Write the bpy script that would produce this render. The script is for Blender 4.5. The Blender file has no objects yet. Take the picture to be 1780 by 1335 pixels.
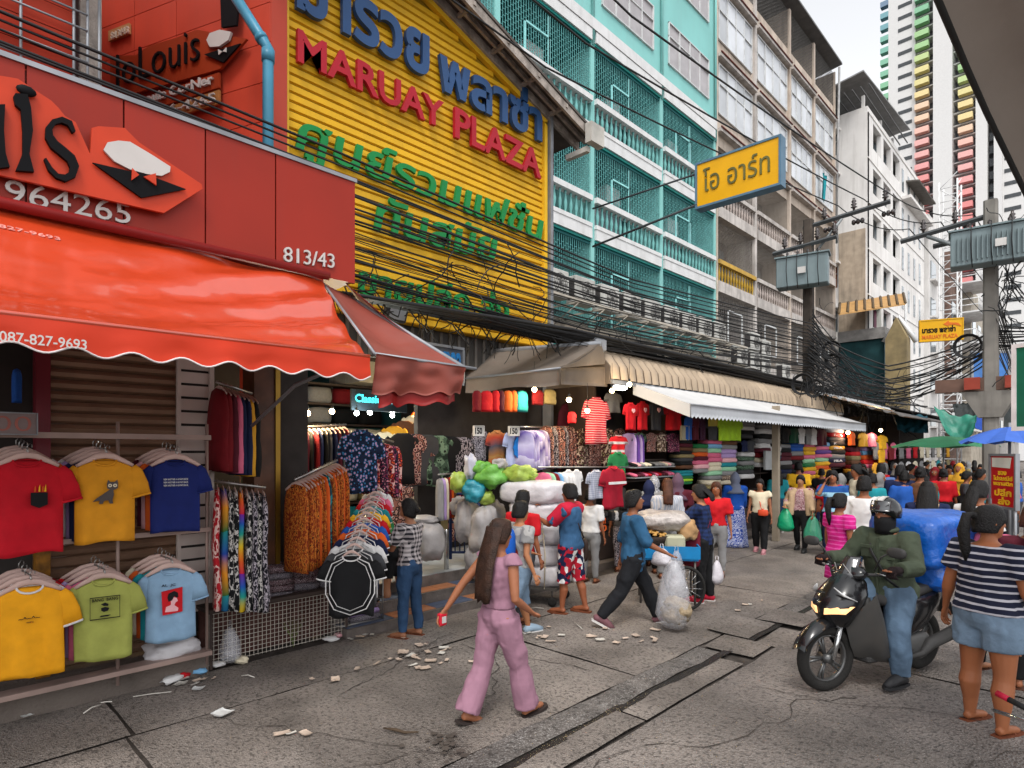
import bpy, bmesh, math, random
from mathutils import Vector, Matrix, noise
R = math.radians
random.seed(7)
sc = bpy.context.scene
COL = sc.collection
TMP = bpy.data.scenes.new('tmp')   # scratch scene for measuring text and remeshing, removed at the end
# ---------------------------------------------------------------- camera
HC = 2.05; FPX = 1050.0; YAW = math.atan2(1035, 1050)
cam = bpy.data.cameras.new('camera'); camo = bpy.data.objects.new('camera', cam); COL.objects.link(camo)
camo.location = (0, 0, HC); camo.rotation_euler = (R(90), 0, YAW)
cam.sensor_width = 36; cam.lens = 36*FPX/1780; cam.shift_y = (785-667.5)/1780
cam.clip_start = .1; cam.clip_end = 900
sc.camera = camo
# ---------------------------------------------------------------- world, sun, exposure
w = bpy.data.worlds.new('World'); sc.world = w; w.use_nodes = True
nt = w.node_tree; bg = nt.nodes['Background']
sky = nt.nodes.new('ShaderNodeTexSky'); sky.sky_type = 'NISHITA'; sky.sun_disc = False
sky.sun_elevation = R(58); sky.sun_rotation = R(140); sky.air_density = 1; sky.dust_density = 1.5; sky.ozone_density = 1
hs = nt.nodes.new('ShaderNodeHueSaturation'); hs.inputs['Saturation'].default_value = .1; hs.inputs['Value'].default_value = 1.7
nt.links.new(sky.outputs[0], hs.inputs['Color']); nt.links.new(hs.outputs[0], bg.inputs[0])
bg.inputs[1].default_value = .15
sun = bpy.data.lights.new('sun', 'SUN'); sun.energy = 1.4; sun.angle = R(14); sun.color = (1, .96, .9)
so = bpy.data.objects.new('sun', sun); COL.objects.link(so)
so.rotation_euler = (R(32), 0, R(40))
sc.view_settings.view_transform = 'Standard'; sc.view_settings.look = 'None'
sc.view_settings.exposure = .42; sc.view_settings.gamma = 1; sc.view_settings.use_curve_mapping = False
try:
    sc.cycles.use_denoising = True; sc.cycles.max_bounces = 6; sc.cycles.diffuse_bounces = 3
    sc.cycles.glossy_bounces = 2; sc.cycles.transmission_bounces = 3; sc.cycles.transparent_max_bounces = 8
except Exception: pass

# ---------------------------------------------------------------- measuring helpers (place a point of the photo on a plane of the street)
cy, sy_ = math.cos(YAW), math.sin(YAW)
def ray(px, py):
    u = (px-890)/FPX; v = (785-py)/FPX
    return Vector((-sy_+u*cy, cy+u*sy_, v))
def onX(px, py, X): d = ray(px, py); t = X/d.x; return Vector((X, d.y*t, HC+d.z*t))
def onY(px, py, Y): d = ray(px, py); t = Y/d.y; return Vector((d.x*t, Y, HC+d.z*t))
def onZ(px, py, z=0.0): d = ray(px, py); t = (z-HC)/d.z; return Vector((d.x*t, d.y*t, z))
def atT(px, py, t): d = ray(px, py); return Vector((d.x*t, d.y*t, HC+d.z*t))

# ---------------------------------------------------------------- mesh builder
class MB:
    def __init__(s): s.v = []; s.f = []; s.m = []; s.sm = []
    def add(s, vs, fs, mi=0, smooth=False):
        b = len(s.v); s.v += [tuple(q) for q in vs]
        for f in fs: s.f.append(tuple(b+i for i in f)); s.m.append(mi); s.sm.append(smooth)
        return s
    def bx(s, x0, x1, y0, y1, z0, z1, mi=0):
        vs = [(x0,y0,z0),(x1,y0,z0),(x1,y1,z0),(x0,y1,z0),(x0,y0,z1),(x1,y0,z1),(x1,y1,z1),(x0,y1,z1)]
        return s.add(vs, [(0,3,2,1),(4,5,6,7),(0,1,5,4),(1,2,6,5),(2,3,7,6),(3,0,4,7)], mi)
    def box(s, c, sz, rot=(0,0,0), mi=0):
        M = Matrix.Rotation(rot[2],3,'Z') @ Matrix.Rotation(rot[1],3,'Y') @ Matrix.Rotation(rot[0],3,'X')
        hx, hy, hz = sz[0]/2, sz[1]/2, sz[2]/2; c = Vector(c)
        vs = [c+M@Vector(p) for p in [(-hx,-hy,-hz),(hx,-hy,-hz),(hx,hy,-hz),(-hx,hy,-hz),(-hx,-hy,hz),(hx,-hy,hz),(hx,hy,hz),(-hx,hy,hz)]]
        return s.add(vs, [(0,3,2,1),(4,5,6,7),(0,1,5,4),(1,2,6,5),(2,3,7,6),(3,0,4,7)], mi)
    def rbox(s, c, sz, b=.01, rot=(0,0,0), mi=0):
        # box with chamfered vertical and horizontal edges (rounded look)
        M = Matrix.Rotation(rot[2],3,'Z') @ Matrix.Rotation(rot[1],3,'Y') @ Matrix.Rotation(rot[0],3,'X')
        hx, hy, hz = sz[0]/2, sz[1]/2, sz[2]/2; c = Vector(c); rings = []
        for (z, k) in ((-hz, b), (-hz+b, 0), (hz-b, 0), (hz, b)):
            X, Y = hx-k, hy-k; q = b
            pts = [(-X+q,-Y),(X-q,-Y),(X,-Y+q),(X,Y-q),(X-q,Y),(-X+q,Y),(-X,Y-q),(-X,-Y+q)]
            rings.append([c+M@Vector((x,y,z)) for x,y in pts])
        return s.loft(rings, mi=mi)
    def loft(s, rings, caps=True, mi=0, smooth=False, closed=True):
        n = len(rings[0]); vs = [p for r in rings for p in r]; fs = []
        for i in range(len(rings)-1):
            for j in range(n if closed else n-1):
                k = (j+1) % n
                fs.append((i*n+j, i*n+k, (i+1)*n+k, (i+1)*n+j))
        if caps and closed:
            fs.append(tuple(reversed(range(n)))); L = (len(rings)-1)*n; fs.append(tuple(L+j for j in range(n)))
        return s.add(vs, fs, mi, smooth)
    def tube(s, pts, r, n=6, mi=0, caps=True, smooth=True, flat=1.0, up=None):
        pts = [Vector(p) for p in pts]; rings = []; K = len(pts)
        prev = None
        for i, p in enumerate(pts):
            a = pts[max(i-1,0)]; b = pts[min(i+1,K-1)]; d = (b-a)
            if d.length < 1e-9: d = Vector((0,0,1))
            d.normalize()
            if prev is None:
                ref = Vector(up) if up else (Vector((0,0,1)) if abs(d.z) < .9 else Vector((0,1,0)))
                x = ref.cross(d)
                if x.length < 1e-6: x = Vector((1,0,0)).cross(d)
                x.normalize()
            else:
                x = prev - d*prev.dot(d)
                if x.length < 1e-6: x = Vector((1,0,0))
                x.normalize()
            prev = x; y = d.cross(x); rr = r[i] if isinstance(r, (list, tuple)) else r
            rings.append([p + x*(math.cos(2*math.pi*k/n)*rr) + y*(math.sin(2*math.pi*k/n)*rr*flat) for k in range(n)])
        return s.loft(rings, caps, mi, smooth)
    def lathe(s, prof, n=12, c=(0,0,0), mi=0, smooth=True, caps=True):
        rings = [[(c[0]+r*math.cos(2*math.pi*k/n), c[1]+r*math.sin(2*math.pi*k/n), c[2]+z) for k in range(n)] for r, z in prof]
        return s.loft(rings, caps, mi, smooth)
    def sheet(s, fn, nu, nv, th=0, mi=0, smooth=True):
        vs = [Vector(fn(i/nu, j/nv)) for i in range(nu+1) for j in range(nv+1)]; W = nv+1
        fs = [(i*W+j, (i+1)*W+j, (i+1)*W+j+1, i*W+j+1) for i in range(nu) for j in range(nv)]
        if th:
            N = len(vs); nn = [Vector((0,0,0)) for _ in vs]
            for f in fs:
                q = (vs[f[1]]-vs[f[0]]).cross(vs[f[2]]-vs[f[0]])
                for i in f: nn[i] += q
            vs2 = [v - (q.normalized()*th if q.length > 0 else Vector((0,0,th))) for v, q in zip(vs, nn)]
            fs2 = [tuple(N+i for i in reversed(f)) for f in fs]; ed = []
            for i in range(nu): ed.append((i*W+nv,(i+1)*W+nv)); ed.append(((i+1)*W, i*W))
            for j in range(nv): ed.append((j, j+1)); ed.append((nu*W+j+1, nu*W+j))
            fs = fs + fs2 + [(b, a, a+N, b+N) for a, b in ed]; vs = vs+vs2
        return s.add(vs, fs, mi, smooth)
    def prism(s, poly, o, ax, ay, th, mi=0):
        # poly in the plane (o, ax, ay); extruded by th along ax x ay
        o, ax, ay = Vector(o), Vector(ax), Vector(ay); nz = ax.cross(ay).normalized()*th; n = len(poly)
        a = [o+ax*x+ay*y for x, y in poly]; vs = a + [q+nz for q in a]
        fs = [tuple(reversed(range(n))), tuple(range(n, 2*n))] + [(i, (i+1) % n, n+(i+1) % n, n+i) for i in range(n)]
        return s.add(vs, fs, mi)
    def ball(s, c, r, nu=10, nv=7, mi=0, f=None, sq=1.0):
        if not isinstance(r, (tuple, list)): r = (r, r, r)
        c = Vector(c); rings = []
        def pw(a): return math.copysign(abs(a)**sq, a)
        for i in range(nv+1):
            th = math.pi*(i+.0001)/(nv+.0002); ring = []
            for k in range(nu):
                ph = 2*math.pi*k/nu
                q = Vector((pw(math.sin(th))*pw(math.cos(ph))*r[0], pw(math.sin(th))*pw(math.sin(ph))*r[1], -pw(math.cos(th))*r[2]))
                if f: q = f(q)
                ring.append(c+q)
            rings.append(ring)
        return s.loft(rings, True, mi, True)
    def mesh(s, name, mats):
        me = bpy.data.meshes.new(name); me.from_pydata(s.v, [], s.f)
        if not isinstance(mats, (list, tuple)): mats = [mats]
        for m in mats: me.materials.append(m)
        me.polygons.foreach_set('material_index', s.m); me.polygons.foreach_set('use_smooth', s.sm); me.update()
        return me
    def build(s, name, mats, parent=None, **kw):
        return link(s.mesh(name, mats), name, parent, **kw)
def wm(o):
    M = o.matrix_basis.copy()
    if o.parent: M = wm(o.parent) @ o.matrix_parent_inverse @ M
    return M
def link(me, name, parent=None, label=None, cat=None, group=None, kind=None, loc=None, rz=None, local=False):
    o = bpy.data.objects.new(name, me); COL.objects.link(o)
    if parent is not None:
        o.parent = parent
        if not local: o.matrix_parent_inverse = wm(parent).inverted()
    if loc is not None: o.location = loc
    if rz is not None: o.rotation_euler = (0, 0, rz)
    tag(o, label, cat, group, kind)
    return o
def tag(o, label=None, cat=None, group=None, kind=None):
    if label: o['label'] = label
    if cat: o['category'] = cat
    if group: o['group'] = group
    if kind: o['kind'] = kind
    return o
def T(name, label, cat, loc=(0,0,0), rz=0, group=None):
    o = bpy.data.objects.new(name, None); COL.objects.link(o); o.empty_display_size = .1
    o.location = loc; o.rotation_euler = (0, 0, rz)
    return tag(o, label, cat, group)
def kids(o): return [c for c in o.children]
def dup(root, loc, rz=0, label=None, group=None, rot=None, mats=None):
    r = root.copy(); COL.objects.link(r); r.location = loc; r.rotation_euler = rot or (0, 0, rz)
    if label: r['label'] = label
    if group: r['group'] = group
    for ch in root.children:
        c = ch.copy(); COL.objects.link(c); c.parent = r
        for g in ch.children:
            d = g.copy(); COL.objects.link(d); d.parent = c
    if mats: remat(r, mats)
    return r
def remat(o, mt):
    for q in [o]+list(o.children):
        if q.type == 'MESH' and q.data.materials:
            for sl in q.material_slots: sl.link = 'OBJECT'; sl.material = mt
# ---------------------------------------------------------------- materials
def hx(s):
    s = s.lstrip('#'); v = [int(s[i:i+2], 16)/255 for i in (0, 2, 4)]
    return tuple((c/12.92 if c <= .04045 else ((c+.055)/1.055)**2.4) for c in v)
MC = {}
def mat(key, col, rough=.75, metal=0, var=.18, vs=3.0, bump=.0, bs=40, grime=0, gs=.8, streak=0, spec=.22, alpha=1, emit=0, coat=0, trans=0, rv=0, gcol=(.05,.045,.04)):
    if key in MC: return MC[key]
    if isinstance(col, str): col = hx(col)
    m = bpy.data.materials.new(key); m.use_nodes = True; N = m.node_tree.nodes; L = m.node_tree.links
    b = N['Principled BSDF']; b.inputs['Roughness'].default_value = rough; b.inputs['Metallic'].default_value = metal
    b.inputs['Specular IOR Level'].default_value = spec
    if coat: b.inputs['Coat Weight'].default_value = coat; b.inputs['Coat Roughness'].default_value = .08
    tc = N.new('ShaderNodeTexCoord'); oi = N.new('ShaderNodeObjectInfo')
    va = N.new('ShaderNodeVectorMath'); va.operation = 'ADD'; L.new(tc.outputs['Object'], va.inputs[0]); L.new(oi.outputs['Random'], va.inputs[1])
    n1 = N.new('ShaderNodeTexNoise'); n1.inputs['Scale'].default_value = vs; n1.inputs['Detail'].default_value = 5; L.new(va.outputs[0], n1.inputs['Vector'])
    mr = N.new('ShaderNodeMapRange'); mr.inputs[1].default_value = .3; mr.inputs[2].default_value = .7
    mr.inputs[3].default_value = 1-var; mr.inputs[4].default_value = 1+var; L.new(n1.outputs[0], mr.inputs[0])
    mx = N.new('ShaderNodeVectorMath'); mx.operation = 'SCALE'; mx.inputs[0].default_value = col; L.new(mr.outputs[0], mx.inputs['Scale'])
    out = mx.outputs[0]
    if rv:
        r2 = N.new('ShaderNodeMapRange'); r2.inputs[3].default_value = 1-rv; r2.inputs[4].default_value = 1+rv; L.new(oi.outputs['Random'], r2.inputs[0])
        m2 = N.new('ShaderNodeVectorMath'); m2.operation = 'SCALE'; L.new(out, m2.inputs[0]); L.new(r2.outputs[0], m2.inputs['Scale']); out = m2.outputs[0]
    def overlay(out, sc_, amt, lo, hi):
        mp = N.new('ShaderNodeMapping'); mp.inputs['Scale'].default_value = sc_; L.new(va.outputs[0], mp.inputs[0])
        n = N.new('ShaderNodeTexNoise'); n.inputs['Scale'].default_value = 1; n.inputs['Detail'].default_value = 7; n.inputs['Roughness'].default_value = .65
        L.new(mp.outputs[0], n.inputs['Vector'])
        q = N.new('ShaderNodeMapRange'); q.inputs[1].default_value = lo; q.inputs[2].default_value = hi; q.inputs[4].default_value = amt; L.new(n.outputs[0], q.inputs[0])
        x = N.new('ShaderNodeMix'); x.data_type = 'RGBA'; L.new(q.outputs[0], x.inputs[0]); L.new(out, x.inputs[6]); x.inputs[7].default_value = (*gcol, 1)
        return x.outputs[2]
    if grime: out = overlay(out, (gs, gs, gs), grime, .45, .75)
    if streak: out = overlay(out, (4, 4, .35), streak, .48, .72)
    L.new(out, b.inputs['Base Color'])
    if bump:
        n2 = N.new('ShaderNodeTexNoise'); n2.inputs['Scale'].default_value = bs; n2.inputs['Detail'].default_value = 4; L.new(va.outputs[0], n2.inputs['Vector'])
        bu = N.new('ShaderNodeBump'); bu.inputs['Strength'].default_value = min(1, bump); bu.inputs['Distance'].default_value = .02; L.new(n2.outputs[0], bu.inputs['Height']); L.new(bu.outputs[0], b.inputs['Normal'])
    if alpha < 1: b.inputs['Alpha'].default_value = alpha
    if trans: b.inputs['Transmission Weight'].default_value = trans; b.inputs['IOR'].default_value = 1.2
    if emit: b.inputs['Emission Color'].default_value = (*col, 1); b.inputs['Emission Strength'].default_value = emit
    MC[key] = m; return m
def cloth(key, kind='plain', cols=('#888888',), scale=1.0, rough=.85):
    """fabric: plain, hstripe, vstripe, check, floral, camo, tie, batik, jack"""
    if key in MC: return MC[key]
    cs = [hx(c) for c in cols]
    if kind == 'plain': return mat(key, cs[0], rough, var=.1, vs=9, bump=.25, bs=14, spec=.25)
    m = bpy.data.materials.new(key); m.use_nodes = True; N = m.node_tree.nodes; L = m.node_tree.links
    b = N['Principled BSDF']; b.inputs['Roughness'].default_value = rough; b.inputs['Specular IOR Level'].default_value = .25
    tc = N.new('ShaderNodeTexCoord'); src = tc.outputs['Object']
    sp = N.new('ShaderNodeSeparateXYZ'); L.new(src, sp.inputs[0])
    def math_(op, a, bb=None):
        q = N.new('ShaderNodeMath'); q.operation = op
        for i, x in enumerate((a, bb)):
            if x is None: continue
            if isinstance(x, (int, float)): q.inputs[i].default_value = x
            else: L.new(x, q.inputs[i])
        return q.outputs[0]
    def mixc(fac, A, B):
        x = N.new('ShaderNodeMix'); x.data_type = 'RGBA'; L.new(fac, x.inputs[0])
        for i, c in ((6, A), (7, B)):
            if isinstance(c, tuple): x.inputs[i].default_value = (*c, 1)
            else: L.new(c, x.inputs[i])
        return x.outputs[2]
    nz = N.new('ShaderNodeTexNoise'); nz.inputs['Scale'].default_value = 6; L.new(src, nz.inputs[0]); wob = math_('MULTIPLY', nz.outputs[0], .02)
    def stripe(co, period, duty): return math_('LESS_THAN', math_('FRACT', math_('DIVIDE', math_('ADD', co, wob), period)), duty)
    if kind == 'hstripe': out = mixc(stripe(sp.outputs[2], scale, .3), cs[0], cs[1])
    elif kind == 'vstripe': out = mixc(stripe(math_('ADD', sp.outputs[0], sp.outputs[1]), scale, .4), cs[0], cs[1])
    elif kind == 'check':
        a = stripe(math_('ADD', sp.outputs[0], sp.outputs[1]), scale, .5); c = stripe(sp.outputs[2], scale, .5)
        f = math_('MULTIPLY', math_('ADD', a, c), .5); out = mixc(f, cs[0], cs[1])
    else:
        vo = N.new('ShaderNodeTexVoronoi' if kind in ('floral', 'jack') else 'ShaderNodeTexNoise'); vo.inputs['Scale'].default_value = scale
        oi = N.new('ShaderNodeObjectInfo'); va = N.new('ShaderNodeVectorMath'); va.operation = 'ADD'
        L.new(src, va.inputs[0]); L.new(oi.outputs['Random'], va.inputs[1])
        if kind == 'batik':
            mp = N.new('ShaderNodeMapping'); mp.inputs['Scale'].default_value = (1, 1, .45); L.new(va.outputs[0], mp.inputs[0]); L.new(mp.outputs[0], vo.inputs['Vector'])
        else: L.new(va.outputs[0], vo.inputs['Vector'])
        if kind == 'tie':
            fac = math_('FRACT', math_('ADD', math_('MULTIPLY', sp.outputs[2], 1.9), math_('ADD', math_('MULTIPLY', vo.outputs[0], .5), oi.outputs['Random'])))
        elif kind in ('floral', 'jack'): fac = vo.outputs['Color' if kind == 'jack' else 'Distance']
        else: fac = vo.outputs[0]
        cr = N.new('ShaderNodeValToRGB'); cr.color_ramp.interpolation = 'LINEAR' if kind == 'tie' else 'CONSTANT'
        els = cr.color_ramp.elements; n = len(cs); lo, hi = {'floral': (.12, .62), 'tie': (0, 1), 'camo': (.36, .62), 'batik': (.4, .6), 'jack': (.1, .8)}[kind]
        while len(els) < n: els.new(.5)
        for i, c in enumerate(cs): els[i].position = 0 if (i == 0 and kind != 'tie') else lo+(hi-lo)*i/max(1, n-1); 
        for i, c in enumerate(cs): els[i].color = (*c, 1)
        L.new(fac, cr.inputs[0]); out = cr.outputs[0]
    L.new(out, b.inputs['Base Color'])
    n2 = N.new('ShaderNodeTexNoise'); n2.inputs['Scale'].default_value = 14; L.new(src, n2.inputs[0])
    bu = N.new('ShaderNodeBump'); bu.inputs['Strength'].default_value = .25; bu.inputs['Distance'].default_value = .02; L.new(n2.outputs[0], bu.inputs['Height']); L.new(bu.outputs[0], b.inputs['Normal'])
    MC[key] = m; return m
COLN = {'red':'#b3121c','dark red':'#6b0f18','orange':'#c8551c','yellow':'#d9a520','mustard':'#c8922a','lime':'#9bc22a','green':'#1f6b3c','dark green':'#17402c','teal':'#1b7f88','sky blue':'#6f9fc4','blue':'#1f4f9c','navy':'#141c3c','purple':'#5b3a86','pink':'#c9627f','light pink':'#d9a3a8','white':'#c9c7c6','cream':'#cfc4ab','grey':'#7d7c7c','dark grey':'#3a3a3d','black':'#121214','brown':'#5b3a26','beige':'#b49a7c','maroon':'#4a1220','light green':'#8fbf9a','khaki':'#7f7350','lilac':'#a58cbc'}
def fab(c): return cloth('fabric_'+c.replace(' ', '_'), 'plain', (COLN[c],))
# ---------------------------------------------------------------- lettering
def text_islands(body, w, h, ext, bold=0.0, shear=0.0):
    c = bpy.data.curves.new('lettering', 'FONT'); c.body = body; c.size = 1; c.extrude = .05; c.offset = bold; c.resolution_u = 3; c.shear = shear
    o = bpy.data.objects.new('lettering', c); TMP.collection.objects.link(o); TMP.view_layers[0].update(); dg = TMP.view_layers[0].depsgraph
    me = o.evaluated_get(dg).to_mesh(); vs = [v.co.copy() for v in me.vertices]; fs = [tuple(p.vertices) for p in me.polygons]
    o.evaluated_get(dg).to_mesh_clear(); bpy.data.objects.remove(o); bpy.data.curves.remove(c)
    x0 = min(v.x for v in vs); x1 = max(v.x for v in vs); y0 = min(v.y for v in vs); y1 = max(v.y for v in vs)
    vs = [Vector(((v.x-x0)/(x1-x0)*w, (v.y-y0)/(y1-y0)*h, (v.z/.05*.5+.5)*ext)) for v in vs]
    par = list(range(len(vs)))
    # weld by position for island search
    key = {}
    for i, v in enumerate(vs):
        k = (round(v.x, 4), round(v.y, 4)); par[i] = key.setdefault(k, i)
    def find(a):
        while par[a] != a: par[a] = par[par[a]]; a = par[a]
        return a
    for f in fs:
        a = find(f[0])
        for i in f[1:]: par[find(i)] = a
    isl = {}
    for f in fs: isl.setdefault(find(f[0]), []).append(f)
    return vs, list(isl.values())
def lettering(parent, body, o, ax, ay, w, h, ext, m, bold=0., name='letter', split=True, shear=0., base=None):
    """raised lettering in the plane (o, ax, ay)"""
    vs, isl = text_islands(body, w, h, ext, bold, shear)
    o, ax, ay = Vector(o), Vector(ax).normalized(), Vector(ay).normalized(); nz = ax.cross(ay)
    if not split: isl = [[f for I in isl for f in I]]
    isl.sort(key=lambda I: min(vs[i].x for f in I for i in f))
    for I in isl:
        ids = sorted({i for f in I for i in f}); mp = {i: k for k, i in enumerate(ids)}
        mb = MB(); mb.add([o+ax*vs[i].x+ay*vs[i].y+nz*vs[i].z for i in ids], [tuple(mp[i] for i in f) for f in I])
        mb.build(name, m, parent)
# ================================================================= GROUND
asph = mat('asphalt', (.19,.163,.145), .85, var=.3, vs=1.3, bump=.6, bs=60, grime=.6, gs=.9, spec=.4, gcol=(.035,.03,.028))
def speckle(m, scale=60, thr=.5, col=(.3,.27,.25)):
    N = m.node_tree.nodes; L = m.node_tree.links; b = N['Principled BSDF']; out = b.inputs['Base Color'].links[0].from_socket
    tc = N.new('ShaderNodeTexCoord')
    def nse(sc_, det=3):
        v = N.new('ShaderNodeTexNoise'); v.inputs['Scale'].default_value = sc_; v.inputs['Detail'].default_value = det; L.new(tc.outputs['Object'], v.inputs['Vector']); return v.outputs[0]
    def rng(x, a, b_, lo=0, hi=1):
        q = N.new('ShaderNodeMapRange'); q.inputs[1].default_value = a; q.inputs[2].default_value = b_; q.inputs[3].default_value = lo; q.inputs[4].default_value = hi; L.new(x, q.inputs[0]); return q.outputs[0]
    def mul(a, c):
        q = N.new('ShaderNodeMath'); q.operation = 'MULTIPLY'; L.new(a, q.inputs[0])
        if isinstance(c, (int, float)): q.inputs[1].default_value = c
        else: L.new(c, q.inputs[1])
        return q.outputs[0]
    def mix(f, A, c):
        x = N.new('ShaderNodeMix'); x.data_type = 'RGBA'; L.new(f, x.inputs[0]); L.new(A, x.inputs[6]); x.inputs[7].default_value = (*c, 1); return x.outputs[2]
    wear = rng(nse(1.1, 5), .38, .62, .25, 1)
    vo = N.new('ShaderNodeTexVoronoi'); vo.inputs['Scale'].default_value = scale; L.new(tc.outputs['Object'], vo.inputs['Vector'])
    out = mix(mul(rng(vo.outputs['Distance'], .25, .05), mul(wear, .55)), out, col)          # pale aggregate
    out = mix(mul(rng(nse(scale*.45, 4), .52, .62), .6), out, (.018,.015,.013))               # dark pits
    out = mix(mul(rng(nse(scale*1.8, 2), .56, .66), mul(wear, .7)), out, tuple(c*1.3 for c in col))
    out = mix(mul(rng(nse(.55, 6), .52, .66), .4), out, (.05,.042,.036))                      # damp stains
    out = mix(mul(rng(nse(6, 6), .6, .75), .35), out, tuple(c*.8 for c in col))
    L.new(out, b.inputs['Base Color'])
    bu = N.new('ShaderNodeBump'); bu.inputs['Strength'].default_value = 1; bu.inputs['Distance'].default_value = .012; L.new(vo.outputs['Distance'], bu.inputs['Height'])
    old = b.inputs['Normal'].links[0].from_socket if b.inputs['Normal'].links else None
    if old: L.new(old, bu.inputs['Normal'])
    L.new(bu.outputs[0], b.inputs['Normal']); L.new(rng(nse(.7, 4), .42, .6, .9, .45), b.inputs['Roughness'])
speckle(asph)
conc = mat('road_concrete', (.23,.197,.172), .85, var=.28, vs=1.6, bump=.6, bs=50, grime=.7, gs=.7, gcol=(.045,.038,.034)); speckle(conc, 75)
curbm = mat('drain_concrete', (.13,.115,.105), .8, var=.35, vs=5, bump=1, bs=35, grime=.6, gs=2.5); speckle(curbm, 45, .6, (.42,.4,.38))
wet = mat('wet_gutter', (.02,.018,.016), .15, var=.3, vs=8, bump=.6, bs=40)
dirt = mat('joint_dirt', (.055,.046,.04), .9, var=.4, vs=10, bump=.5, bs=60)
g = MB(); g.bx(-80, 80, -30, 260, -.3, -.03); road = g.build('road', dirt, kind='structure')
def slab(x0, x1, y0, y1, m, z=0.0, name='slab', n=14, amp=.006, wob=.02, seed=0, par=road, gap=.012):
    x0 += gap; x1 -= gap; y0 += gap; y1 -= gap
    nu = max(2, int((x1-x0)/.22)); nv = max(2, int((y1-y0)/.22)); nu = min(nu, 40); nv = min(nv, 60)
    def fn(a, b_):
        x = x0+(x1-x0)*a; y = y0+(y1-y0)*b_
        e = min(a, 1-a)*(x1-x0); e2 = min(b_, 1-b_)*(y1-y0)
        if a in (0, 1): x += wob*noise.noise(Vector((x, y*2.3, seed)))
        if b_ in (0, 1): y += wob*noise.noise(Vector((x*2.3, y, seed+5)))
        zz = z + amp*noise.noise(Vector((x*.9, y*.9, seed))) + amp*.5*noise.noise(Vector((x*4, y*4, seed)))
        if a in (0, 1) or b_ in (0, 1): zz -= .012
        return (x, y, zz)
    mb = MB(); mb.sheet(fn, nu, nv, 0); 
    return mb.build(name, m, par)
for x0, x1, m, ys in ((-6.0,-5.04,conc,[-9,-4,1.2,5.4,9.6,14,19,25,34]), (-5.04,-3.08,conc,[-9,-4.4,1.15,4.75,8.9,13.5,18,24,34]),
                      (-2.5,.3,asph,[-9,-3.5,6.6,12,18,26,34]), (.3,3.4,asph,[-9,-1.5,7.4,14,24,34])):
    for a, b_ in zip(ys, ys[1:]): slab(x0, x1, a, b_, m, seed=x0+a)
slab(3.4, 30, -9, 34, asph, seed=3); slab(-12, 30, 34, 150, asph, seed=4); slab(-80, -6, -30, -2, conc, z=-.01, seed=9); slab(-6,30,-30,-9,conc,seed=8)
for y0, y1 in ((-9,-5),(-5,-1),(-1,1.9),(1.9,3.9),(3.9,5.9),(8.0,11),(11,15),(15,20),(20,27),(27,34)):
    slab(-3.06, -2.80, y0, y1, curbm, z=.018, name='kerb_stone', amp=.02, wob=.03, seed=y0, gap=.004)
for y0, y1 in ((-9,-5),(-5,-2.2),(-2.2,.4),(.4,2.2),(2.2,4.0),(4.0,5.75),(8.0,10.5),(10.5,13),(13,16),(16,20),(20,26),(26,34)):
    slab(-2.775, -2.50, y0, y1, conc, z=.012, name='drain_cover', amp=.012, wob=.02, seed=y0+3)
g = MB(); g.sheet(lambda a, b_: (-2.82+.09*a+.012*noise.noise(Vector((a*3, b_*90, 1))), -6+40*b_, .004+.004*noise.noise(Vector((a, b_*70, 2)))), 3, 160); g.build('gutter_water', wet, kind='structure')
# broken inspection pit cover area
for x0, x1, y0, y1, z in ((-3.06,-2.5,5.95,6.5,.02),(-3.3,-2.78,6.5,7.3,.03),(-2.75,-2.1,6.5,7.25,.0),(-3.05,-2.5,7.3,7.95,.03)):
    slab(x0, x1, y0, y1, conc, z=z, name='pit_cover', amp=.02, wob=.05, seed=x0*3+y0)
stone = mat('kerb_concrete', (.13,.105,.09), .85, var=.3, vs=4, bump=.6, bs=40, grime=.6, gs=2)
# cracks are real strips of dark filler 4 mm proud of slab top
crk = MB()
def crack(x, y, ang, L_, w_=.010, seed=0):
    n = 22; pts = []
    for i in range(n+1):
        a = ang+1.1*noise.noise(Vector((i*.55, seed, 0)))+.5*noise.noise(Vector((i*1.9, seed, 7))); pts.append((x, y)); x += math.cos(a)*L_/n; y += math.sin(a)*L_/n
    for i in range(n):
        p, q = pts[i], pts[i+1]; ww = w_*(.4+abs(noise.noise(Vector((i*.8, seed, 3))))*1.6); d = Vector((q[0]-p[0], q[1]-p[1])).normalized(); nx, ny = -d.y*ww/2, d.x*ww/2
        crk.add([(p[0]-nx,p[1]-ny,.009),(q[0]-nx,q[1]-ny,.009),(q[0]+nx,q[1]+ny,.009),(p[0]+nx,p[1]+ny,.009)], [(0,1,2,3)])
for i, a in enumerate([(-5.0,1.6,.5,2.2),(-4.6,2.6,1.9,2.),(-4.9,4.2,.3,1.8),(-3.9,1.3,1.1,1.8),(-3.5,3.2,2.3,1.4),(-2.3,3.0,1.4,3),(-1.9,1.2,1.2,2.5),(-2.2,5.2,.4,2),(-1.2,3.4,1.0,2.6),(-3.9,5.4,.3,1.6),(-4.2,6.6,1.2,2),(-2.1,7.2,.6,2.2)]): crack(*a, seed=i*3.1)
tag(crk.build('road_cracks', dirt), kind='structure')
g = MB(); g.bx(-6.25, -5.95, -9, 2.02, -.03, .17); g.build('kerb', stone, kind='structure')
g = MB(); g.bx(-12, -6.25, -9, 2.02, -.03, .165); g.build('shop_floor', stone, kind='structure')
stepm = mat('step_edge', (.12,.1,.09), .8, var=.3, vs=6, bump=.4, grime=.5, gs=2)
st = MB(); 
for x1, z0, z1 in ((-5.9,-.03,.1),(-6.2,.1,.24),(-6.5,.24,.38)): st.bx(-7.0, x1, 3.42, 7.2, z0, z1)
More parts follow.
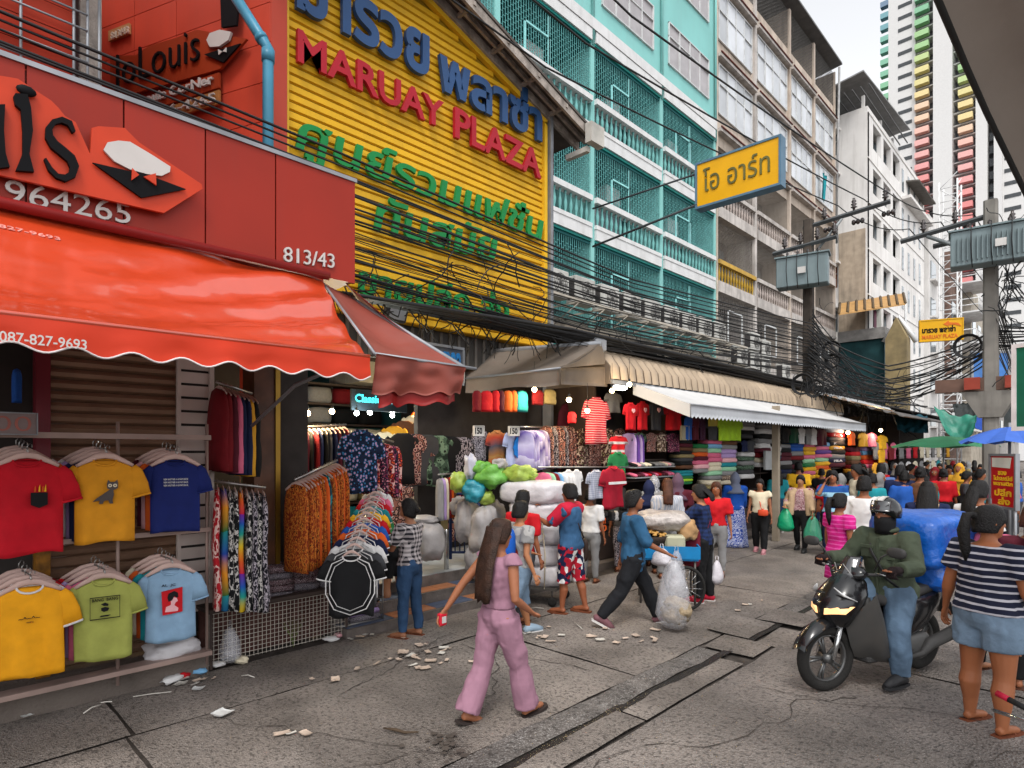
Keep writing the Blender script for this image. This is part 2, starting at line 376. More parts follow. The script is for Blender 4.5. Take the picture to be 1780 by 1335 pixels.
steps = st.build('entrance_steps', stepm, kind='structure')
tO = mat('tile_orange', (.32,.13,.06), .5, var=.25, grime=.5, gs=3); tB = mat('tile_blue', (.06,.08,.13), .5, var=.25, grime=.5, gs=3)
tW = mat('tile_pale', (.36,.38,.4), .35, var=.12, grime=.4, gs=2, rv=.1)
for si, (x0, x1, z) in enumerate(((-6.19,-5.94,.1),(-6.49,-6.24,.24))):
    for k in range(12):
        y0 = 3.45+k*.31; mb = MB()
        for q in range(2):
            mb.bx(x0+q*.125+.004, x0+q*.125+.121, y0+.004, y0+.306, z, z+.006)
        mb.build('tile', tO if (k//2+si) % 2 else tB, steps)
g = MB(); g.bx(-16, -7.0, 2.1, 7.2, -.03, .372); fl = g.build('market_floor', stepm, kind='structure')
for i in range(12):
    for j in range(13):
        x = -6.53-i*.3; y = 3.45+j*.288
        MB().bx(x-.296, x, y, y+.284, .381 if x < -6.99 else .381, .386).build('tile', tW, fl)
g = MB(); g.bx(-16, -6.3, 7.2, 40, -.03, .09); g.build('stall_floor', stone, kind='structure')

# ================================================================= YELLOW PLAZA BUILDING
yel = mat('yellow_cladding', hx('#d2a11c'), .55, var=.08, vs=2, bump=.08, bs=8, streak=.14, rv=.05)
greyst = mat('grey_steel', (.25,.26,.28), .5, .4, var=.2, grime=.4)
woodg = mat('weathered_wood', (.3,.26,.23), .85, var=.35, vs=6, bump=.5, streak=.4)
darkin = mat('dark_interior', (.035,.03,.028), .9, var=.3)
YX = -7.5; yL = onX(487, 300, YX).y; yR = onX(949, 300, YX).y; zB = 4.0
apex_y = (yL+yR)/2-.3; eave = 8.25; sl = .30
def roofz(y): return eave + (yR-y)*sl if y > apex_y else eave+(yR-apex_y)*sl-(apex_y-y)*sl
pz = T('plaza_building', 'yellow gabled market hall with ribbed cladding and big raised Thai and English letters', 'building', (YX, yL, 0))
mb = MB(); zt = 9.6
mb.prism([(yL, zB), (yR, zB), (yR, roofz(yR)), (apex_y, roofz(apex_y)), (yL, roofz(yL))], (YX-.25, 0, 0), (0,1,0), (0,0,1), .2); mb.build('gable_wall', mat('yellow_back', hx('#8a6a10'), .7), pz)
z = zB; k = 0; H_ = .118
while z < roofz(apex_y)-.05:
    ya, yb = yL+.1, yR-.08
    if z+H_ > roofz(yR)-.05: yb = min(yb, yR-((z+H_)-roofz(yR)+.05)/sl)
    if z+H_ > roofz(yL)-.05: ya = max(ya, yL+((z+H_)-roofz(yL)+.05)/sl)
    if yb-ya > .15:
        # ribbed plank: face leans out to a lip
        p = MB(); X0 = YX-.05
        p.add([(X0,ya,z),(X0,yb,z),(X0+.03,yb,z+.012),(X0+.03,ya,z+.012),(X0+.03,ya,z+H_-.03),(X0+.03,yb,z+H_-.03),(X0+.004,yb,z+H_-.012),(X0+.004,ya,z+H_-.012)],
              [(0,1,2,3),(3,2,5,4),(4,5,6,7),(0,3,4,7),(1,6,5,2),(0,7,6,1)])
        p.build('plank', yel, pz)
    z += H_; k += 1
tr = MB(); ym = mat('yellow_trim', hx('#d9ab28'), .5, var=.08, streak=.15)
tr.bx(YX-.05, YX+.04, yL, yL+.1, zB, roofz(yL)); tr.bx(YX-.05, YX+.04, yR-.08, yR, zB, roofz(yR)-.05); tr.build('corner_trim', ym, pz)
tr = MB(); tr.prism([(yR, roofz(yR)-.09), (yR, roofz(yR)), (apex_y, roofz(apex_y)), (apex_y, roofz(apex_y)-.09)], (YX-.04,0,0),(0,1,0),(0,0,1),.08); tr.build('verge_trim', ym, pz)
tr = MB(); tr.bx(YX-.1, YX+.1, yR+.02, yR+.1, .4, roofz(yR)+.1); tr.bx(YX-.1, YX+.06, yL-.12, yL-.02, .4, roofz(yL)); tr.build('corner_post', greyst, pz)
# roof over the gable: sheets and outriggers
rf = MB(); ov = .5
def rp(y, x, dz=0): return (x, y, roofz(y)+dz)
for sgn, y0, y1 in ((1, apex_y, yR+.9), (-1, yL-.6, apex_y)):
    def rz_(y): return roofz(apex_y)-abs(y-apex_y)*sl
    rf.add([(YX+ov,y0,rz_(y0)+.22),(YX+ov,y1,rz_(y1)+.22),(-14,y1,rz_(y1)+.22),(-14,y0,rz_(y0)+.22),(YX+ov,y0,rz_(y0)+.17),(YX+ov,y1,rz_(y1)+.17),(-14,y1,rz_(y1)+.17),(-14,y0,rz_(y0)+.17)],
           [(0,1,2,3),(7,6,5,4),(0,4,5,1),(1,5,6,2),(2,6,7,3),(3,7,4,0)])
rf = rf.build('roof', mat('roof_sheet', (.1,.085,.075), .8, var=.3, grime=.5), pz)
def rz_(y): return roofz(apex_y)-abs(y-apex_y)*sl
for dx, w_ in ((ov-.02,.16),(ov-.25,.08),(.08,.16)):
    mb = MB()
    for y0, y1 in ((apex_y, yR+.9), (yL-.6, apex_y)):
        mb.add([(YX+dx,y0,rz_(y0)+.16),(YX+dx,y1,rz_(y1)+.16),(YX+dx,y1,rz_(y1)+.16-w_),(YX+dx,y0,rz_(y0)+.16-w_),(YX+dx-.05,y0,rz_(y0)+.16),(YX+dx-.05,y1,rz_(y1)+.16),(YX+dx-.05,y1,rz_(y1)+.16-w_),(YX+dx-.05,y0,rz_(y0)+.16-w_)],
               [(3,2,1,0),(4,5,6,7),(0,1,5,4),(2,3,7,6),(1,2,6,5),(0,4,7,3)])
    mb.build('barge_board', woodg, rf)
for i in range(4):
    y = apex_y+.6+i*.75; mb = MB(); mb.bx(YX+.03, YX+ov, y, y+.05, rz_(y)+.06, rz_(y)+.13); mb.build('rafter', woodg, rf)
mb = MB(); mb.bx(YX+ov, YX+ov+.15, yR+.55, yR+.95, rz_(yR+.9)-.12, rz_(yR+.9)+.25); mb.bx(YX-.02, YX+ov, yR+.6, yR+.7, rz_(yR+.9)-.25, rz_(yR+.9)-.15); mb.build('gutter_box', mat('pale_box', (.5,.48,.44), .7, grime=.5), pz)
blu = mat('letter_blue', hx('#2a4a75'), .4, var=.1, streak=.15); redl = mat('letter_red', hx('#a01526'), .4, var=.08); grn = mat('letter_green', hx('#0d7a3c'), .45, var=.1)
def sgn(parent, body, pa, pb, hpx_, X, ext, m, bold, shear=0, split=True, name='letter'):
    """lettering between two photo points of its lower line; hpx_ = (height at left in px)"""
    A = onX(*pa, X); B = onX(*pb, X); h = onX(pa[0], pa[1]-hpx_, X).z-A.z
    d = (B-A); lettering(parent, body, A, d, Vector((0,0,1)), d.length, h, ext, m, bold, name, split, shear)
S = T('blue_letter_row', 'row of raised blue Thai letters along the top of the yellow wall', 'sign letters', (YX+.08, yL, 8))
sgn(S, 'มารวย', (512,18), (742,140), 88, YX+.03, .07, blu, .03)
sgn(S, 'พลาซ่า', (760,158), (938,250), 92, YX+.03, .07, blu, .03)
S = T('red_letter_row', 'raised red capitals reading MARUAY PLAZA on the yellow wall', 'sign letters', (YX+.08, yL, 7))
sgn(S, 'MARUAY', (514,110), (768,228), 58, YX+.03, .06, redl, .022)
sgn(S, 'PLAZA', (787,240), (937,313), 53, YX+.03, .06, redl, .022)
S = T('upper_green_letter_row', 'long raised green Thai line just under the red capitals', 'sign letters', (YX+.08, yL, 6))
sgn(S, 'ศูนย์รวมแฟชั่น', (512,280), (942,436), 97, YX+.03, .05, grn, .018, .15)
S = T('middle_green_letter_row', 'short raised green Thai line partly behind the cables', 'sign letters', (YX+.08, yL, 5.5))
sgn(S, 'ทันสมัย', (648,400), (862,458), 66, YX+.03, .05, grn, .018, .15)
S = T('lowest_green_letter_row', 'lowest raised green Thai line with a dash, near the bottom of the yellow wall', 'sign letters', (YX+.08, yL, 4.5))
sgn(S, 'ขายปลีก-ส่ง', (622,512), (882,562), 60, YX+.03, .05, grn, .018, .1)
# hall body behind and dark ceiling of the market entrance
hall = T('market_hall', 'dim covered market entrance full of hanging clothes behind the steps', 'building', (-10, 5, 0))
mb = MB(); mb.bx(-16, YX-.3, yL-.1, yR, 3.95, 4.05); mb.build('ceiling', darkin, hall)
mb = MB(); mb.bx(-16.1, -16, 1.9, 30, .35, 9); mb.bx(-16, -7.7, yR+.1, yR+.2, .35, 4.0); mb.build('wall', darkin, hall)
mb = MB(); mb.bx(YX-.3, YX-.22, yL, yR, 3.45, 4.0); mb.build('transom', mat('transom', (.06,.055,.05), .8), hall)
for i in range(26):
    y = yL+.1+i*(yR-yL-.2)/26; MB().bx(YX-.215, YX-.19, y, y+.05, 3.47, 3.98).build('slat', mat('transom_slat', (.12,.11,.1), .7), hall)
sb = T('hanging_shop_sign', 'small dark board with blue Thai letters under the yellow wall', 'sign', (YX+.05, 6, 3.4))
A = onX(716,640,-7.3); B = onX(806,640,-7.3)
mb = MB(); mb.bx(-7.36,-7.30,A.y,B.y,3.12,3.68); mb.build('board', mat('board_dark', (.08,.09,.11), .6), sb)
mb = MB(); mb.bx(-7.30,-7.28,A.y,B.y,3.66,3.70); mb.bx(-7.30,-7.28,A.y,B.y,3.10,3.14); mb.bx(-7.3,-7.28,B.y-.03,B.y+.01,3.14,3.66); mb.build('frame', greyst, sb)
lettering(sb, 'อาหารมงคล', (-7.3,A.y+.08,3.22), (0,1,0), (0,0,1), B.y-A.y-.16, .38, .02, mat('letter_skyblue', hx('#1e6fae'), .4), .03)
# cyan lit sign deep inside
cs = T('lit_shop_sign', 'small cyan neon sign glowing deep inside the market entrance', 'sign', (-9.5, 4.2, 3.1))
A = onX(618,706,-8.6); B = onX(657,700,-8.6)
mb = MB(); mb.bx(-8.66,-8.62,A.y-.06,B.y+.6,A.z-.06,A.z+.28); mb.build('panel', mat('panel_black', (.02,.03,.04), .4), cs)
lettering(cs, 'Classic Jeans', (-8.61,A.y,A.z+.03), (0,1,0), (0,0,1), B.y-A.y+.45, .17, .015, mat('neon_cyan', (.05,.7,.8), .4, emit=1.6), .01)

# ================================================================= RED SHOP
redp = mat('red_panel', hx('#8c2415'), .45, var=.08, vs=1.2, streak=.12, rv=.06, gcol=(.1,.03,.03))
redw = mat('red_wall_tile', hx('#b5422f'), .42, var=.08, vs=1.5, streak=.15, rv=.06, gcol=(.16,.06,.05))
orng = mat('orange_sheet', hx('#b5371a'), .4, var=.08); blk = mat('letter_black', (.005,.005,.006), .6, spec=.08); wht = mat('letter_white', (.48,.46,.44), .45, var=.06)
shop = T('red_shop', 'red panelled corner shop with black lettered sign and a house number', 'shop', (-5.2, 1, 0))
SX = -5.2; zb, ztp = 3.68, 4.66
ys = [-2.9,-2.3,-1.72,-1.14,-.56,.02,.6,1.17,1.74,2.32,3.11]
for a, b_ in zip(ys, ys[1:]):
    MB().bx(SX-.03, SX, a+.006, b_-.006, zb, ztp).build('panel', redp, shop)
mb = MB(); mb.bx(-6.6, SX-.035, -2.9, 3.1, zb+.01, ztp-.02); mb.build('sign_box', redp, shop)
mb = MB(); mb.bx(SX-.06, SX+.015, -2.9, 3.12, ztp, ztp+.035); mb.build('top_rail', greyst, shop)
mb = MB(); mb.bx(-12, -6.6, -4, 1.25, 3.0, 9.5); mb.build('upper_wall', redw, shop)
mb = MB(); mb.bx(-12, -6.3, 1.42, 3.3, 3.5, ztp-.1); mb.build('flat_roof', redw, shop)
mb = MB(); mb.bx(-6.62, -6.5, 1.13, 1.29, 4.6, 9.5); mb.build('timber_post', woodg, shop)
wn = MB(); wn.bx(-6.59,-6.57, onX(-20,100,-6.58).y, onX(140,100,-6.58).y, 4.9, 6.35); wn = wn.build('window', mat('window_dark', (.05,.02,.02), .5), shop)
ya, yb = onX(-20,100,-6.5).y, onX(150,100,-6.5).y
for i in range(14):
    z = 4.95+i*.105; MB().box((-6.54,(ya+yb)/2-.05,z), (.05,yb-ya-.1,.085), (0,R(25),0)).build('louvre', redw, wn)
mb = MB()
for y in (ya+.2, ya+.75, yb-.1, yb): mb.tube([(-6.45,y,4.75),(-6.45,y,6.4)], .012)
for i in range(12): mb.tube([(-6.44,ya,4.8+i*.14),(-6.44,yb,4.8+i*.14)], .009)
mb.build('bars', greyst, wn)
mb = MB(); mb.bx(-6.62,-6.3,-1,yb+.3,6.42,6.75); mb.build('lintel', woodg, shop)
mb = MB(); mb.bx(-6.6,-6.25,-1,yb+.1,6.35,6.42); mb.build('sunshade', mat('pale_slab', (.4,.36,.33), .8, grime=.5), shop)
# sign: orange cut-out with black letters and the hat-and-collar emblem on the front panels
def ppoly(pts, X): return [(p.y, p.z) for p in (onX(a, b_, X) for a, b_ in pts)]
emb = T('shopfront_sign', 'orange cut-out signboard with black curly letters and a white hat emblem above the awning', 'sign', (SX, 1, 4))
mb = MB(); mb.prism(ppoly([(-160,90),(-20,140),(0,135),(30,140),(60,160),(88,178),(100,190),(112,205),(130,215),(155,270),(158,225),(170,222),(215,225),(240,250),(348,322),(350,330),(283,372),(-160,270)][::-1], SX+.06)[::-1], (SX+.06,0,0),(0,1,0),(0,0,1),.03); mb.build('backing', orng, emb)
def P2(pts, X, th, m, name, par): 
    q = ppoly(pts, X); a = sum(q[i][0]*q[(i+1)%len(q)][1]-q[(i+1)%len(q)][0]*q[i][1] for i in range(len(q)))
    if a < 0: q = q[::-1]
    mb = MB(); mb.prism(q, (X,0,0),(0,1,0),(0,0,1),th); return mb.build(name, m, par)
X2 = SX+.095
def letter_path(pts, w_, name, X=X2, m=blk, par=emb, th=.035):
    """stroke with varying width, in photo points -> flat ribbon letter"""
    L_, Rr = [], []
    for i, (x, y) in enumerate(pts):
        a = pts[max(i-1,0)]; b_ = pts[min(i+1,len(pts)-1)]; dx, dy = b_[0]-a[0], b_[1]-a[1]; l = math.hypot(dx,dy) or 1
        ww = w_[i] if isinstance(w_, list) else w_
        L_.append((x-dy/l*ww, y+dx/l*ww)); Rr.append((x+dy/l*ww, y-dx/l*ww))
    mb = MB()
    for i in range(len(pts)-1):
        q = ppoly([L_[i], L_[i+1], Rr[i+1], Rr[i]], X); a = sum(q[j][0]*q[(j+1)%4][1]-q[(j+1)%4][0]*q[j][1] for j in range(4))
        if a < 0: q = q[::-1]
        mb.prism(q, (X,0,0),(0,1,0),(0,0,1),th)
    return mb.build(name, m, par)
letter_path([(24,168),(36,176),(44,192),(47,230),(44,270),(42,300)], [3,14,9,9,6,16], 'letter')
mb = MB(); c = onX(45,160,X2); mb.ball((X2+.02,c.y,c.z),(.02,.055,.036),12,6); mb.build('letter_dot', blk, emb)
letter_path([(127,232),(120,217),(106,211),(92,215),(84,226),(84,240),(93,254),(108,266),(122,278),(128,292),(124,306),(112,312),(98,308),(86,296),(77,278)], [3,5,5,5,6,7,8,8,8,8,7,6,4,4,2], 'letter')
letter_path([(-2,185),(-1,230),(3,270),(6,294)], [10,7,6,10], 'letter')
letter_path([(-25,170),(-32,230),(-22,280),(-8,285)], 7, 'letter')
letter_path([(-70,165),(-80,210),(-72,262),(-55,262),(-48,210),(-58,165),(-70,165)], 6, 'letter')
letter_path([(-130,130),(-128,190),(-122,255),(-95,262)], 8, 'letter')
P2([(179,262),(186,249),(205,246),(225,248),(262,270),(295,291),(294,300),(280,307),(255,304),(225,296),(198,282)], X2, .02, wht, 'hat', emb)
P2([(160,284),(229,300),(252,304),(322,330),(245,345)], X2+.003, .02, blk, 'collar', emb)
P2([(229,293),(241,305),(228,314)], X2+.026, .015, orng, 'bow', emb); P2([(249,308),(270,302),(271,323)], X2+.026, .015, orng, 'bow', emb)
ph = T('phone_number', 'white phone number 0964265 on the red sign panels', 'sign letters', (SX, .5, 3.8))
sgn(ph, '087-099', (-200,286), (-8,338), 42, SX+.002, .02, wht, .0); sgn(ph, '964265', (8,352), (226,391), 40, SX+.002, .02, wht, .0)
hn = T('house_number', 'white house number 813/43 on the red panel over the awning corner', 'sign letters', (SX, 2.6, 3.8))
sgn(hn, '813/43', (492,455), (580,467), 26, SX+.002, .02, wht, .0)
# oblique corner wall with its own sign
ow = T('oblique_red_wall', 'tall wall of pink-red tiles set at an angle with a second shop sign', 'building', (-7.3, 3.2, 0))
d0 = Vector((.924,.383,0)); nW = Vector((.383,-.924,0)); O = Vector((-7.3,3.18,0))
def W(s, z, off=0): return O - d0*s + nW*off + Vector((0,0,z))
def onW(px, py, off=0):
    d = ray(px, py); p0 = W(0,0,off); c = Vector((0,0,HC)); t = (p0-c).dot(nW)/d.dot(nW); return c+d*t
def wbox(mb, s0, s1, z0, z1, off, th):
    a = W(s1, z0, off); mb.prism([(0,0),(s1-s0,0),(s1-s0,z1-z0),(0,z1-z0)], a, d0, (0,0,1), th)
mb = MB(); wbox(mb, .0, 3.2, 2.5, 9.6, -.3, .27); mb.build('wall', redw, ow)
for i in range(4):
    for j in range(12):
        s0 = .0+i*.8; mb = MB(); wbox(mb, s0+.005, s0+.795, 4.2+j*.48+.005, 4.2+j*.48+.475, -.03, .02); mb.build('tile', redw, ow)
def WP(pts, off, th, m, name, par):
    q = [onW(a, b_, off) for a, b_ in pts]; o = W(0,0,off); q = [((p-o).dot(d0), p.z) for p in q]
    a = sum(q[i][0]*q[(i+1)%len(q)][1]-q[(i+1)%len(q)][0]*q[i][1] for i in range(len(q)))
    if a < 0: q = q[::-1]
    mb = MB(); mb.prism(q, o, d0, (0,0,1), th); return mb.build(name, m, par)
s2 = T('corner_wall_sign', 'second orange and black shop sign with white hat emblem on the oblique wall', 'sign', tuple(W(1.2,5.5)))
dk = mat('sign_rust', hx('#8c3318'), .45, var=.1)
WP([(196,172),(195,100),(240,98),(262,82),(310,68),(345,54),(432,70),(386,122),(196,176)], .05, .03, dk, 'backing', s2)
WP([(385,-30),(420,-30),(414,46),(388,50)], .09, .03, blk, 'tie', s2)
WP([(362,72),(368,60),(385,54),(405,58),(400,72),(384,83),(368,84)], .09, .03, wht, 'hat', s2)
WP([(357,96),(420,77),(390,110)], .09, .02, blk, 'collar', s2); WP([(380,86),(387,90),(381,96)], .12, .01, wht, 'bow', s2); WP([(388,90),(394,83),(394,91)], .12, .01, wht, 'bow', s2)
def wtext(body, pa, pb, hpx_, off, m, par, bold=0):
    A = onW(*pa, off); B = onW(*pb, off); h = onW(pa[0], pa[1]-hpx_, off).z-A.z; d = B-A
    lettering(par, body, A, d, (0,0,1), d.length, h, .025, m, bold)
wtext('JoLouis', (198,172), (348,124), 72, .09, blk, s2, -.015)
WP([(243,176),(384,128),(384,154),(300,182),(243,196)], .05, .03, dk, 'name_strip', s2); wtext('Louis CorNer', (245,184), (372,146), 16, .09, wht, s2, .02)
WP([(290,190),(384,158),(384,182),(310,204),(290,206)], .05, .03, mat('strip_tan', hx('#9c6a3c'), .5), 'number_strip', s2); wtext('096-4265', (268,206), (375,178), 15, .09, wht, s2)
nb = T('wall_number_plate', 'small tan plate with 813/43 high on the oblique red wall', 'sign', tuple(onW(210,58)))
WP([(192,56),(228,42),(228,60),(192,74)], .0, .03, mat('plate_tan', hx('#a97c52'), .5), 'plate', nb); wtext('813/43', (195,70), (225,58), 12, .035, mat('plate_white', (.6,.52,.42), .5), nb)
pp = T('drain_pipe', 'blue plastic rainwater pipe bending down the red wall', 'pipe', (-6.9,3,0)); pm = mat('blue_plastic', hx('#3f7f99'), .35, var=.12, streak=.2)
a = atT(400,-20,7.0); b_ = atT(458,72,7.0); c = atT(466,84,7.0); d = Vector((c.x, c.y, 4.2))
mb = MB(); mb.tube([a, b_, c, d], .062, 12); mb.build('pipe', pm, pp)
mb = MB(); mb.tube([Vector((c.x,c.y,c.z-.02)), Vector((c.x,c.y,c.z-.16))], .073, 12); mb.tube([a+(b_-a)*.9, a+(b_-a)*.98], .072, 12); mb.build('collar', pm, pp)
# ---- ground floor of the red shop
br = mat('brown_shutter', hx('#8a6c58'), .45, .3, var=.15, vs=4, grime=.3); 
sh = T('roller_shutter', 'closed brown roller shutter behind the hanging T-shirts', 'shutter', (-6.35,1.1,.17))
ya, yb = onX(88,700,-6.35).y, onX(306,700,-6.35).y
for i in range(34):
    z = .2+i*.095; mb = MB(); mb.add([(-6.38,ya,z),(-6.38,yb,z),(-6.345,yb,z+.02),(-6.345,ya,z+.02),(-6.335,yb,z+.055),(-6.335,ya,z+.055),(-6.36,yb,z+.085),(-6.36,ya,z+.085),(-6.38,yb,z+.093),(-6.38,ya,z+.093)], [(0,1,2,3),(3,2,4,5),(5,4,6,7),(7,6,8,9),(0,9,8,1),(0,3,5,7,9),(1,8,6,4,2)]); mb.build('slat', br, sh)
clm = T('red_column', 'narrow red column with gold band left of the roller shutter', 'column', (-6.3,.6,.17))
a1, a2 = onX(62,700,-6.3).y, onX(88,700,-6.3).y
mb = MB(); mb.bx(-6.45,-6.3,a1,a2,1.9,3.6); mb.build('upper', mat('column_red', hx('#6d1f2a'), .4, var=.2, grime=.4), clm)
mb = MB(); mb.bx(-6.45,-6.3,a1,a2,.17,1.9); mb.build('lower', mat('column_gold', hx('#8a5a14'), .4, var=.5, vs=14, grime=.5, gs=3), clm)
mb = MB(); mb.bx(-6.6,-6.46,-1,a2,.17,3.6); mb.build('door_jamb', darkin, clm)
fb = MB(); fb.bx(-12,-6.7,-2,a1-.0,.17,3.5); 
mb = MB(); mb.bx(-9.1,-9.0,-3,.6,.17,3.6); mb.bx(-12,-9.1,.7,.8,.17,3.6); mb.build('back_wall', mat('pale_shop_wall', (.3,.29,.28), .8), shop)
fr = T('white_slat_panel', 'tall white slatted display panel beside the shutter', 'display panel', (-6.3,1.8,.17))
y1 = yb+.02; 
pw = mat('white_slat', (.55,.47,.43), .6, var=.12)
for i in range(22):
    z = .5+i*.13; mb = MB(); mb.bx(-6.31,-6.29,y1,y1+.26,z,z+.105); mb.build('slat', pw, fr)
mb = MB(); mb.bx(-6.34,-6.315,y1,y1+.26,.3,3.4); mb.build('back', darkin, fr)
mb = MB(); mb.bx(-6.32,-6.27,y1+.26,y1+.3,.2,3.4); mb.bx(-6.32,-6.27,y1-.03,y1-.0,.2,3.4); mb.build('upright', pw, fr)
bc = T('brown_column', 'square brown tiled column between the shop and the market entrance', 'column', (-6.3,2.6,.1))
mb = MB(); b1, b2 = onX(442,800,-6.3).y, onX(478,800,-6.3).y; mb.bx(-6.6,-6.3,b1,b2,.0,3.6); mb.build('shaft', mat('column_brown', hx('#5a3a2a'), .4, var=.3, vs=5, grime=.5, gs=3), bc)
mb = MB(); mb.bx(-6.6,-6.28,b2,b2+.05,.3,3.6); mb.build('edge_strip', mat('gold_strip', hx('#8a6a2a'), .3,.6), bc)
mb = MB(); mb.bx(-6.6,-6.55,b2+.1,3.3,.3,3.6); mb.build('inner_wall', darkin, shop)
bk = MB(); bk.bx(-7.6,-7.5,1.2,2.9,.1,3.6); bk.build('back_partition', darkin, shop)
# ================================================================= TURQUOISE BUILDING
BX = -11.0; FL = [5.85, 8.8, 11.75, 14.7, 17.65, 20.6]
turq = mat('turquoise_wall', hx('#80bab6'), .75, var=.07, vs=.8, streak=.16, gcol=(.2,.3,.3)); tdk = mat('turquoise_dark', hx('#12585a'), .6, var=.12); trim = mat('green_trim', hx('#0f7a74'), .5)
tw = mat('white_paint', (.62,.62,.62), .7, var=.07, streak=.25, gcol=(.25,.24,.22)); grl = mat('grille_turquoise', hx('#5a9a99'), .5); grw = mat('grille_pale', (.42,.5,.5), .5)
glas = mat('window_glass', (.16,.19,.21), .08, var=.3, vs=.7, spec=1); glasw = mat('window_glass_pale', (.5,.52,.55), .12, var=.15, vs=.9, spec=.8, rv=.25)
tb = T('turquoise_building', 'turquoise shophouse block with caged balconies and white balustrades', 'building', (BX, 16, 0))
CY = [6.7, 10.6, 14.54, 18.46, 22.45]
mb = MB(); mb.bx(-20, BX-1.3, 6.7, 22.45, 0, 24.5); mb.build('back_wall', mat('turquoise_recess_shade', (.012,.06,.062), .8, var=.4, vs=1), tb)  # shade behind the cages painted in as a near-black turquoise
mb = MB(); mb.bx(BX-1.3, BX, 6.7, 22.45, 14.7, 24.5); mb.build('upper_wall', turq, tb)
mb = MB(); mb.bx(BX-1.3, BX-.05, 6.7, 22.45, 3.5, 5.85); mb.build('lower_wall', mat('old_wall', (.3,.28,.24), .8, grime=.7, streak=.6), tb)
bal = MB(); bal.lathe([(.03,0),(.045,.02),(.03,.06),(.028,.1),(.05,.2),(.06,.3),(.04,.42),(.028,.52),(.03,.58),(.045,.62),(.03,.66)], 8)
balm = bal.mesh('baluster', mat('baluster_turquoise', hx('#6aa5a2'), .6, var=.1))
balw = bal.mesh('baluster', mat('baluster_stone', (.4,.34,.31), .7, var=.2, grime=.4)); baly = bal.mesh('baluster', mat('baluster_yellow', hx('#a8862a'), .6, var=.2, grime=.4))
def balusters(par, X, y0, y1, z, me, step=.235):
    n = int((y1-y0)/step)
    for i in range(n):
        y = y0+(i+.5)*(y1-y0)/n; o = bpy.data.objects.new('baluster', me); COL.objects.link(o); o.parent = par; o.matrix_parent_inverse = wm(par).inverted(); o.location = (X, y, z)
def grille(par, X, y0, y1, z0, z1, m, step=.095, name='grille', rows=True, r=.007):
    mb = MB(); n = int((y1-y0)/step)
    for i in range(n+1):
        y = y0+(y1-y0)*i/n; mb.bx(X-r, X+r, y-r, y+r, z0, z1)
    if rows:
        k = int((z1-z0)/.17)
        for i in range(n):
            ya = y0+(y1-y0)*i/n; yb = y0+(y1-y0)*(i+1)/n
            for j in range(k): z = z0+.17*j+(.085 if i % 2 else 0)+.03; mb.bx(X-.004, X+.006, ya, yb, z-.006, z+.006)
    return mb.build(name, m, par)
for c in CY[1:]:
    mb = MB(); mb.bx(BX-1.3, BX+.05, c-.09, c+.09, 3.5, 14.7); mb.build('column', turq, tb)
for fi, z in enumerate(FL[:4]):
    if z > 6:
        for a, b_ in zip(CY, CY[1:]):
            ex = BX+.12
            MB().bx(BX-1.3, ex, a+.1, b_-.1, z-.42, z-.1).build('slab', tw, tb)
            MB().bx(BX-1.3, ex-.05, a+.1, b_-.1, z-.5, z-.425).build('slab_trim', trim, tb)
            MB().bx(BX-1.3, ex-.1, a+.1, b_-.1, z-.58, z-.505).build('slab_trim', tdk, tb)
            if z < 14:
                MB().bx(ex-.22, ex+.02, a+.08, b_-.12, z-.1, z+.02).build('balustrade_base', tw, tb)
                balusters(tb, ex-.1, a+.15, b_-.15, z+.02, balm)
                MB().bx(ex-.24, ex+.04, a+.08, b_-.12, z+.68, z+.84).build('handrail', tw, tb)
    if fi < 3:
        for a, b_ in zip(CY, CY[1:]):
            z0 = z+.84 if z > 6 else z
            g_ = grille(tb, BX+.0, a+.12, b_-.12, z0, z+2.36, grl)
            mm = (a+b_)/2
            fm = MB(); 
            for y0, y1, z1, z2 in ((a+1.0, b_-1.9, z0, z+1.75), (mm+.0, mm+.04, z0, z+2.3)):
                for q in ((y0,y0+.05,z1,z2),(y1-.05,y1,z1,z2),(y0,y1,z2-.05,z2)): fm.bx(BX-.01,BX+.035,*q)
            fm.build('grille_frame', mat('frame_turquoise', hx('#8ccaca'), .5), tb)
            # room front behind the grille: door, windows
            MB().bx(BX-1.29, BX-1.24, a+.4, a+1.4, z, z+2.1).build('door', mat('door_dark', (.05,.07,.07), .6), tb)
            MB().bx(BX-1.29, BX-1.24, a+1.8, b_-.5, z+.8, z+2.1).build('window', glas, tb)
            if fi > 0:
                ac = MB(); ac.rbox((BX-1.05,a+2.4,z+1.9),(.35,.8,.55),.02); ac.build('wall_air_unit', tw, tb)
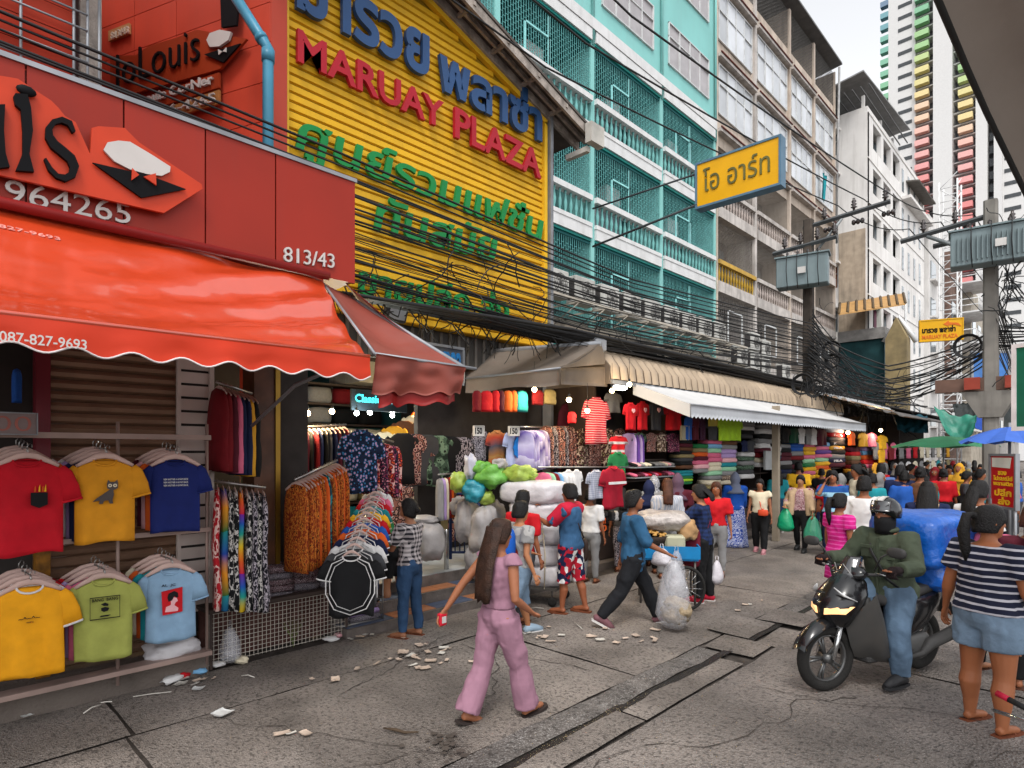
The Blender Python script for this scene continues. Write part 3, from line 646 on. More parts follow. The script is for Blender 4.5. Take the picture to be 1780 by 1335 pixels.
# windows of the upper floors
def pane_window(par, X, y0, y1, z0, z1, n, fr_m, gl, depth=.06, tr=.33, name='window'):
    w_ = MB().bx(X-.05, X+.0, y0, y1, z0, z1).build(name, mat('window_recess', (.06,.06,.06), .8), par)
    f = MB(); t = .035
    f.bx(X,X+depth,y0,y1,z0,z0+t); f.bx(X,X+depth,y0,y1,z1-t,z1); zt = z0+(z1-z0)*(1-tr)
    if tr: f.bx(X,X+depth-.003,y0,y1,zt-t/2,zt+t/2)
    for i in range(n+1):
        y = y0+(y1-y0)*i/n; y = min(max(y, y0+t/2), y1-t/2); f.bx(X+.001,X+depth+.003,y-t/2,y+t/2,z0+.002,z1-.002)
    f.build('frame', fr_m, w_)
    for i in range(n):
        a = y0+(y1-y0)*i/n+t/2; b_ = y0+(y1-y0)*(i+1)/n-t/2; tilt = .008*((i*7) % 3-1)
        for q0, q1 in (((z0+t, zt-t/2), (zt+t/2, z1-t)) if tr else ((z0+t, z1-t),)):
            m_ = MB(); m_.add([(X+.02,a,q0),(X+.02+tilt,b_,q0),(X+.02+tilt*2,b_,q1),(X+.02+tilt,a,q1)], [(0,1,2,3)]); m_.build('pane', gl, w_)
    return w_
frw = mat('frame_white', (.55,.56,.56), .5)
for fz in FL[3:]:
    for a, b_ in zip(CY[1:], CY[2:]):
        pane_window(tb, BX+.0, a+.5, b_-.5, fz+.95, fz+2.45, 4, frw, mat('blind_glass', (.36,.34,.35), .3, var=.1))
        if fz > 15: MB().bx(BX, BX+.18, a+.3, b_-.3, fz+2.5, fz+2.6).build('window_hood', trim, tb)
for c in CY[1:]: MB().tube([(BX+.07,c,14.2),(BX+.07,c,24)], .05, 8).build('rain_pipe', turq, tb)
mb = MB(); mb.bx(BX-.2,BX+.14,6.7,22.45,14.62,14.95); mb.build('cornice', tw, tb)
MB().bx(BX-1.3,BX+.08,6.7,22.45,14.42,14.6).build('cornice_trim', trim, tb)
# canopy and air-conditioner rack under the cages
can = T('old_canopy', 'stained beige and green canopy with metal rack below the turquoise building', 'canopy', (-9.8,16,5))
cm = mat('canopy_beige', (.34,.29,.23), .85, var=.2, grime=.7, gs=1, streak=.5); 
MB().bx(-10.95,-9.7,8.4,22.3,4.75,5.25).build('fascia', cm, can); MB().bx(-9.69,-9.66,8.4,22.3,4.62,4.85).build('green_band', trim, can)
MB().bx(-11,-9.66,8.4,22.3,5.26,5.3).build('top', mat('canopy_top', (.2,.18,.15), .9, grime=.6), can)
rk = MB()
for y in [9+i*1.1 for i in range(13)]: rk.bx(-10.95,-9.6,y,y+.04,5.9,5.94); rk.tube([(-9.62,y,5.92),(-10.9,y,5.3)], .015)
rk.bx(-9.64,-9.58,8.6,22.3,5.9,5.96); rk.bx(-10.3,-10.26,8.6,22.3,5.9,5.94); rk.build('rack', mat('rack_pale', (.5,.45,.38), .6, grime=.5), can)
acm = mat('ac_white', (.5,.49,.46), .6, var=.1, grime=.5, streak=.3); acd = mat('ac_grille', (.05,.045,.045), .6)
ac = T('air_conditioner', 'white air-conditioner box on the rack', 'air conditioner', (0,0,0), 0, 'air conditioners on the facade racks')
mb = MB(); mb.rbox((0,0,.35),(.34,.85,.7),.02); mb.build('case', acm, ac, local=True)
mb = MB(); mb.bx(-.12,.12,-.431,-.427,.08,.62); mb.build('side_coil', acd, ac, local=True)
mb = MB()
for r_ in (.06,.13,.2,.26):
    mb.tube([(.18, .08+r_*math.cos(t*.5236), .35+r_*math.sin(t*.5236)) for t in range(13)], .007, 4)
for t in range(8): mb.tube([(.18,.08,.35),(.18,.08+.26*math.cos(t*.785),.35+.26*math.sin(t*.785))], .006, 4)
mb.build('fan_guard', acd, ac, local=True)
spots = [(-10.0, 9.4+i*1.12, 5.95) for i in range(11)]
ordn = ['first','second','third','fourth','fifth','sixth','seventh','eighth','ninth','tenth','eleventh','twelfth','thirteenth','fourteenth','fifteenth','sixteenth','seventeenth','eighteenth','nineteenth','twentieth']
ac0 = ac
for i, s in enumerate(spots):
    q = ac0 if i == 0 else dup(ac0, s); q.location = s; q['label'] = f'{ordn[i]} air-conditioner box from the yellow wall on the long turquoise rack'
for i, (y, z) in enumerate(((22.9,5.4),(24.1,5.35),(24.1,6.1),(25.2,5.2),(25.2,5.95),(27.4,5.2))):
    dup(ac0, (-10.2, y, z), label=f'{ordn[i]} air-conditioner hung below the brown building, counting from the turquoise side')

# ================================================================= BROWN BUILDING
bw = mat('brown_concrete', (.5,.42,.35), .85, var=.16, vs=1.5, grime=.5, gs=.5, streak=.55, bump=.3, bs=20, gcol=(.17,.14,.12)); bt = mat('brown_white', (.5,.46,.43), .8, var=.15, grime=.4, streak=.5)
bb = T('brown_building', 'weathered brown concrete block with pale windows and rusty trims', 'building', (BX, 30, 0))
CB = [22.5, 26.2, 30.2, 33.6, 37.0]
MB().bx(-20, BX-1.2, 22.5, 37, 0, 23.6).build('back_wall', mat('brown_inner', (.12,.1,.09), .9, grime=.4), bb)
MB().bx(BX-1.2, BX-.02, 22.5, 37, 14.2, 20.9).build('front_wall', bw, bb)
rust = mat('rusty_red', hx('#6b3b35'), .7, var=.3, grime=.5)
for i, c in enumerate(CB): MB().bx(BX-1.2, BX+.1, c-.1 if i else c+.01, c+.1 if i < 4 else c, 3, 23.4).build('pilaster', bt if i in (1,) else bw, bb)
for fi, z in enumerate([8.8, 11.75, 14.7, 17.65, 20.6]):
    for bi, (a, b_) in enumerate(zip(CB, CB[1:])):
        a_, b2 = a+.11, b_-.11
        if z > 14 and z < 23:
            MB().bx(BX-.02, BX+.22, a_, b2, z-.05, z+.08).build('ledge', bt, bb); MB().tube([(BX+.24,a_,z+.1),(BX+.24,b2,z+.1)], .035, 6).build('rusty_gutter', rust, bb)
            if z < 20: pane_window(bb, BX+.0, a+.28, b_-.28, z+.75, z+2.75, 4, frw, glasw, tr=.4)
            else: grille(bb, BX, a_, b2, z+.9, z+2.8, mat('dark_net', (.1,.095,.09), .7), .12); MB().bx(BX-.1,BX,a_,b2,z+.08,z+.9).build('parapet', bw, bb)
        else:
            bm_ = baly if (bi == 0 and z == 8.8) else balw; hm = mat('handrail_yellow', hx('#b8923a'), .6, grime=.4) if (bi == 0 and z == 8.8) else bt
            MB().bx(BX-1.2, BX+.15, a_, b2, z-.45, z-.02).build('slab', bt, bb); balusters(bb, BX+.05, a+.15, b_-.15, z, bm_, .26)
            MB().bx(BX-.05, BX+.17, a_, b2, z+.66, z+.82).build('handrail', hm, bb)
            grille(bb, BX-.03, a_, b2, z+.85, z+2.4, mat('dark_grille', (.16,.14,.12), .6), .11, rows=(bi == 0))
            MB().bx(BX-1.19, BX-1.14, a+.5, a+1.3, z, z+2.1).build('door', mat('door_brown', hx('#5c4a38'), .7), bb); MB().bx(BX-1.19, BX-1.14, a+1.7, b_-.5, z+.8, z+2.1).build('window', glas, bb)
for bi, (a, b_) in enumerate(zip(CB, CB[1:])):
    MB().bx(BX-1.2, BX+.1, a+.11, b_-.11, 5.5, 5.85).build('slab', bt, bb); grille(bb, BX, a+.11, b_-.11, 5.85, 8.3, mat('grey_grille', (.2,.19,.18), .6), .16)
    fmm = MB(); y0 = a+1.1
    for q in ((y0,y0+.06,6.4,7.8),(y0+1.3,y0+1.36,6.4,7.8),(y0,y0+1.36,7.74,7.8),(y0,y0+1.36,6.4,6.46)): fmm.bx(BX+.01,BX+.05,*q)
    fmm.build('cage_frame', frw, bb); MB().bx(BX-1.19,BX-.9,a+1,a+2.6,6.2,7.9).build('inner_room_front', mat('pale_inner', (.4,.38,.35), .8), bb)
    pane_window(bb, BX-1.15, a+.4, b_-.6, 3.6, 5.0, 3, frw, glas)
mb = MB(); mb.box((BX-.6,29.9,23.75),(2.0,14.6,.12),(0,R(-6),0)); mb.build('roof', mat('roof_grey', (.12,.12,.12), .7), bb)
mb = MB(); mb.tube([(BX+.3,37,23.6),(BX+.1,37.1,14.4)], .06, 6); mb.build('rain_pipe', mat('pipe_grey', (.3,.3,.3), .6), bb)
cl = T('hanging_cloth', 'turquoise cloth hanging from a high window of the brown building', 'cloth', (BX+.2,34.6,14.6))
p = onX(1433,330,BX+.3); mb = MB(); mb.sheet(lambda u, v: (BX+.3+.06*math.sin(u*9+v*3), p.y-.3+.6*u*(1-.4*v), p.z+.8-1.4*v), 8, 10, .01); mb.build('sheet', fab('teal'), cl)

# ================================================================= WHITE BUILDING
wb = T('white_building', 'tall off-white apartment block with open shed roof on top', 'building', (-9.8, 39, 0))
ww = mat('white_concrete', (.72,.7,.68), .8, var=.08, vs=.6, grime=.2, gs=.35, streak=.3, gcol=(.2,.17,.14)); tan = mat('tan_column', (.42,.34,.26), .85, var=.15, streak=.5, grime=.3)
WX = -9.8; WY = 39.0
MB().bx(-16, WX-.9, WY+.9, 54, 0, 21.6).build('core', mat('white_inner', (.2,.19,.18), .9), wb)
MB().bx(-16, WX, WY, WY+.9, 0, 4).build('base_wall', ww, wb); 
def at39(px, py): return onY(px, py, WY)
fz = [21.6-2.62*i for i in range(9)]
for i in range(7):
    top = fz[i]
    # corner face: spandrel above window, window, tan column
    MB().bx(-12.4, WX-1.55, WY, WY+.2, top-.72, top).build('spandrel', ww, wb); MB().bx(-12.4, WX-1.55, WY, WY+.2, top-2.62, top-1.98).build('spandrel', ww, wb)
    MB().bx(-12.4, WX-1.4, WY-.45, WY, top-.62, top-.5).build('window_hood', ww, wb)
    q = MB().bx(-12.4, WX-1.55, WY+.16, WY+.2, top-1.98, top-.72).build('window', glas if i != 3 else mat('brown_curtain', hx('#8a5a44'), .7), wb)
    f = MB()
    for x in (-12.3, -11.75, WX-1.6): f.bx(x-.03, x+.03, WY+.1, WY+.15, top-1.98, top-.72)
    f.bx(-12.4, WX-1.55, WY+.1, WY+.147, top-1.15, top-1.1); f.build('frame', frw, q)
    for j in range(3):
        y0 = WY+.9+j*2.3; 
        MB().bx(WX-.25, WX, y0-.9 if j == 0 else y0-.25, y0+.25, top-2.62, top).build('pier', ww, wb)
        MB().bx(WX-.25, WX, y0+.25, y0+2.05, top-2.62, top-1.75).build('spandrel', ww, wb); MB().bx(WX-.25, WX, y0+.25, y0+2.05, top-.3, top).build('spandrel', ww, wb)
        MB().bx(WX-.6, WX-.5, y0+.25, y0+2.05, top-1.75, top-.3).build('window', glas if (i, j) not in ((4,0),(4,1)) else mat('green_shutter' if j == 0 else 'maroon_shutter', (.02,.2,.09) if j == 0 else (.16,.02,.06), .5), wb)
    MB().bx(WX-.25, WX, WY+7.55, 54, top-2.62, top-.06).build('wall_bay', ww, wb); MB().bx(WX-.2, WX+.04, WY+.0, 54, top-.055, top).build('string_course', ww, wb)
    for j in range(4):
        y0 = WY+8.1+j*1.7; MB().bx(WX, WX+.03, y0, y0+.45, top-2.1, top-.6).build('slit_window', glas, wb)
MB().bx(WX-1.55, WX-.0, WY-.02, WY+.3, 0, 21.6).build('corner_column', ww, wb); MB().bx(WX-1.5, WX-.1, WY-.06, WY-.02, 0, 14.9).build('tan_facing', tan, wb)
MB().bx(-16, WX, WY, 54, 21.6, 21.9).build('roof_slab', ww, wb)
rs = MB(); rs.add([(-14,WY-1.2,22.7),(WX+.1,WY-1.2,23.3),(WX+.7,WY+7,22.9),(-14,WY+7,23.0),(-14,WY-1.2,22.78),(WX+.1,WY-1.2,23.38),(WX+.7,WY+7,22.98),(-14,WY+7,22.38)], [(3,2,1,0),(4,5,6,7),(0,1,5,4),(1,2,6,5),(2,3,7,6),(3,0,4,7)])
rs = rs.build('shed_roof', mat('corrugated_grey', (.22,.22,.22), .6, var=.15), wb)
for i in range(12):
    x = -14+i*.42; MB().bx(x, x+.05, WY-1.5, WY+7.5, 22.3, 22.36).build('purlin', mat('purlin_dark', (.1,.1,.1), .7), rs)
for x, y in ((WX-.3,WY+.3),(WX-.3,WY+4),(WX-.3,WY+7),(-12.5,WY+.3)): MB().bx(x-.08,x+.08,y-.08,y+.08,21.9,22.7).build('roof_post', ww, wb)
MB().bx(-14,WX-2.2,WY-1.52,WY-1.47,22.1,22.8).build('roof_fascia', mat('corrugated_pale', (.5,.5,.5), .6), wb)
MB().box((WX-.4,WY+12,20.6),(2.4,5.5,.1),(0,R(12),0)).build('side_roof', mat('side_roof_dark', (.1,.09,.08), .8), wb)
MB().bx(WX-1.0,WX+.55,WY+8,54.3,18.9,19.1).build('eave', ww, wb)
lt = T('lean_to_roof', 'sloping translucent yellow sheet roof on brackets beside the white block', 'roof', (-8,36,10))
A = atT(1456,520,31); B = atT(1572,500,38); 
aA, aB = atT(1456,537,31), atT(1574,514,35); bA, bB = atT(1462,531,33), atT(1570,516,37)
ylm = mat('sheet_amber', hx('#a8814e'), .5, var=.2, vs=3)
mb = MB(); q = [atT(1458,548,31), atT(1574,530,33), atT(1570,512,36), atT(1460,530,34)]
mb.add([tuple(v) for v in q]+[tuple(v+Vector((0,0,.08))) for v in q], [(3,2,1,0),(4,5,6,7),(0,1,5,4),(1,2,6,5),(2,3,7,6),(3,0,4,7)]); mb.build('sheet', ylm, lt)
mb = MB()
for i in range(9):
    t = i/8; a = q[0].lerp(q[1], t); b_ = q[3].lerp(q[2], t); mb.tube([a+Vector((0,0,.1)), b_+Vector((0,0,.1))], .07, 4)
mb.build('rib', mat('rib_dark', (.1,.07,.04), .7), lt)
MB().tube([q[1], q[1]-Vector((0,0,2.2))], .05, 6).build('post', frw, lt)
# teal netted hoarding with a small gabled front
tn = T('netted_block', 'low block wrapped in dark teal netting beside a narrow cream gable', 'building', (-9,30,0))
a = onY(1458,700,37.5); c_ = onY(1540,600,37.5)
MB().bx(a.x, c_.x, 37.5, 38.6, 2.8, 8.2).build('netting', mat('teal_net', (.012,.045,.05), .85, var=.35, vs=2), tn)
MB().bx(a.x, c_.x, 37.3, 38.6, 8.2, 8.8).build('parapet', mat('grey_parapet', (.25,.24,.23), .85, grime=.6), tn)
g1 = onY(1545,700,37.4); g2 = onY(1582,700,37.4); gm = (g1.x+g2.x)/2
mb = MB(); mb.prism([(g1.x,3.2),(g2.x,3.2),(g2.x,8.0),(gm,9.1),(g1.x,8.0)], (0,37.45,0), (1,0,0), (0,0,1), .8); mb.build('gable', mat('cream_gable', hx('#8a7a58'), .8, grime=.5), tn)
mb = MB(); mb.tube([(g1.x-.2,37.3,7.95),(gm,37.3,9.2),(g2.x+.3,37.3,7.8)], .14, 4); mb.build('gable_edge', tw, tn); MB().bx(g1.x-.18,g1.x-.02,37.3,37.42,2.8,8.2).build('pipe', mat('pale_blue_pipe', (.2,.3,.34), .5), tn)
# ================================================================= FAR BUILDINGS
def far_building(label, X, y0, y1, h, m, fl=3.0, bay=3.2, wcol=glas, extra=None, front=None):
    t_ = T('far_building', label, 'building', (X, y0, 0)); MB().bx(X-8, X, y0, y1, 0, h).build('wall', m, t_)
    n = int((y1-y0)/bay); wme = MB().bx(0,.06,0,bay*.55,0,fl*.5).mesh('window', wcol); sme = MB().bx(0,.35,-.1,bay*.7,-.14,-.02).mesh('sill', ww)
    k = int((h-4)/fl)
    for i in range(n):
        for j in range(k):
            for me, nm in ((wme, 'window'), (sme, 'sill')):
                o = bpy.data.objects.new(nm, me); COL.objects.link(o); o.parent = t_; o.location = (0, i*bay+bay*.2, 4+j*fl)
    fw = MB().bx(0,1.2,-.06,0,0,fl*.5).mesh('window', wcol)
    for j in range(k):
        for i in range(2):
            o = bpy.data.objects.new('window', fw); COL.objects.link(o); o.parent = t_; o.location = (-1.9-i*2.4, 0, 4+j*fl)
    return t_
gw = mat('far_grey', (.42,.4,.38), .85, var=.15, grime=.4, streak=.4); fbw = mat('far_brown', (.16,.1,.08), .85, var=.3, grime=.5); fcr = mat('far_cream', (.45,.4,.33), .85, grime=.4, streak=.4)
far_building('narrow grey far block behind the scaffold tower', -9.6, 54.5, 60, 20, ww, 2.8)
far_building('rusty brown far block between pale neighbours', -9.2, 60.5, 66, 18.5, fbw, 3)
far_building('cream far block with a stepped top', -8.6, 66.5, 75, 16.5, fcr, 2.8)
far_building('pale grey far block half hidden by the tall pole', -8.2, 76, 90, 15, gw, 2.8)
far_building('lowest far block closing the street', -9, 92, 112, 16, gw, 3)
b2 = T('street_end_building', 'dark cluttered block closing the street behind the umbrellas', 'building', (8, 70, 0)); MB().bx(-4,26,72,78,0,13).build('wall', mat('end_brown', (.14,.1,.085), .9, var=.4, vs=.6, grime=.6), b2)
for i in range(8):
    for j in range(3): MB().bx(-3+i*3.4,-1.2+i*3.4,71.9,72,3.6+j*3,5.4+j*3).build('window', glas, b2)
# stair tower scaffold
sc_ = T('scaffold_tower', 'slender white steel stair scaffold climbing beside the far blocks', 'scaffold', (-8.6,55,0)); mb = MB()
sx, sy2 = -8.9, 54.2
for dx, dy in ((0,0),(1.1,0),(0,1.6),(1.1,1.6)): mb.tube([(sx+dx,sy2+dy,0),(sx+dx,sy2+dy,22)], .06, 5)
for i in range(22):
    z = i*1.0+.5
    mb.tube([(sx,sy2,z),(sx+1.1,sy2,z)],.035,4); mb.tube([(sx,sy2+1.6,z),(sx+1.1,sy2+1.6,z)],.035,4); mb.tube([(sx+1.1,sy2,z),(sx+1.1,sy2+1.6,z)],.035,4)
    mb.tube([(sx,sy2,z),(sx+1.1,sy2,z+1)] if i % 2 else [(sx+1.1,sy2,z),(sx,sy2,z+1)],.03,4); mb.tube([(sx+1.1,sy2,z),(sx+1.1,sy2+1.6,z+1)],.03,4)
mb.build('frame', mat('scaffold_white', (.6,.6,.6), .5), sc_)
sb_ = T('balcony_scaffold', 'white railings of small fire balconies stacked on the far brown block', 'scaffold', (-8,62,0)); mb = MB()
for k in range(5):
    z = 5.5+k*2.7; x0 = -9.2; mb.bx(x0,x0+1.8,58+k*1.2,63+k*1.2,z-.12,z)
    for i in range(9): mb.tube([(x0+1.75,58+k*1.2+i*.6,z),(x0+1.75,58+k*1.2+i*.6,z+1)],.03,4)
    for h in (.5,1.0): mb.tube([(x0+1.75,58+k*1.2,z+h),(x0+1.75,63+k*1.2,z+h)],.04,4); mb.tube([(x0,58+k*1.2,z+h),(x0+1.75,58+k*1.2,z+h)],.04,4)
mb.build('railing', mat('scaffold_white', (.6,.6,.6), .5), sb_)
# ================================================================= TOWER
tt = T('residential_tower', 'very tall white tower with balconies shading from blue and green through yellow to red', 'tower', (-30,179,0))
twm = mat('tower_white', (.62,.61,.6), .7, var=.04); TY = 179.0
def tx(px): return onY(px, 300, TY).x
def wl(a, b_, y, d=9): MB().bx(tx(a), tx(b_), y, y+d, 0, 135).build('wall', twm, tt)
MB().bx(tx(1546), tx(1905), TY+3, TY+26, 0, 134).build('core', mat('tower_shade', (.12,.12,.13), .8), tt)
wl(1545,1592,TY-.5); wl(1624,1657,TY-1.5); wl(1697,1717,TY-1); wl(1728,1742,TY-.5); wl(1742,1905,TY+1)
pal = ['#1b5f8a','#2a8f9c','#3fa58c','#4fae83','#57b27a','#6fbb74','#8cc46c','#b5cf70','#e0d070','#ecd07a','#eec39a','#eeae98','#ea9c94','#e88a86','#e6766f','#e2605a','#d9504c']
def pcol(t): return pal[max(0, min(len(pal)-1, int(t*len(pal))))]
tin = mat('tower_window', (.06,.065,.07), .4)
bm_c = {}
def balme(col, w_):
    k = (col, round(w_,2))
    if k not in bm_c:
        b0 = MB(); b0.bx(0,w_,-1.6,0,0,1.35); bm_c[k] = b0.mesh('balcony', mat('balcony_'+col, tuple(c*.68+.17 for c in hx(col)), .6, var=.05))
    return bm_c[k]
slit = MB().bx(0,3.0,-.08,0,0,.9).mesh('window', tin); slit2 = MB().bx(0,2.2,-.08,0,0,1.0).mesh('window', tin)
def put(me, name, x, y, z):
    o = bpy.data.objects.new(name, me); COL.objects.link(o); o.parent = tt; o.matrix_parent_inverse = wm(tt).inverted(); o.location = (x, y, z)
for k in range(10, 44):
    z = k*3.0; hgt = z
    put(slit, 'window', tx(1562), TY-.5, z+.6)
    yv = 785-(z-HC)/150*1050   # height band used for the colour sequence
    put(balme(pcol((yv+130)/540), tx(1616)-tx(1592)), 'balcony', tx(1592), TY, z)
    put(balme(pcol((yv+40)/470), tx(1692)-tx(1667)), 'balcony', tx(1667), TY, z)
    if yv < 170: put(balme(pcol((yv+40)/700), 1.8), 'balcony', tx(1531), TY+1, z)
    put(bm_c.setdefault('s1', MB().bx(0, tx(1624)-tx(1592), -.3, 2.5, 0, .3).mesh('slab', twm)), 'slab', tx(1592), TY+.5, z-.4)
    put(bm_c.setdefault('s2', MB().bx(0, tx(1697)-tx(1657), -.3, 2.5, 0, .3).mesh('slab', twm)), 'slab', tx(1657), TY+.5, z-.4)
    put(bm_c.setdefault('s3', MB().bx(0, 1.0, -.1, .3, 0, 1.8).mesh('window', tin)), 'window', tx(1719), TY+.9, z)
    for px in (1745, 1790, 1835): put(slit, 'window', tx(px), TY+1, z+.6)
# ================================================================= AWNINGS
def nz(*a): return noise.noise(Vector(a))
vin = mat('awning_vinyl', hx('#bb3b18'), .28, var=.06, vs=2, spec=1, coat=1, bump=.05, bs=3)
vind = mat('awning_vinyl_dull', hx('#7d3d33'), .5, var=.12, vs=3, grime=.35, gs=2, gcol=(.2,.1,.09)); vinr = mat('awning_vinyl_dark', hx('#7d1715'), .5, var=.1)
pipe_w = mat('piping_white', (.6,.55,.55), .6)
aw = T('red_awning', 'bright orange-red vinyl awning with scalloped white-piped hem over the T-shirts', 'awning', (-4.6, 1, 2.8))
def awn(u, v):
    # u along the street, v from the wall down to the bar
    y = -2.9+(2.78+2.9)*u - v*(.25*u); x = -5.22+1.2*v; z = 3.66-.93*v - .10*math.sin(math.pi*v)
    pull = max(0, u-.72)/.28
    fold = .022*math.sin((y*3+x*9)*2.2)*math.exp(-((u-.93)**2)*40)*(1-v*.5)
    fold += .006*nz(y*1.5, v*9, 1)*math.sin(math.pi*v) + .010*nz(y*.8, v*2.5, 4)*math.sin(math.pi*v) + .004*nz(y*9, v*14, 7)
    return (x+fold*.6, y, z+fold+.04*v*u)
mb = MB(); mb.sheet(awn, 110, 40, 0); mb.build('canopy', vin, aw)
def val(u, v):
    y = -2.9+5.43*u; sc_l = .24; hem = .135+.03*abs(math.sin(math.pi*y/sc_l))*-1+.02*math.cos(2*math.pi*y/.29)
    z0 = 2.73+.045*u; return (-4.02+.02*v+.02*nz(y*3, v*2, 2)*v+.012*math.sin(y*14)*v, y, z0-(.165+.022*math.cos(2*math.pi*y/.27))*v)
mb = MB(); mb.sheet(val, 220, 6, 0); mb.build('valance', mat('awning_hem', hx('#b32e12'), .5, var=.08, vs=2, bump=.1, bs=5), aw)
mb = MB(); mb.tube([Vector(val(i/220,1)) for i in range(221)], .006, 5); mb.build('piping', pipe_w, aw)
mb = MB(); mb.tube([(-4.03,-2.9,2.735),(-4.03,2.53,2.78)], .016, 8); mb.build('front_bar', vin, aw)
mb = MB(); mb.tube([(-5.15,-2.9,3.68),(-5.15,2.8,3.68)], .04, 8); mb.build('roller', vinr, aw)
mb = MB()
for y in (-1.5, 2.4): mb.tube([(-5.9,y,2.3),(-5.0,y,2.62),(-4.05,y,2.74)], .016, 6)
mb.build('arm', greyst, aw)
tx_ = T('awning_phone_number', 'white phone number 087-827-9693 along the scalloped awning hem', 'awning lettering', (-4, .5, 2.65))
A = onX(-2,607,-3.985); B = onX(150,612,-3.985); lettering(tx_, '087-827-9693', (-3.975, A.y, 2.605), (0,1,0), (0,0,1), B.y-A.y, .055, .003, wht, .01)
tx2 = T('awning_top_number', 'faded white phone number near the top of the awning slope', 'awning lettering', (-4.9, .5, 3.4))
n_ = Vector((.93,0,1.2)).normalized(); upv = Vector((-1.2,0,.93)).normalized(); p = Vector(awn(.62,.16)); A = onX(-60,398,p.x); B = onX(106,418,p.x)
lettering(tx2, '087-827-9693', (p.x, A.y, p.z+.01), (0,1,-.02), upv, B.y-A.y, .055, .004, mat('faded_pink', hx('#d98a80'), .5), .01)
sa = T('side_awning', 'faded pinkish awning panel hanging past the corner of the bright red awning', 'awning', (-4.6, 3, 2.7))
A0 = Vector((-5.25,2.80,3.63)); A1 = Vector((-5.35,3.14,3.58)); B0 = Vector((-4.0,2.56,2.80)); B1 = Vector((-3.93,3.40,2.77))
def sa_(u, v): p = A0.lerp(A1,u).lerp(B0.lerp(B1,u), v); s_ = math.sin(math.pi*v)*math.sin(math.pi*u); return p+Vector((0,0,-.12*s_+.015*nz(u*4,v*6,3)))
mb = MB(); mb.sheet(sa_, 20, 24, .004); mb.build('canopy', vind, sa)
def sv(u, v):
    p = B0.lerp(B1,u); return p+Vector((.02-.10*v*(1-u)+.05*math.sin(u*11)*v+.03*nz(u*5,v*3,5), .02*v*(1-2*u), -(.30-.07*u+.015*math.sin(u*25))*v))
mb = MB(); mb.sheet(sv, 30, 14, .003); mb.build('valance', vind, sa)
mb = MB(); mb.sheet(lambda u, v: Vector(sv(.06+.9*u,1))+Vector((-.03,0,.03-.13*v+.03*u)), 26, 4, .003); mb.build('lower_strip', vinr, sa)
mb = MB(); mb.tube([B0, B1+Vector((.02,.12,0))], .014, 6); mb.tube([A0, B0], .012, 6); mb.tube([A1, B1], .02, 6); mb.build('bar', greyst, sa)
mb = MB(); C0 = Vector((-5.3,3.05,3.7)); mb.sheet(lambda u, v: (C0.lerp(Vector((-5.7,3.5,3.6)),u)).lerp(Vector((-4.0,3.42,2.79)), v)+Vector((0,0,-.05*math.sin(math.pi*v))), 6, 16, .004); mb.build('rear_flap', vinr, sa)
fl_ = T('floodlight', 'dark rectangular floodlight under the last green letters', 'lamp', (-7.2,5,3.9)); c = onX(687,545,-7.25)
mb = MB(); mb.rbox(c, (.12,.36,.24), .02, (0,R(20),0)); mb.build('case', mat('lamp_case', (.03,.03,.035), .5), fl_); mb = MB(); mb.box(c+Vector((.065,0,-.02)), (.01,.26,.15), (0,R(20),0)); mb.build('glass', mat('lamp_glass', (.25,.27,.3), .2), fl_)
# grey retractable awning facing the alley + barrel awning along the stalls
gc = mat('grey_canvas', hx('#6f655c'), .85, var=.12, vs=2, grime=.4, gs=1.2, bump=.2, bs=15); gcl = mat('ribbed_canvas', hx('#a3917c'), .8, var=.14, vs=2, grime=.35, gs=1.5, gcol=(.12,.1,.085))
ga = T('grey_side_awning', 'taupe canvas awning facing the market entrance beside the cart', 'awning', (-7, 7.5, 3.3))
K0 = onX(811,636,-8.6); 
K0 = atT(811,636,10.9); K1 = atT(1045,598,9.9); F0 = atT(811,676,10.2); F1 = atT(974,642,8.9)
K0.z = K1.z = 3.82; F0.z = F1.z = 3.28
mb = MB(); mb.sheet(lambda u, v: (K0.lerp(K1,u)).lerp(F0.lerp(F1,u), v)+Vector((0,0,-.06*math.sin(math.pi*v)+.02*nz(u*5,v*4,1))), 24, 12, .01); mb.build('canopy', gc, ga)
mb = MB(); mb.sheet(lambda u, v: F0.lerp(F1,u)+Vector((0,-.02*v,-(.24+.02*math.sin(u*9))*v)), 24, 4, .008); mb.build('valance', gc, ga)
mb = MB(); mb.sheet(lambda u, v: F1.lerp(Vector((-6.1,8.5,3.4)),u)+Vector((0,0,(.1*u)-(.24+.1*u)*v)), 10, 4, .008); mb.build('return_flap', mat('grey_canvas_dark', hx('#574d45'), .85, grime=.3), ga)
mb = MB(); mb.add([tuple(F1),tuple(K1),(-6.1,8.5,3.55)], [(0,1,2)]); mb.build('gusset', gc, ga)
mb = MB(); mb.tube([K0,K1],.05,8); mb.tube([F0,F1],.02,6); mb.build('bar', greyst, ga)
rb = T('barrel_awning', 'long ribbed beige barrel awning over the clothes stalls', 'awning', (-6.3, 14, 3.4))
y0, y1 = 8.45, 21.0; nr = 50
prof = [(-7.4,3.86),(-6.9,3.88),(-6.45,3.84),(-6.15,3.70),(-6.0,3.5),(-5.97,3.28)]
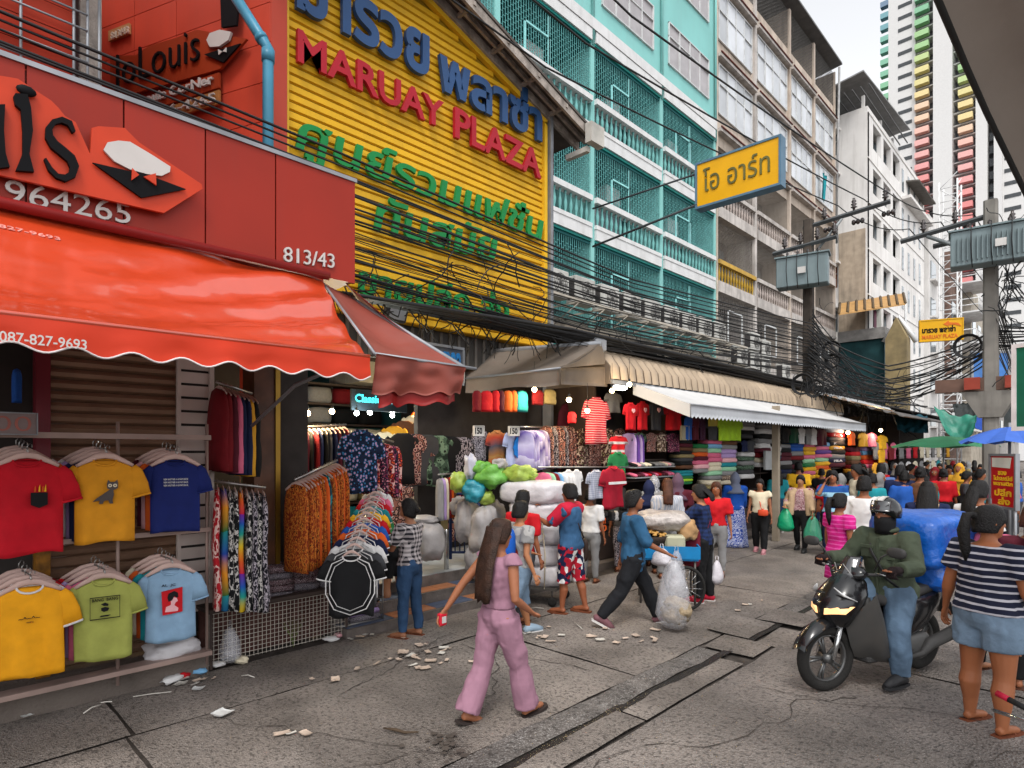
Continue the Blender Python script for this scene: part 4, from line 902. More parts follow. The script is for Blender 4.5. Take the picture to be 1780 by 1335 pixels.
for k in range(nr):
    ya = y0+(y1-y0)*k/nr; yb = y0+(y1-y0)*(k+1)/nr; mb = MB()
    def rf_(u, v):
        i = v*(len(prof)-1); a = int(min(i, len(prof)-2)); f = i-a; x = prof[a][0]+(prof[a+1][0]-prof[a][0])*f; z = prof[a][1]+(prof[a+1][1]-prof[a][1])*f
        s_ = .055*math.sin(math.pi*u)**.6; return (x+s_*min(1, v*1.5), ya+(yb-ya)*u, z+s_*(1-v)+.0)
    mb.sheet(rf_, 4, 10, 0); mb.build('rib_panel', gcl, rb); MB().tube([(x+.012, yb, z) for x, z in prof[1:]], .014, 4).build('groove_shade', mat('groove_shade_brown', hx('#5c4c3c'), .8), rb)  # thin dark tubes paint the shade in the grooves between ribs
mb = MB(); mb.bx(-6.02,-5.95,y0,y1,3.2,3.27); mb.build('front_bar', greyst, rb)
mb = MB(); mb.prism([(-7.4,3.2),(-5.98,3.2),(-5.98,3.5),(-6.15,3.7),(-6.45,3.84),(-7.4,3.86)], (0,y0-.01,0),(1,0,0),(0,0,1),.03); mb.build('end_panel', mat('grey_canvas_dark', hx('#574d45'), .85), rb)
mb = MB(); mb.rbox((-6.2,8.3,3.85),(.3,.3,.22),.03); mb.build('motor_box', greyst, rb)
# white awning
wa = T('white_awning', 'off-white canvas awning with a zigzag hem under the ribbed beige one', 'awning', (-5.6, 14, 3)); wc = mat('white_canvas', hx('#c0bfbe'), .7, var=.06, grime=.15, gs=.7)
def wf(u, v): y = 9.15+(19.6-9.15)*u; return (-6.0+1.02*v, y+.15*v*(1-u), 3.27-.42*v-.03*math.sin(math.pi*v)+.015*nz(y*.7, v*3, 1))
mb = MB(); mb.sheet(wf, 60, 10, .006); mb.build('canopy', wc, wa)
def wv(u, v):
    p = Vector(wf(u,1)); zz = (p.y*7) % 1; h_ = .24-.05*abs(zz-.5)*2; return p+Vector((.005+.01*v*math.sin(p.y*3), 0, -h_*v))
mb = MB(); mb.sheet(wv, 292, 3, .004); mb.build('valance', mat('white_canvas_hem', hx('#a4a6aa'), .7, var=.06), wa)
mb = MB(); mb.add([wf(0,0), wf(0,1), tuple(Vector(wf(0,1))-Vector((0,0,.22))), tuple(Vector(wf(0,0))-Vector((0,0,.2)))], [(0,1,2,3)]); mb.build('side_flap', mat('white_canvas_hem', hx('#9da3b0'), .7), wa)
mb = MB(); mb.tube([wf(0,1), wf(1,1)], .02, 6); mb.build('front_bar', greyst, wa)
for i, (px, Y) in enumerate(((1313,14.1),)):
    p = onZ(px, 930); pst = T('stall_post', 'square pale concrete post standing under the white awning', 'post', (-5.4, Y, 0)); MB().bx(-5.5,-5.36,Y,Y+.12,0,3.1).build('shaft', mat('post_beige', (.3,.25,.19), .8, grime=.4), pst)
# corrugated roofs further along
m1 = mat('corrugated_silver', (.45,.46,.47), .4, .3, var=.15, grime=.3)
def corr(label, pts, m, n=30, amp=.04, name='metal_roof'):
    t_ = T(name, label, 'roof', tuple(pts[0])); a, b_, c, d = [Vector(p) for p in pts]
    mb = MB(); mb.sheet(lambda u, v: a.lerp(b_,u).lerp(d.lerp(c,u), v)+Vector((0,0,amp*math.sin(v*math.pi*2*6))), n, 48, .01); return mb.build('sheet', m, t_)
corr('shiny corrugated metal roof just beyond the beige barrel awning', [(-6.6,19,3.95),(-6.6,24,3.95),(-5.2,24,3.45),(-5.2,19,3.5)], m1)
corr('dark rusty sheet roof sloping toward the tarpaulins', [(-7.6,24,4.1),(-7.6,38,4.0),(-4.6,38,3.2),(-4.9,24,3.25)], mat('corrugated_dark', (.1,.09,.085), .7, var=.3, grime=.5))
corr('low grey sheet roof far along the stalls', [(-7.6,38,4.0),(-7.6,60,4.0),(-4.9,60,3.3),(-4.9,38,3.3)], m1)
def tarp(label, pts, m, sag=.4, seed=0, name='tarpaulin'):
    t_ = T(name, label, 'tarpaulin', tuple(pts[0])); a, b_, c, d = [Vector(p) for p in pts]
    mb = MB(); mb.sheet(lambda u, v: a.lerp(b_,u).lerp(d.lerp(c,u), v)+Vector((0,.1*nz(u*5,v*5,seed),-sag*math.sin(math.pi*u)*(.5+.5*v)+.12*nz(u*6,v*6,seed+3))), 20, 14, .01); mb.build('sheet', m, t_)
tlm = mat('tarp_green', hx('#1d6f5c'), .5, var=.25, vs=2, spec=.6); tbm = mat('tarp_blue', hx('#1c3f8f'), .5, var=.2); tdm = mat('tarp_teal', hx('#123f4c'), .6, var=.2)
tarp('sagging green tarpaulin slung across the far end of the street', [atT(1622,705,24),atT(1700,718,23),atT(1692,752,22),atT(1640,742,23)], tlm, .5, 1)
tarp('flat dark teal tarpaulin above the far stalls', [atT(1555,718,25),atT(1612,722,25),atT(1614,752,24),atT(1560,748,24)], tdm, .05, 2)
tarp('crumpled blue tarpaulin behind the tall concrete pole', [atT(1690,690,30),atT(1728,685,30),atT(1728,742,29),atT(1694,742,29)], tbm, .2, 3)
tarp('ragged dark tarpaulin above the green one', [atT(1655,700,25.5),atT(1700,690,25),atT(1700,722,24.5),atT(1660,722,25)], mat('tarp_dark', (.03,.035,.035), .7), .3, 4)
tarp('ragged black tarpaulin right of the concrete pole', [atT(1745,660,26),atT(1800,650,26),atT(1800,742,25),atT(1745,742,25)], mat('tarp_dark', (.03,.035,.035), .7), .2, 6)
# overhead awning at the right, close to the camera
oa = T('overhead_awning', 'dark grey canvas awning hanging over the right edge of the view', 'awning', (.3,3,3.4)); P0 = atT(1637,0,2.15); P0.z = 3.66
gcd = mat('overhead_canvas', hx('#9a9088'), .9, var=.1, vs=1, bump=.15, bs=12)
E0 = atT(1605,-60,2.0); E1 = atT(1700,165,2.55); E2 = atT(1800,372,3.1); E3 = atT(1900,480,3.6)
edge = [E0, E1, E2, E3]
def oe(u):
    i = u*3; a = int(min(i, 2)); return edge[a].lerp(edge[a+1], i-a)
mb = MB(); mb.sheet(lambda u, v: oe(u)+Vector((2.4*v, .15*v, .35*v+.06*math.sin(math.pi*v)+.01*nz(u*6,v*5,2))), 24, 16, .006); mb.build('canopy', gcd, oa)
mb = MB(); mb.tube([oe(i/8)+Vector((.0,0,-.0)) for i in range(9)], .012, 6); mb.tube([oe(.1)+Vector((.45,0,.05)), oe(.98)+Vector((.35,0,.05))], .012, 6); mb.build('edge_rope', mat('rope_dark', (.03,.03,.03), .8), oa)
# umbrellas
def umbrella(label, px, ztop, T_, r, m, ribs=8, drop=.45):
    p = atT(px, 785, T_); t_ = T('market_umbrella', label, 'umbrella', (p.x, p.y, 0)); mb = MB(); rings = []
    for k in range(7):
        q = k/6; rr = r*q+.01; zz = ztop-drop*(q**1.5); rings.append([(p.x+rr*math.cos(a*2*math.pi/32)*(1-.035*abs(math.sin(a*math.pi*ribs/32*1))), p.y+rr*math.sin(a*2*math.pi/32)*(1-.035*abs(math.sin(a*math.pi*ribs/32))), zz+.03*q*math.cos(a*2*math.pi*ribs/32)) for a in range(32)])
    mb.loft(rings, False, 0, False); mb.build('canopy', m, t_)
    mb = MB(); mb.tube([(p.x,p.y,0),(p.x,p.y,ztop+.08)], .025, 8); mb.build('pole', greyst, t_)
    for k in range(ribs): a = 2*math.pi*k/ribs; MB().tube([(p.x,p.y,ztop-.25),(p.x+r*.55*math.cos(a),p.y+r*.55*math.sin(a),ztop-drop*.45),(p.x+r*math.cos(a),p.y+r*math.sin(a),ztop-drop)], .008, 4).build('rib', greyst, t_)
umbrella('wide green market umbrella over the far crowd', 1640, 2.5, 17.5, 1.3, mat('umbrella_green', hx('#2f7a52'), .6, var=.1), 6, .32)
umbrella('blue market umbrella behind the red signboard', 1755, 2.52, 11.5, .78, mat('umbrella_blue', hx('#3a5fb0'), .55, var=.1), 8, .3)
# ================================================================= SIGNS
def board(label, pts, th, m, frame, name='shop_sign', edge_=None):
    t_ = T(name, label, 'sign', tuple(pts[0])); a, b_, c = Vector(pts[0]), Vector(pts[1]), Vector(pts[2])  # lower left, lower right, upper right
    ax = (b_-a); ay = (c-b_); w_, h_ = ax.length, ay.length; ax.normalize(); ay.normalize(); n_ = ax.cross(ay)
    mb = MB(); mb.prism([(0,0),(w_,0),(w_,h_),(0,h_)], a-n_*th, ax, ay, th); mb.build('panel', m, t_)
    f = MB(); e = .05*h_
    for q in ((-e,w_+e,-e,0),(-e,w_+e,h_,h_+e),(-e,0,0,h_),(w_,w_+e,0,h_)): f.prism([(q[0],q[2]),(q[1],q[2]),(q[1],q[3]),(q[0],q[3])], a-n_*(th+.01), ax, ay, th+.03)
    f.build('frame', frame, t_); return t_, a, ax, ay, w_, h_
yp = mat('sign_yellow', hx('#d09a00'), .4, var=.05, emit=0); ybl = mat('sign_blue_frame', hx('#4d6b80'), .5)
A = atT(1212,360,11.6); B = atT(1354,318,9.9); B.z = A.z+.0; 
A = Vector((-6.35,10.0,0)); 
a_ = ray(1212,360); b_r = ray(1354,318)
ta = 12.3; A = atT(1212,360,ta); zt_ = (A.z-HC)/b_r.z; B = Vector((b_r.x*zt_, b_r.y*zt_, A.z)); C = atT(1354,238,zt_)
t_, a, ax, ay, w_, h_ = board('big yellow hanging sign with dark Thai letters sticking out over the street', [A, B, C], .22, yp, ybl)
lettering(t_, 'โอ อาร์ท', a+ax*(w_*.08)+ay*(h_*.30), ax, ay, w_*.82, h_*.55, .02, mat('letter_olive', hx('#5c5a30'), .5), .0)
mb = MB(); mb.tube([a+ay*h_*.8, a+ay*h_*.8-ax*2.6], .02, 6); mb.tube([a+ay*.05, a-ay*.2-ax*2.6], .025, 6); mb.build('bracket', mat('bracket_dark', (.04,.045,.05), .6), t_)
A = atT(1600,593,22); B = atT(1673,588,21.5); B.z = A.z; C = B+Vector((0,0,.72))
t_, a, ax, ay, w_, h_ = board('small yellow hanging sign repeating MARUAY PLAZA far along the street', [A, B, C], .15, yp, yp)
lettering(t_, 'มารวย พลาซ่า', a+ax*(w_*.04)+ay*(h_*.38), ax, ay, w_*.8, h_*.32, .015, blk, .04, split=False)
lettering(t_, 'MARUAY PLAZA', a+ax*(w_*.04)+ay*(h_*.08), ax, ay, w_*.85, h_*.2, .015, mat('letter_orange', hx('#c8641a'), .5), .02, split=False)
mb = MB(); mb.prism([(w_*.55,h_*.78),(w_*.68,h_*.95),(w_*.68,h_*.85),(w_*.9,h_*.8),(w_*.97,h_*.62),(w_*.82,h_*.72),(w_*.68,h_*.72),(w_*.68,h_*.64)], a+ax.cross(ay)*.001, ax, ay, .015); mb.build('arrow', mat('letter_orange', hx('#c8641a'), .5), t_)
A = atT(1723,877,9.6); B = atT(1765,878,9.0); B.z = A.z; C = B+Vector((0,0,1.0*(877-790)/FPX*9.3))
rdm = mat('sign_red', hx('#b81418'), .5, var=.05)
t_, a, ax, ay, w_, h_ = board('red upright signboard with yellow Thai wholesale lettering in the crowd', [A, B, C], .03, rdm, greyst)
yl_ = mat('letter_yellow', hx('#e8b820'), .5)
for s_, x0, y0_, ww_, hh in (('ของ',.3,.62,.35,.08),('ไปรษณีย์',.1,.51,.8,.1),('พลาสติก',.1,.41,.8,.08),('ปลีก',.15,.2,.7,.15),('ส่ง',.3,.03,.5,.15)): lettering(t_, s_, a+ax*w_*x0+ay*h_*y0_, ax, ay, w_*ww_, h_*hh, .006, yl_, .03, split=False)
mb = MB(); mb.prism([(w_*.06,h_*.78),(w_*.8,h_*.76),(w_*.86,h_*.97),(w_*.06,h_*.97)], a+ax.cross(ay)*.004, ax, ay, .005); mb.build('notice', mat('notice_white', (.6,.6,.55), .6), t_)
mb = MB(); mb.tube([a-ay*.5-Vector((0,0,.4)), a+ay*.1], .02, 6); mb.tube([a+ax*w_-Vector((0,0,.9)), a+ax*w_+ay*.1], .02, 6); mb.build('leg', greyst, t_)
A = atT(1767,742,9.0); B = atT(1830,742,8.6); B.z = A.z; C = B+Vector((0,0,(742-602)/FPX*8.8))
board('dark green signboard with pale edge at the right side of the street', [A, B, C], .06, mat('sign_green', hx('#0c5a44'), .5), pipe_w)
A = atT(1692,690,33); B = atT(1752,690,33); B.z = A.z; C = B+Vector((0,0,2.4))
t_, a, ax, ay, w_, h_ = board('faded blue advertising panel behind the tall pole', [A, B, C], .1, mat('sign_pale_blue', hx('#3f6fae'), .6, grime=.3), greyst)
mb = MB(); mb.prism([(.1,.1),(w_-.1,.1),(w_-.1,.6),(.1,.5)], a+ax.cross(ay)*.01, ax, ay, .02); mb.build('orange_band', mat('panel_orange', hx('#a5492a'), .6), t_)
A = onX(0,752,-5.7); B = onX(44,750,-5.7)
t_, a, ax, ay, w_, h_ = board('clear plastic price card reading 100 at the left edge', [Vector((-5.7,.36,2.18)), Vector((-5.7,.72,2.18)), Vector((-5.7,.72,2.33))], .01, mat('card_pinkish', hx('#7c6b69'), .4), greyst, 'price_card')
lettering(t_, '100', a+ax*.04+ay*.02, ax, ay, .29, .11, .004, mat('letter_dim', hx('#9a5a50'), .5), -.01)
# ================================================================= POLES, TRANSFORMERS, CABLES
pc = mat('pole_concrete', (.2,.185,.165), .85, var=.15, streak=.4, grime=.3); gal = mat('galvanised', (.28,.3,.31), .5, .3, var=.2, grime=.4); rub = mat('cable_black', (.012,.012,.013), .6, var=.1, spec=.3)
ins = mat('insulator', (.035,.022,.02), .25, spec=.7); trm = mat('transformer_grey', hx('#6f7d80'), .5, var=.08, streak=.2)
def insulator(par, p, s=1.0):
    mb = MB(); mb.lathe([(.02*s,0),(.03*s,.05*s),(.075*s,.08*s),(.03*s,.11*s),(.07*s,.15*s),(.03*s,.18*s),(.06*s,.22*s),(.03*s,.26*s),(.03*s,.3*s)], 10, p); mb.build('insulator', ins, par)
def pole(label, x, y, h, w0, w1, pc=pc):
    t_ = T('power_pole', label, 'pole', (x, y, 0)); mb = MB()
    mb.loft([[(x+sx_*w_/2*a, y+sy2_*w_/2*b_, z) for a, b_, sx_, sy2_ in ((1,.7,1,1),(.7,1,1,1),(.7,1,-1,1),(1,.7,-1,1),(1,.7,-1,-1),(.7,1,-1,-1),(.7,1,1,-1),(1,.7,1,-1))] for z, w_ in ((0,w0),(h,w1))]); mb.build('shaft', pc, t_); return t_
def transformer(label, c, s, yaw=0, fins=14):
    t_ = T('transformer', label, 'transformer', tuple(c), yaw); lw, d, h = s
    mb = MB(); mb.rbox((0,0,0),(lw,d,h),.02); mb.build('tank', trm, t_, local=True)
    for i in range(fins): x = -lw*.42+lw*.84*i/(fins-1); MB().bx(x-.01,x+.01,-d/2-.07,-d/2-.0,-h*.38,h*.3).build('fin', trm, t_, local=True)
    MB().bx(-lw/2-.04,lw/2+.04,-d/2-.05,d/2+.05,h/2,h/2+.04).build('lid', trm, t_, local=True)
    for i in range(4):
        x = -lw*.3+lw*.2*i; q = MB(); q.lathe([(.03,0),(.045,.03),(.02,.05),(.045,.08),(.02,.1),(.04,.13),(.015,.2)], 8, (x,0,h/2+.04)); q.build('bushing', ins, t_, local=True)
        MB().tube([(x,-.05,h/2+.2),(x+.03,-d/2-.1,h/2+.1),(x+.02,-d/2-.12,0),(x+.05,-d/2-.1,-h/2-.1)], .012, 5).build('lead', rub, t_, local=True)
    MB().bx(-.09,.12,-d/2-.09,-d/2-.075,-.1,.08).build('name_plate', wht, t_, local=True); return t_
p2 = pole('tall concrete power pole carrying a transformer by the red signboard', -2.07, 19.1, 8.3, .34, .28)
transformer('grey finned transformer on the concrete pole at the right edge', (-1.85,18.55,7.0), (1.9,.55,.85), R(8), 18)
p1 = pole('dark power pole wrapped in cables in front of the brown building', -6.3, 18.9, 8.9, .30, .25, mat('pole_dark', (.07,.055,.045), .9, var=.3, grime=.5))
transformer('smaller grey transformer with stencilled lettering on the cable-wrapped pole', (-6.3,18.4,7.25), (1.35,.5,.85), R(12), 0)
def arm(label, a, b_, n_ins=3, th=.1):
    t_ = T('crossarm', label, 'crossarm', tuple(a)); a, b_ = Vector(a), Vector(b_); mb = MB(); mb.tube([a, b_], th*.7, 4, smooth=False); mb.build('beam', mat('beam_dark', (.09,.095,.1), .6, .3, grime=.4), t_)
    for i in range(n_ins): insulator(t_, a.lerp(b_, (i+.75)/(n_ins-.1))+Vector((0,0,.06)), 1.15)
    return t_
ca1 = arm('high steel crossarm with three dark insulators on the cable-wrapped pole', (-6.45,18.9,8.7), (-4.2,18.9,8.85))
arm('short lower crossarm crowded with switches above the smaller transformer', (-7.3,18.8,8.1), (-5.5,18.8,8.2), 4)
arm('steel crossarm with two insulators on the right-hand concrete pole', (-4.0,19.1,7.75), (-2.0,19.1,7.95), 3); arm('second crossarm reaching right from the concrete pole', (-3.3,19.3,7.5), (-.6,19.3,7.65), 3)
tag(MB().tube([(-3.4,19.1,7.75),(-2.1,19.1,6.9)], .05, 4).build('brace', gal), 'diagonal steel brace under the crossarm of the right-hand pole', 'brace'); tag(MB().tube([(-5.4,18.9,8.7),(-6.2,18.9,7.8)], .04, 4).build('brace', gal), 'diagonal steel brace under the highest crossarm of the wrapped pole', 'brace')
for i in range(9):
    p = Vector((-5.8+.75*(i//3)+.11*(i % 3)-.1, 19.1, 8.55+.03*(i//3))); 
    mb = MB(); mb.ball((0,0,0),(.06,.08,.08),8,6); mb.build('strain_insulator', ins, None, loc=p, label=f'{ordn[i]} dark disc insulator from the left, strung behind the high crossarm', cat='insulator', group='strain insulators on the high crossarm')
# concrete saddle bracket and red plates on the right pole
mb = MB(); mb.loft([[(-2.3,18.88,2.9),(-1.84,18.88,2.9),(-1.84,19.3,2.9),(-2.3,19.3,2.9)],[(-2.65,18.88,3.55),(-1.5,18.88,3.55),(-1.5,19.3,3.55),(-2.65,19.3,3.55)]]); mb.build('saddle', pc, p2)
for x in (-2.55,-1.75): MB().bx(x-.02,x+.3,18.8,18.86,3.6,3.9).build('red_plate', mat('plate_red', hx('#8c3a2c'), .6), p2)
MB().bx(-3.2,-.4,18.95,19.2,3.57,3.9).build('cable_beam', mat('beam_rust', (.14,.08,.06), .8, grime=.5), p2)
ncab = 0
where_c = {}
def cable(pts, r, label=None, group='black overhead cables', sag=.0, seg=10, m=None):
    global ncab; ncab += 1
    P = [Vector(p) for p in pts]; out = []; tot = sum((b_-a).length for a, b_ in zip(P, P[1:])); L0 = 0
    for a, b_ in zip(P, P[1:]):
        l = (b_-a).length
        for i in range(seg): t = i/seg; q = a.lerp(b_, t); g = (L0+l*t)/tot; q.z -= sag*4*g*(1-g); out.append(q)
        L0 += l
    out.append(P[-1]); mb = MB(); c = out[0]; mb.tube(out, r, 5)
    return mb.build('cable', m or rub, None, label=label, cat='cable', group=group)
# three high conductors
for i, (x0, x1, nm) in enumerate(((-4.55,-4.05,'rightmost'),(-5.35,-4.65,'middle'),(-6.15,-5.3,'leftmost'))):
    cable([(x0,-5,8.5),(x0-.2,7.2,8.45),(x1-.2,18.9,9.1)], .016, f'{nm} of the three high conductors crossing in front of the turquoise windows', 'high conductors', .3)
    cable([(x1-.2,18.9,9.1),(-2.4-.7*i,19.1,8.05)], .014, f'{nm} high conductor between the two poles', 'high conductors between poles', .25)
    cable([(-2.4-.7*i,19.1,8.05),(-2.2-.8*i,60,8.6)], .014, f'{nm} high conductor running on past the right-hand pole', 'high conductors past the pole', .3)
# upper telephone lines over the red sign
random.seed(11)
for i in range(8):
    z = 5.62-.075*i+random.uniform(-.02,.02); x = -6.3+random.uniform(-.12,.12)
    cable([(x,-5,z+.12),(x,3.5,z-.02),(x+.05,9.5,z-.28),(-6.05,18.7,5.75-.1*i)], .011+.004*(i % 3 == 0), f'{ordn[i]} line from the top among those crossing the red sign panels and yellow wall', 'cables over the red sign', .12)
# dense middle bundle
for i in range(32):
    f = (i/31)**.7; z = 5.05-1.1*f; x = -6.35+.3*random.random(); y0_ = -4 if z > 4.75 else 3.0
    cable([(x,y0_,z+.08+random.uniform(-.05,.05)),(x,8,z+.02+random.uniform(-.06,.06)),(-6.05+random.uniform(-.12,.12),18.8,5.3-.95*f+random.uniform(-.15,.15))], random.choice((.005,.006,.008,.013)), 'black cable in the thick bundle strung across the lower yellow wall toward the wrapped pole', 'cables in the facade bundle', random.uniform(.0,.22), 8)
# thick mass above the awnings
for i in range(9):
    x = -6.7+.08*i; cable([(x,3.6,3.98-.02*i),(x,7.5,3.95+.03*(i % 3)),(x,12,4.02+.02*(i % 4)),(-6.2,18.8,3.95+.06*(i % 3)),(-6.3,24,4.0),(-6.4,36,4.3)], random.uniform(.022,.04), 'thick black trunk cable lying along the top of the stall awnings', 'trunk cables above the awnings', random.uniform(.02,.12))
# beyond pole 1 and between poles
for i in range(16):
    f = i/15; cable([(-6.0,17.9,5.6-1.5*f),(-4.2,18.6+f,4.55-.5*f+.2),(-2.1,19.0,4.9-.5*f+random.uniform(-.2,.2))], random.uniform(.011,.022), 'black cable slung between the wrapped pole and the right-hand pole', 'cables between the two poles', random.uniform(.3,.9))
for i in range(18):
    f = i/17; cable([(-5.9,18,5.9-1.5*f),(-6.6,26,5.0-1.1*f),(-7.2,36,5.4-1.4*f)], random.uniform(.012,.022), 'black cable running on along the stalls from the wrapped pole', 'cables beyond the wrapped pole', random.uniform(.1,.5))
for i in range(12):
    f = i/11; cable([(-2.0,19.2,5.2-.6*f),(1.5,17+f,5.0-.3*f)], random.uniform(.012,.02), 'black cable leaving the right-hand pole toward the right', 'cables right of the concrete pole', random.uniform(.1,.3))
for i in range(10):
    f = i/9; cable([(-2.0,19.3,6.2-1.6*f),(-2.6,34,5.6-1.2*f),(-3,60,5.5-1.1*f)], random.uniform(.012,.02), 'black cable running into the distance from the concrete pole', 'cables beyond the concrete pole', random.uniform(.2,.6))
# coils, ties and tangle: nobody could count these
mb = MB(); random.seed(5)
def wig(c, r, n, amp, rad=.008):
    for k in range(n):
        p = Vector(c)+Vector([random.gauss(0,s_) for s_ in r]); pts = [p]; d = Vector((random.uniform(-.3,.3), random.uniform(-1,1), random.uniform(-.8,.5))).normalized()
        for i in range(6): d = (d+Vector((random.uniform(-.5,.5), random.uniform(-.5,.5), random.uniform(-.6,.4)))*.8).normalized(); pts.append(pts[-1]+d*amp)
        mb.tube(pts, rad*random.uniform(.7,1.6), 4)
for y in [3.8+.55*i for i in range(24)]: wig((-6.55,y,3.98+.05*math.sin(y*2)), (.08,.3,.05), 10, .09)
wig((-6.0,18.7,4.9), (.12,.12,.55), 60, .08, .008); wig((-6.0,18.7,3.95), (.25,.7,.1), 60, .12, .009); wig((-5.9,21,3.95), (.3,1.8,.1), 50, .16, .010); wig((-1.75,19.0,6.0), (.08,.08,1.0), 60, .13, .010); wig((-6.3,6,4.25), (.15,1.2,.15), 30, .12, .006); wig((-6.6,28,4.1), (.5,3,.15), 50, .3, .014)
for c, r_ in (((-5.8,16.9,3.85),.28),((-5.6,17.2,3.75),.24),((-5.5,18.3,4.9),.25),((-2.5,18.8,4.7),.3),((-5.5,18.4,4.6),.2)):
    for k in range(5): mb.tube([(c[0]+(r_-.01*k)*math.cos(a*.4), c[1]+.02*k, c[2]+(r_-.01*k)*math.sin(a*.4)) for a in range(17)], .012, 4)
tag(mb.build('cable_tangle', rub), kind='stuff', label='tangled loose cables and coils hanging round the poles and above the awnings')
# ================================================================= GARMENTS
def tee_mesh(name, mats, seed=0, sl=.20, collar=1, hi=False, w=.215, h=.70, ring_m=0, sleeve_m=0, fold=.022):
    mb = MB(); n = 44 if hi else 22; zs = [0,-.015,-.035,-.06,-.12,-.2,-.3,-.4,-.5,-.6,-.66,-h] if hi else [0,-.03,-.08,-.2,-.38,-.55,-h]
    def W_(z):
        for (a, wa), (b_, wb_) in zip(((0,.085),(-.015,.10),(-.035,.15),(-.06,.195),(-.12,w-.005),(-.2,w)), ((-.015,.10),(-.035,.15),(-.06,.195),(-.12,w-.005),(-.2,w),(-2,w+.01))):
            if z >= b_: return wa+(wb_-wa)*(a-z)/(a-b_)
    rings = []
    for z in zs:
        wz = W_(z); d = .020+.014*min(1, -z/.2); k = max(0, min(1, (-z-.12)/.5)); ring = []
        for i in range(n):
            a = 2*math.pi*i/n; c, s_ = math.cos(a), math.sin(a)
            x = wz*math.copysign(abs(c)**.6, c); y = d*math.copysign(abs(s_)**.8, s_)
            y += fold*k*math.sin(x*26+seed*1.7+2*nz(x*4, z*3, seed))+.006*nz(x*9, z*5, seed+4)
            zz = z - (.045*(1-abs(x)/.1) if z > -.03 and s_ < 0 and abs(x) < .1 else 0) + (.012*math.sin(x*14+seed)*k if z == -h else 0) + .012*(c*.5)*k*nz(seed, 1, 1)
            ring.append((x*(1+.04*k*nz(seed+3, z*2, s_*.5)), y, zz))
        rings.append(ring)
    mb.loft(rings, True, 0, True)
    for sg in (-1, 1):
        P = [(sg*.175,0,-.075),(sg*.205,0,-.115),(sg*(.205+sl*.16),0,-.115-sl*.5),(sg*(.205+sl*.22),0,-.115-sl*.98)]
        mb.tube(P, [.060,.074,.082,.088], 14 if hi else 8, mi=sleeve_m, flat=.24, up=(0,1,0))
        if collar: mb.tube([Vector(P[3])+Vector((0,0,.004)), Vector(P[3])+Vector((sg*.004,0,-.012))], .0905, 14 if hi else 8, mi=ring_m, flat=.26, up=(0,1,0))
    if collar:
        cr = [(.083*math.cos(t*math.pi/8), .030*math.sin(t*math.pi/8), .004-(.05*max(0, -math.sin(t*math.pi/8)))) for t in range(17)]; mb.tube(cr, .009, 6, mi=ring_m)
    return mb.mesh(name, mats)
hang_m = mat('hanger_pale', hx('#b89c93'), .5, var=.1); hook_m = mat('hook_steel', (.35,.34,.33), .3, .8)
def hanger_mesh():
    mb = MB(); P = [(-.2,0,-.055),(-.14,0,-.02),(-.06,0,.02),(0,0,.03),(.06,0,.02),(.14,0,-.02),(.2,0,-.055)]
    mb.tube(P, [.012,.018,.024,.026,.024,.018,.012], 8, flat=.5, up=(0,1,0)); mb.tube([(0,0,.03),(0,0,.09),(.015,0,.115),(.03,0,.105),(.03,0,.085)], .004, 5, mi=1); return mb.mesh('hanger', [hang_m, hook_m])
HM = hanger_mesh()
# normals face +X (street): local -Y -> world +X : rz=90deg
RF = R(90)
teeM = [tee_mesh('hanging_shirt', fab('white'), s_, .2, 1, True) for s_ in range(3)]; teeL = [tee_mesh('hanging_shirt', fab('white'), s_+5, .2, 0, False) for s_ in range(3)]
def setm(o, m):
    for i, sl in enumerate(o.material_slots): sl.link = 'OBJECT'; sl.material = m[i] if isinstance(m, (list, tuple)) and i < len(m) else (m[-1] if isinstance(m, (list, tuple)) else m)
def tee_at(me, p, m, label, rz=RF, sc_=(1,1,1), group=None, name='hanging_shirt', cat='shirt'):
    o = link(me, name, None, label, cat, group, loc=p, rz=rz); o.scale = sc_; setm(o, m); return o
def decal(par, pts, y, m, name, th=.004):
    # pts in garment x,z
    a = sum(pts[i][0]*pts[(i+1) % len(pts)][1]-pts[(i+1) % len(pts)][0]*pts[i][1] for i in range(len(pts)))
    if a < 0: pts = pts[::-1]
    mb = MB(); mb.prism([(x, z) for x, z in pts], (0,y,0), (1,0,0), (0,0,1), th); return mb.build(name, m, par, local=True)
def dtext(par, s_, x, z, w_, h_, y, m):
    vs, isl = text_islands(s_, w_, h_, .004, .01); mb = MB()
    mb.add([(x+v.x, y-v.z, z+v.y) for v in vs], [f for I in isl for f in I]); mb.build('lettering', m, par, local=True)
front = [  # px centre, py shoulder, colour mats, label
 ('red', (47,800), 'red T-shirt with a black chest pocket, top left of the hanging rack', 'red', 1.0),
 ('cat', (183,800), 'mustard T-shirt printed with a small grey cat, top row of the rack', 'mustard', .93),
 ('navy', (305,801), 'navy T-shirt with three lines of white lettering, top row of the rack', 'navy', .86),
 ('ringer', (52,1020), 'yellow T-shirt with white collar and sleeves, lower left of the rack', 'yellow', .95),
 ('lime', (180,1008), 'lime green T-shirt with a black framed BANG BANG print, lower row', 'lime', .9),
 ('sky', (297,990), 'pale blue T-shirt with a red square portrait print, lower row', 'sky', .86)]
cm_ = {'red': cloth('tee_red','plain',('#b00d1e',)), 'cat': cloth('tee_mustard','plain',('#c8861a',)), 'navy': cloth('tee_navy','plain',('#14205c',)), 'ringer': cloth('tee_yellow','plain',('#d89412',)), 'lime': cloth('tee_lime','plain',('#92964a',)), 'sky': cloth('tee_sky','plain',('#7c9ab4',))}
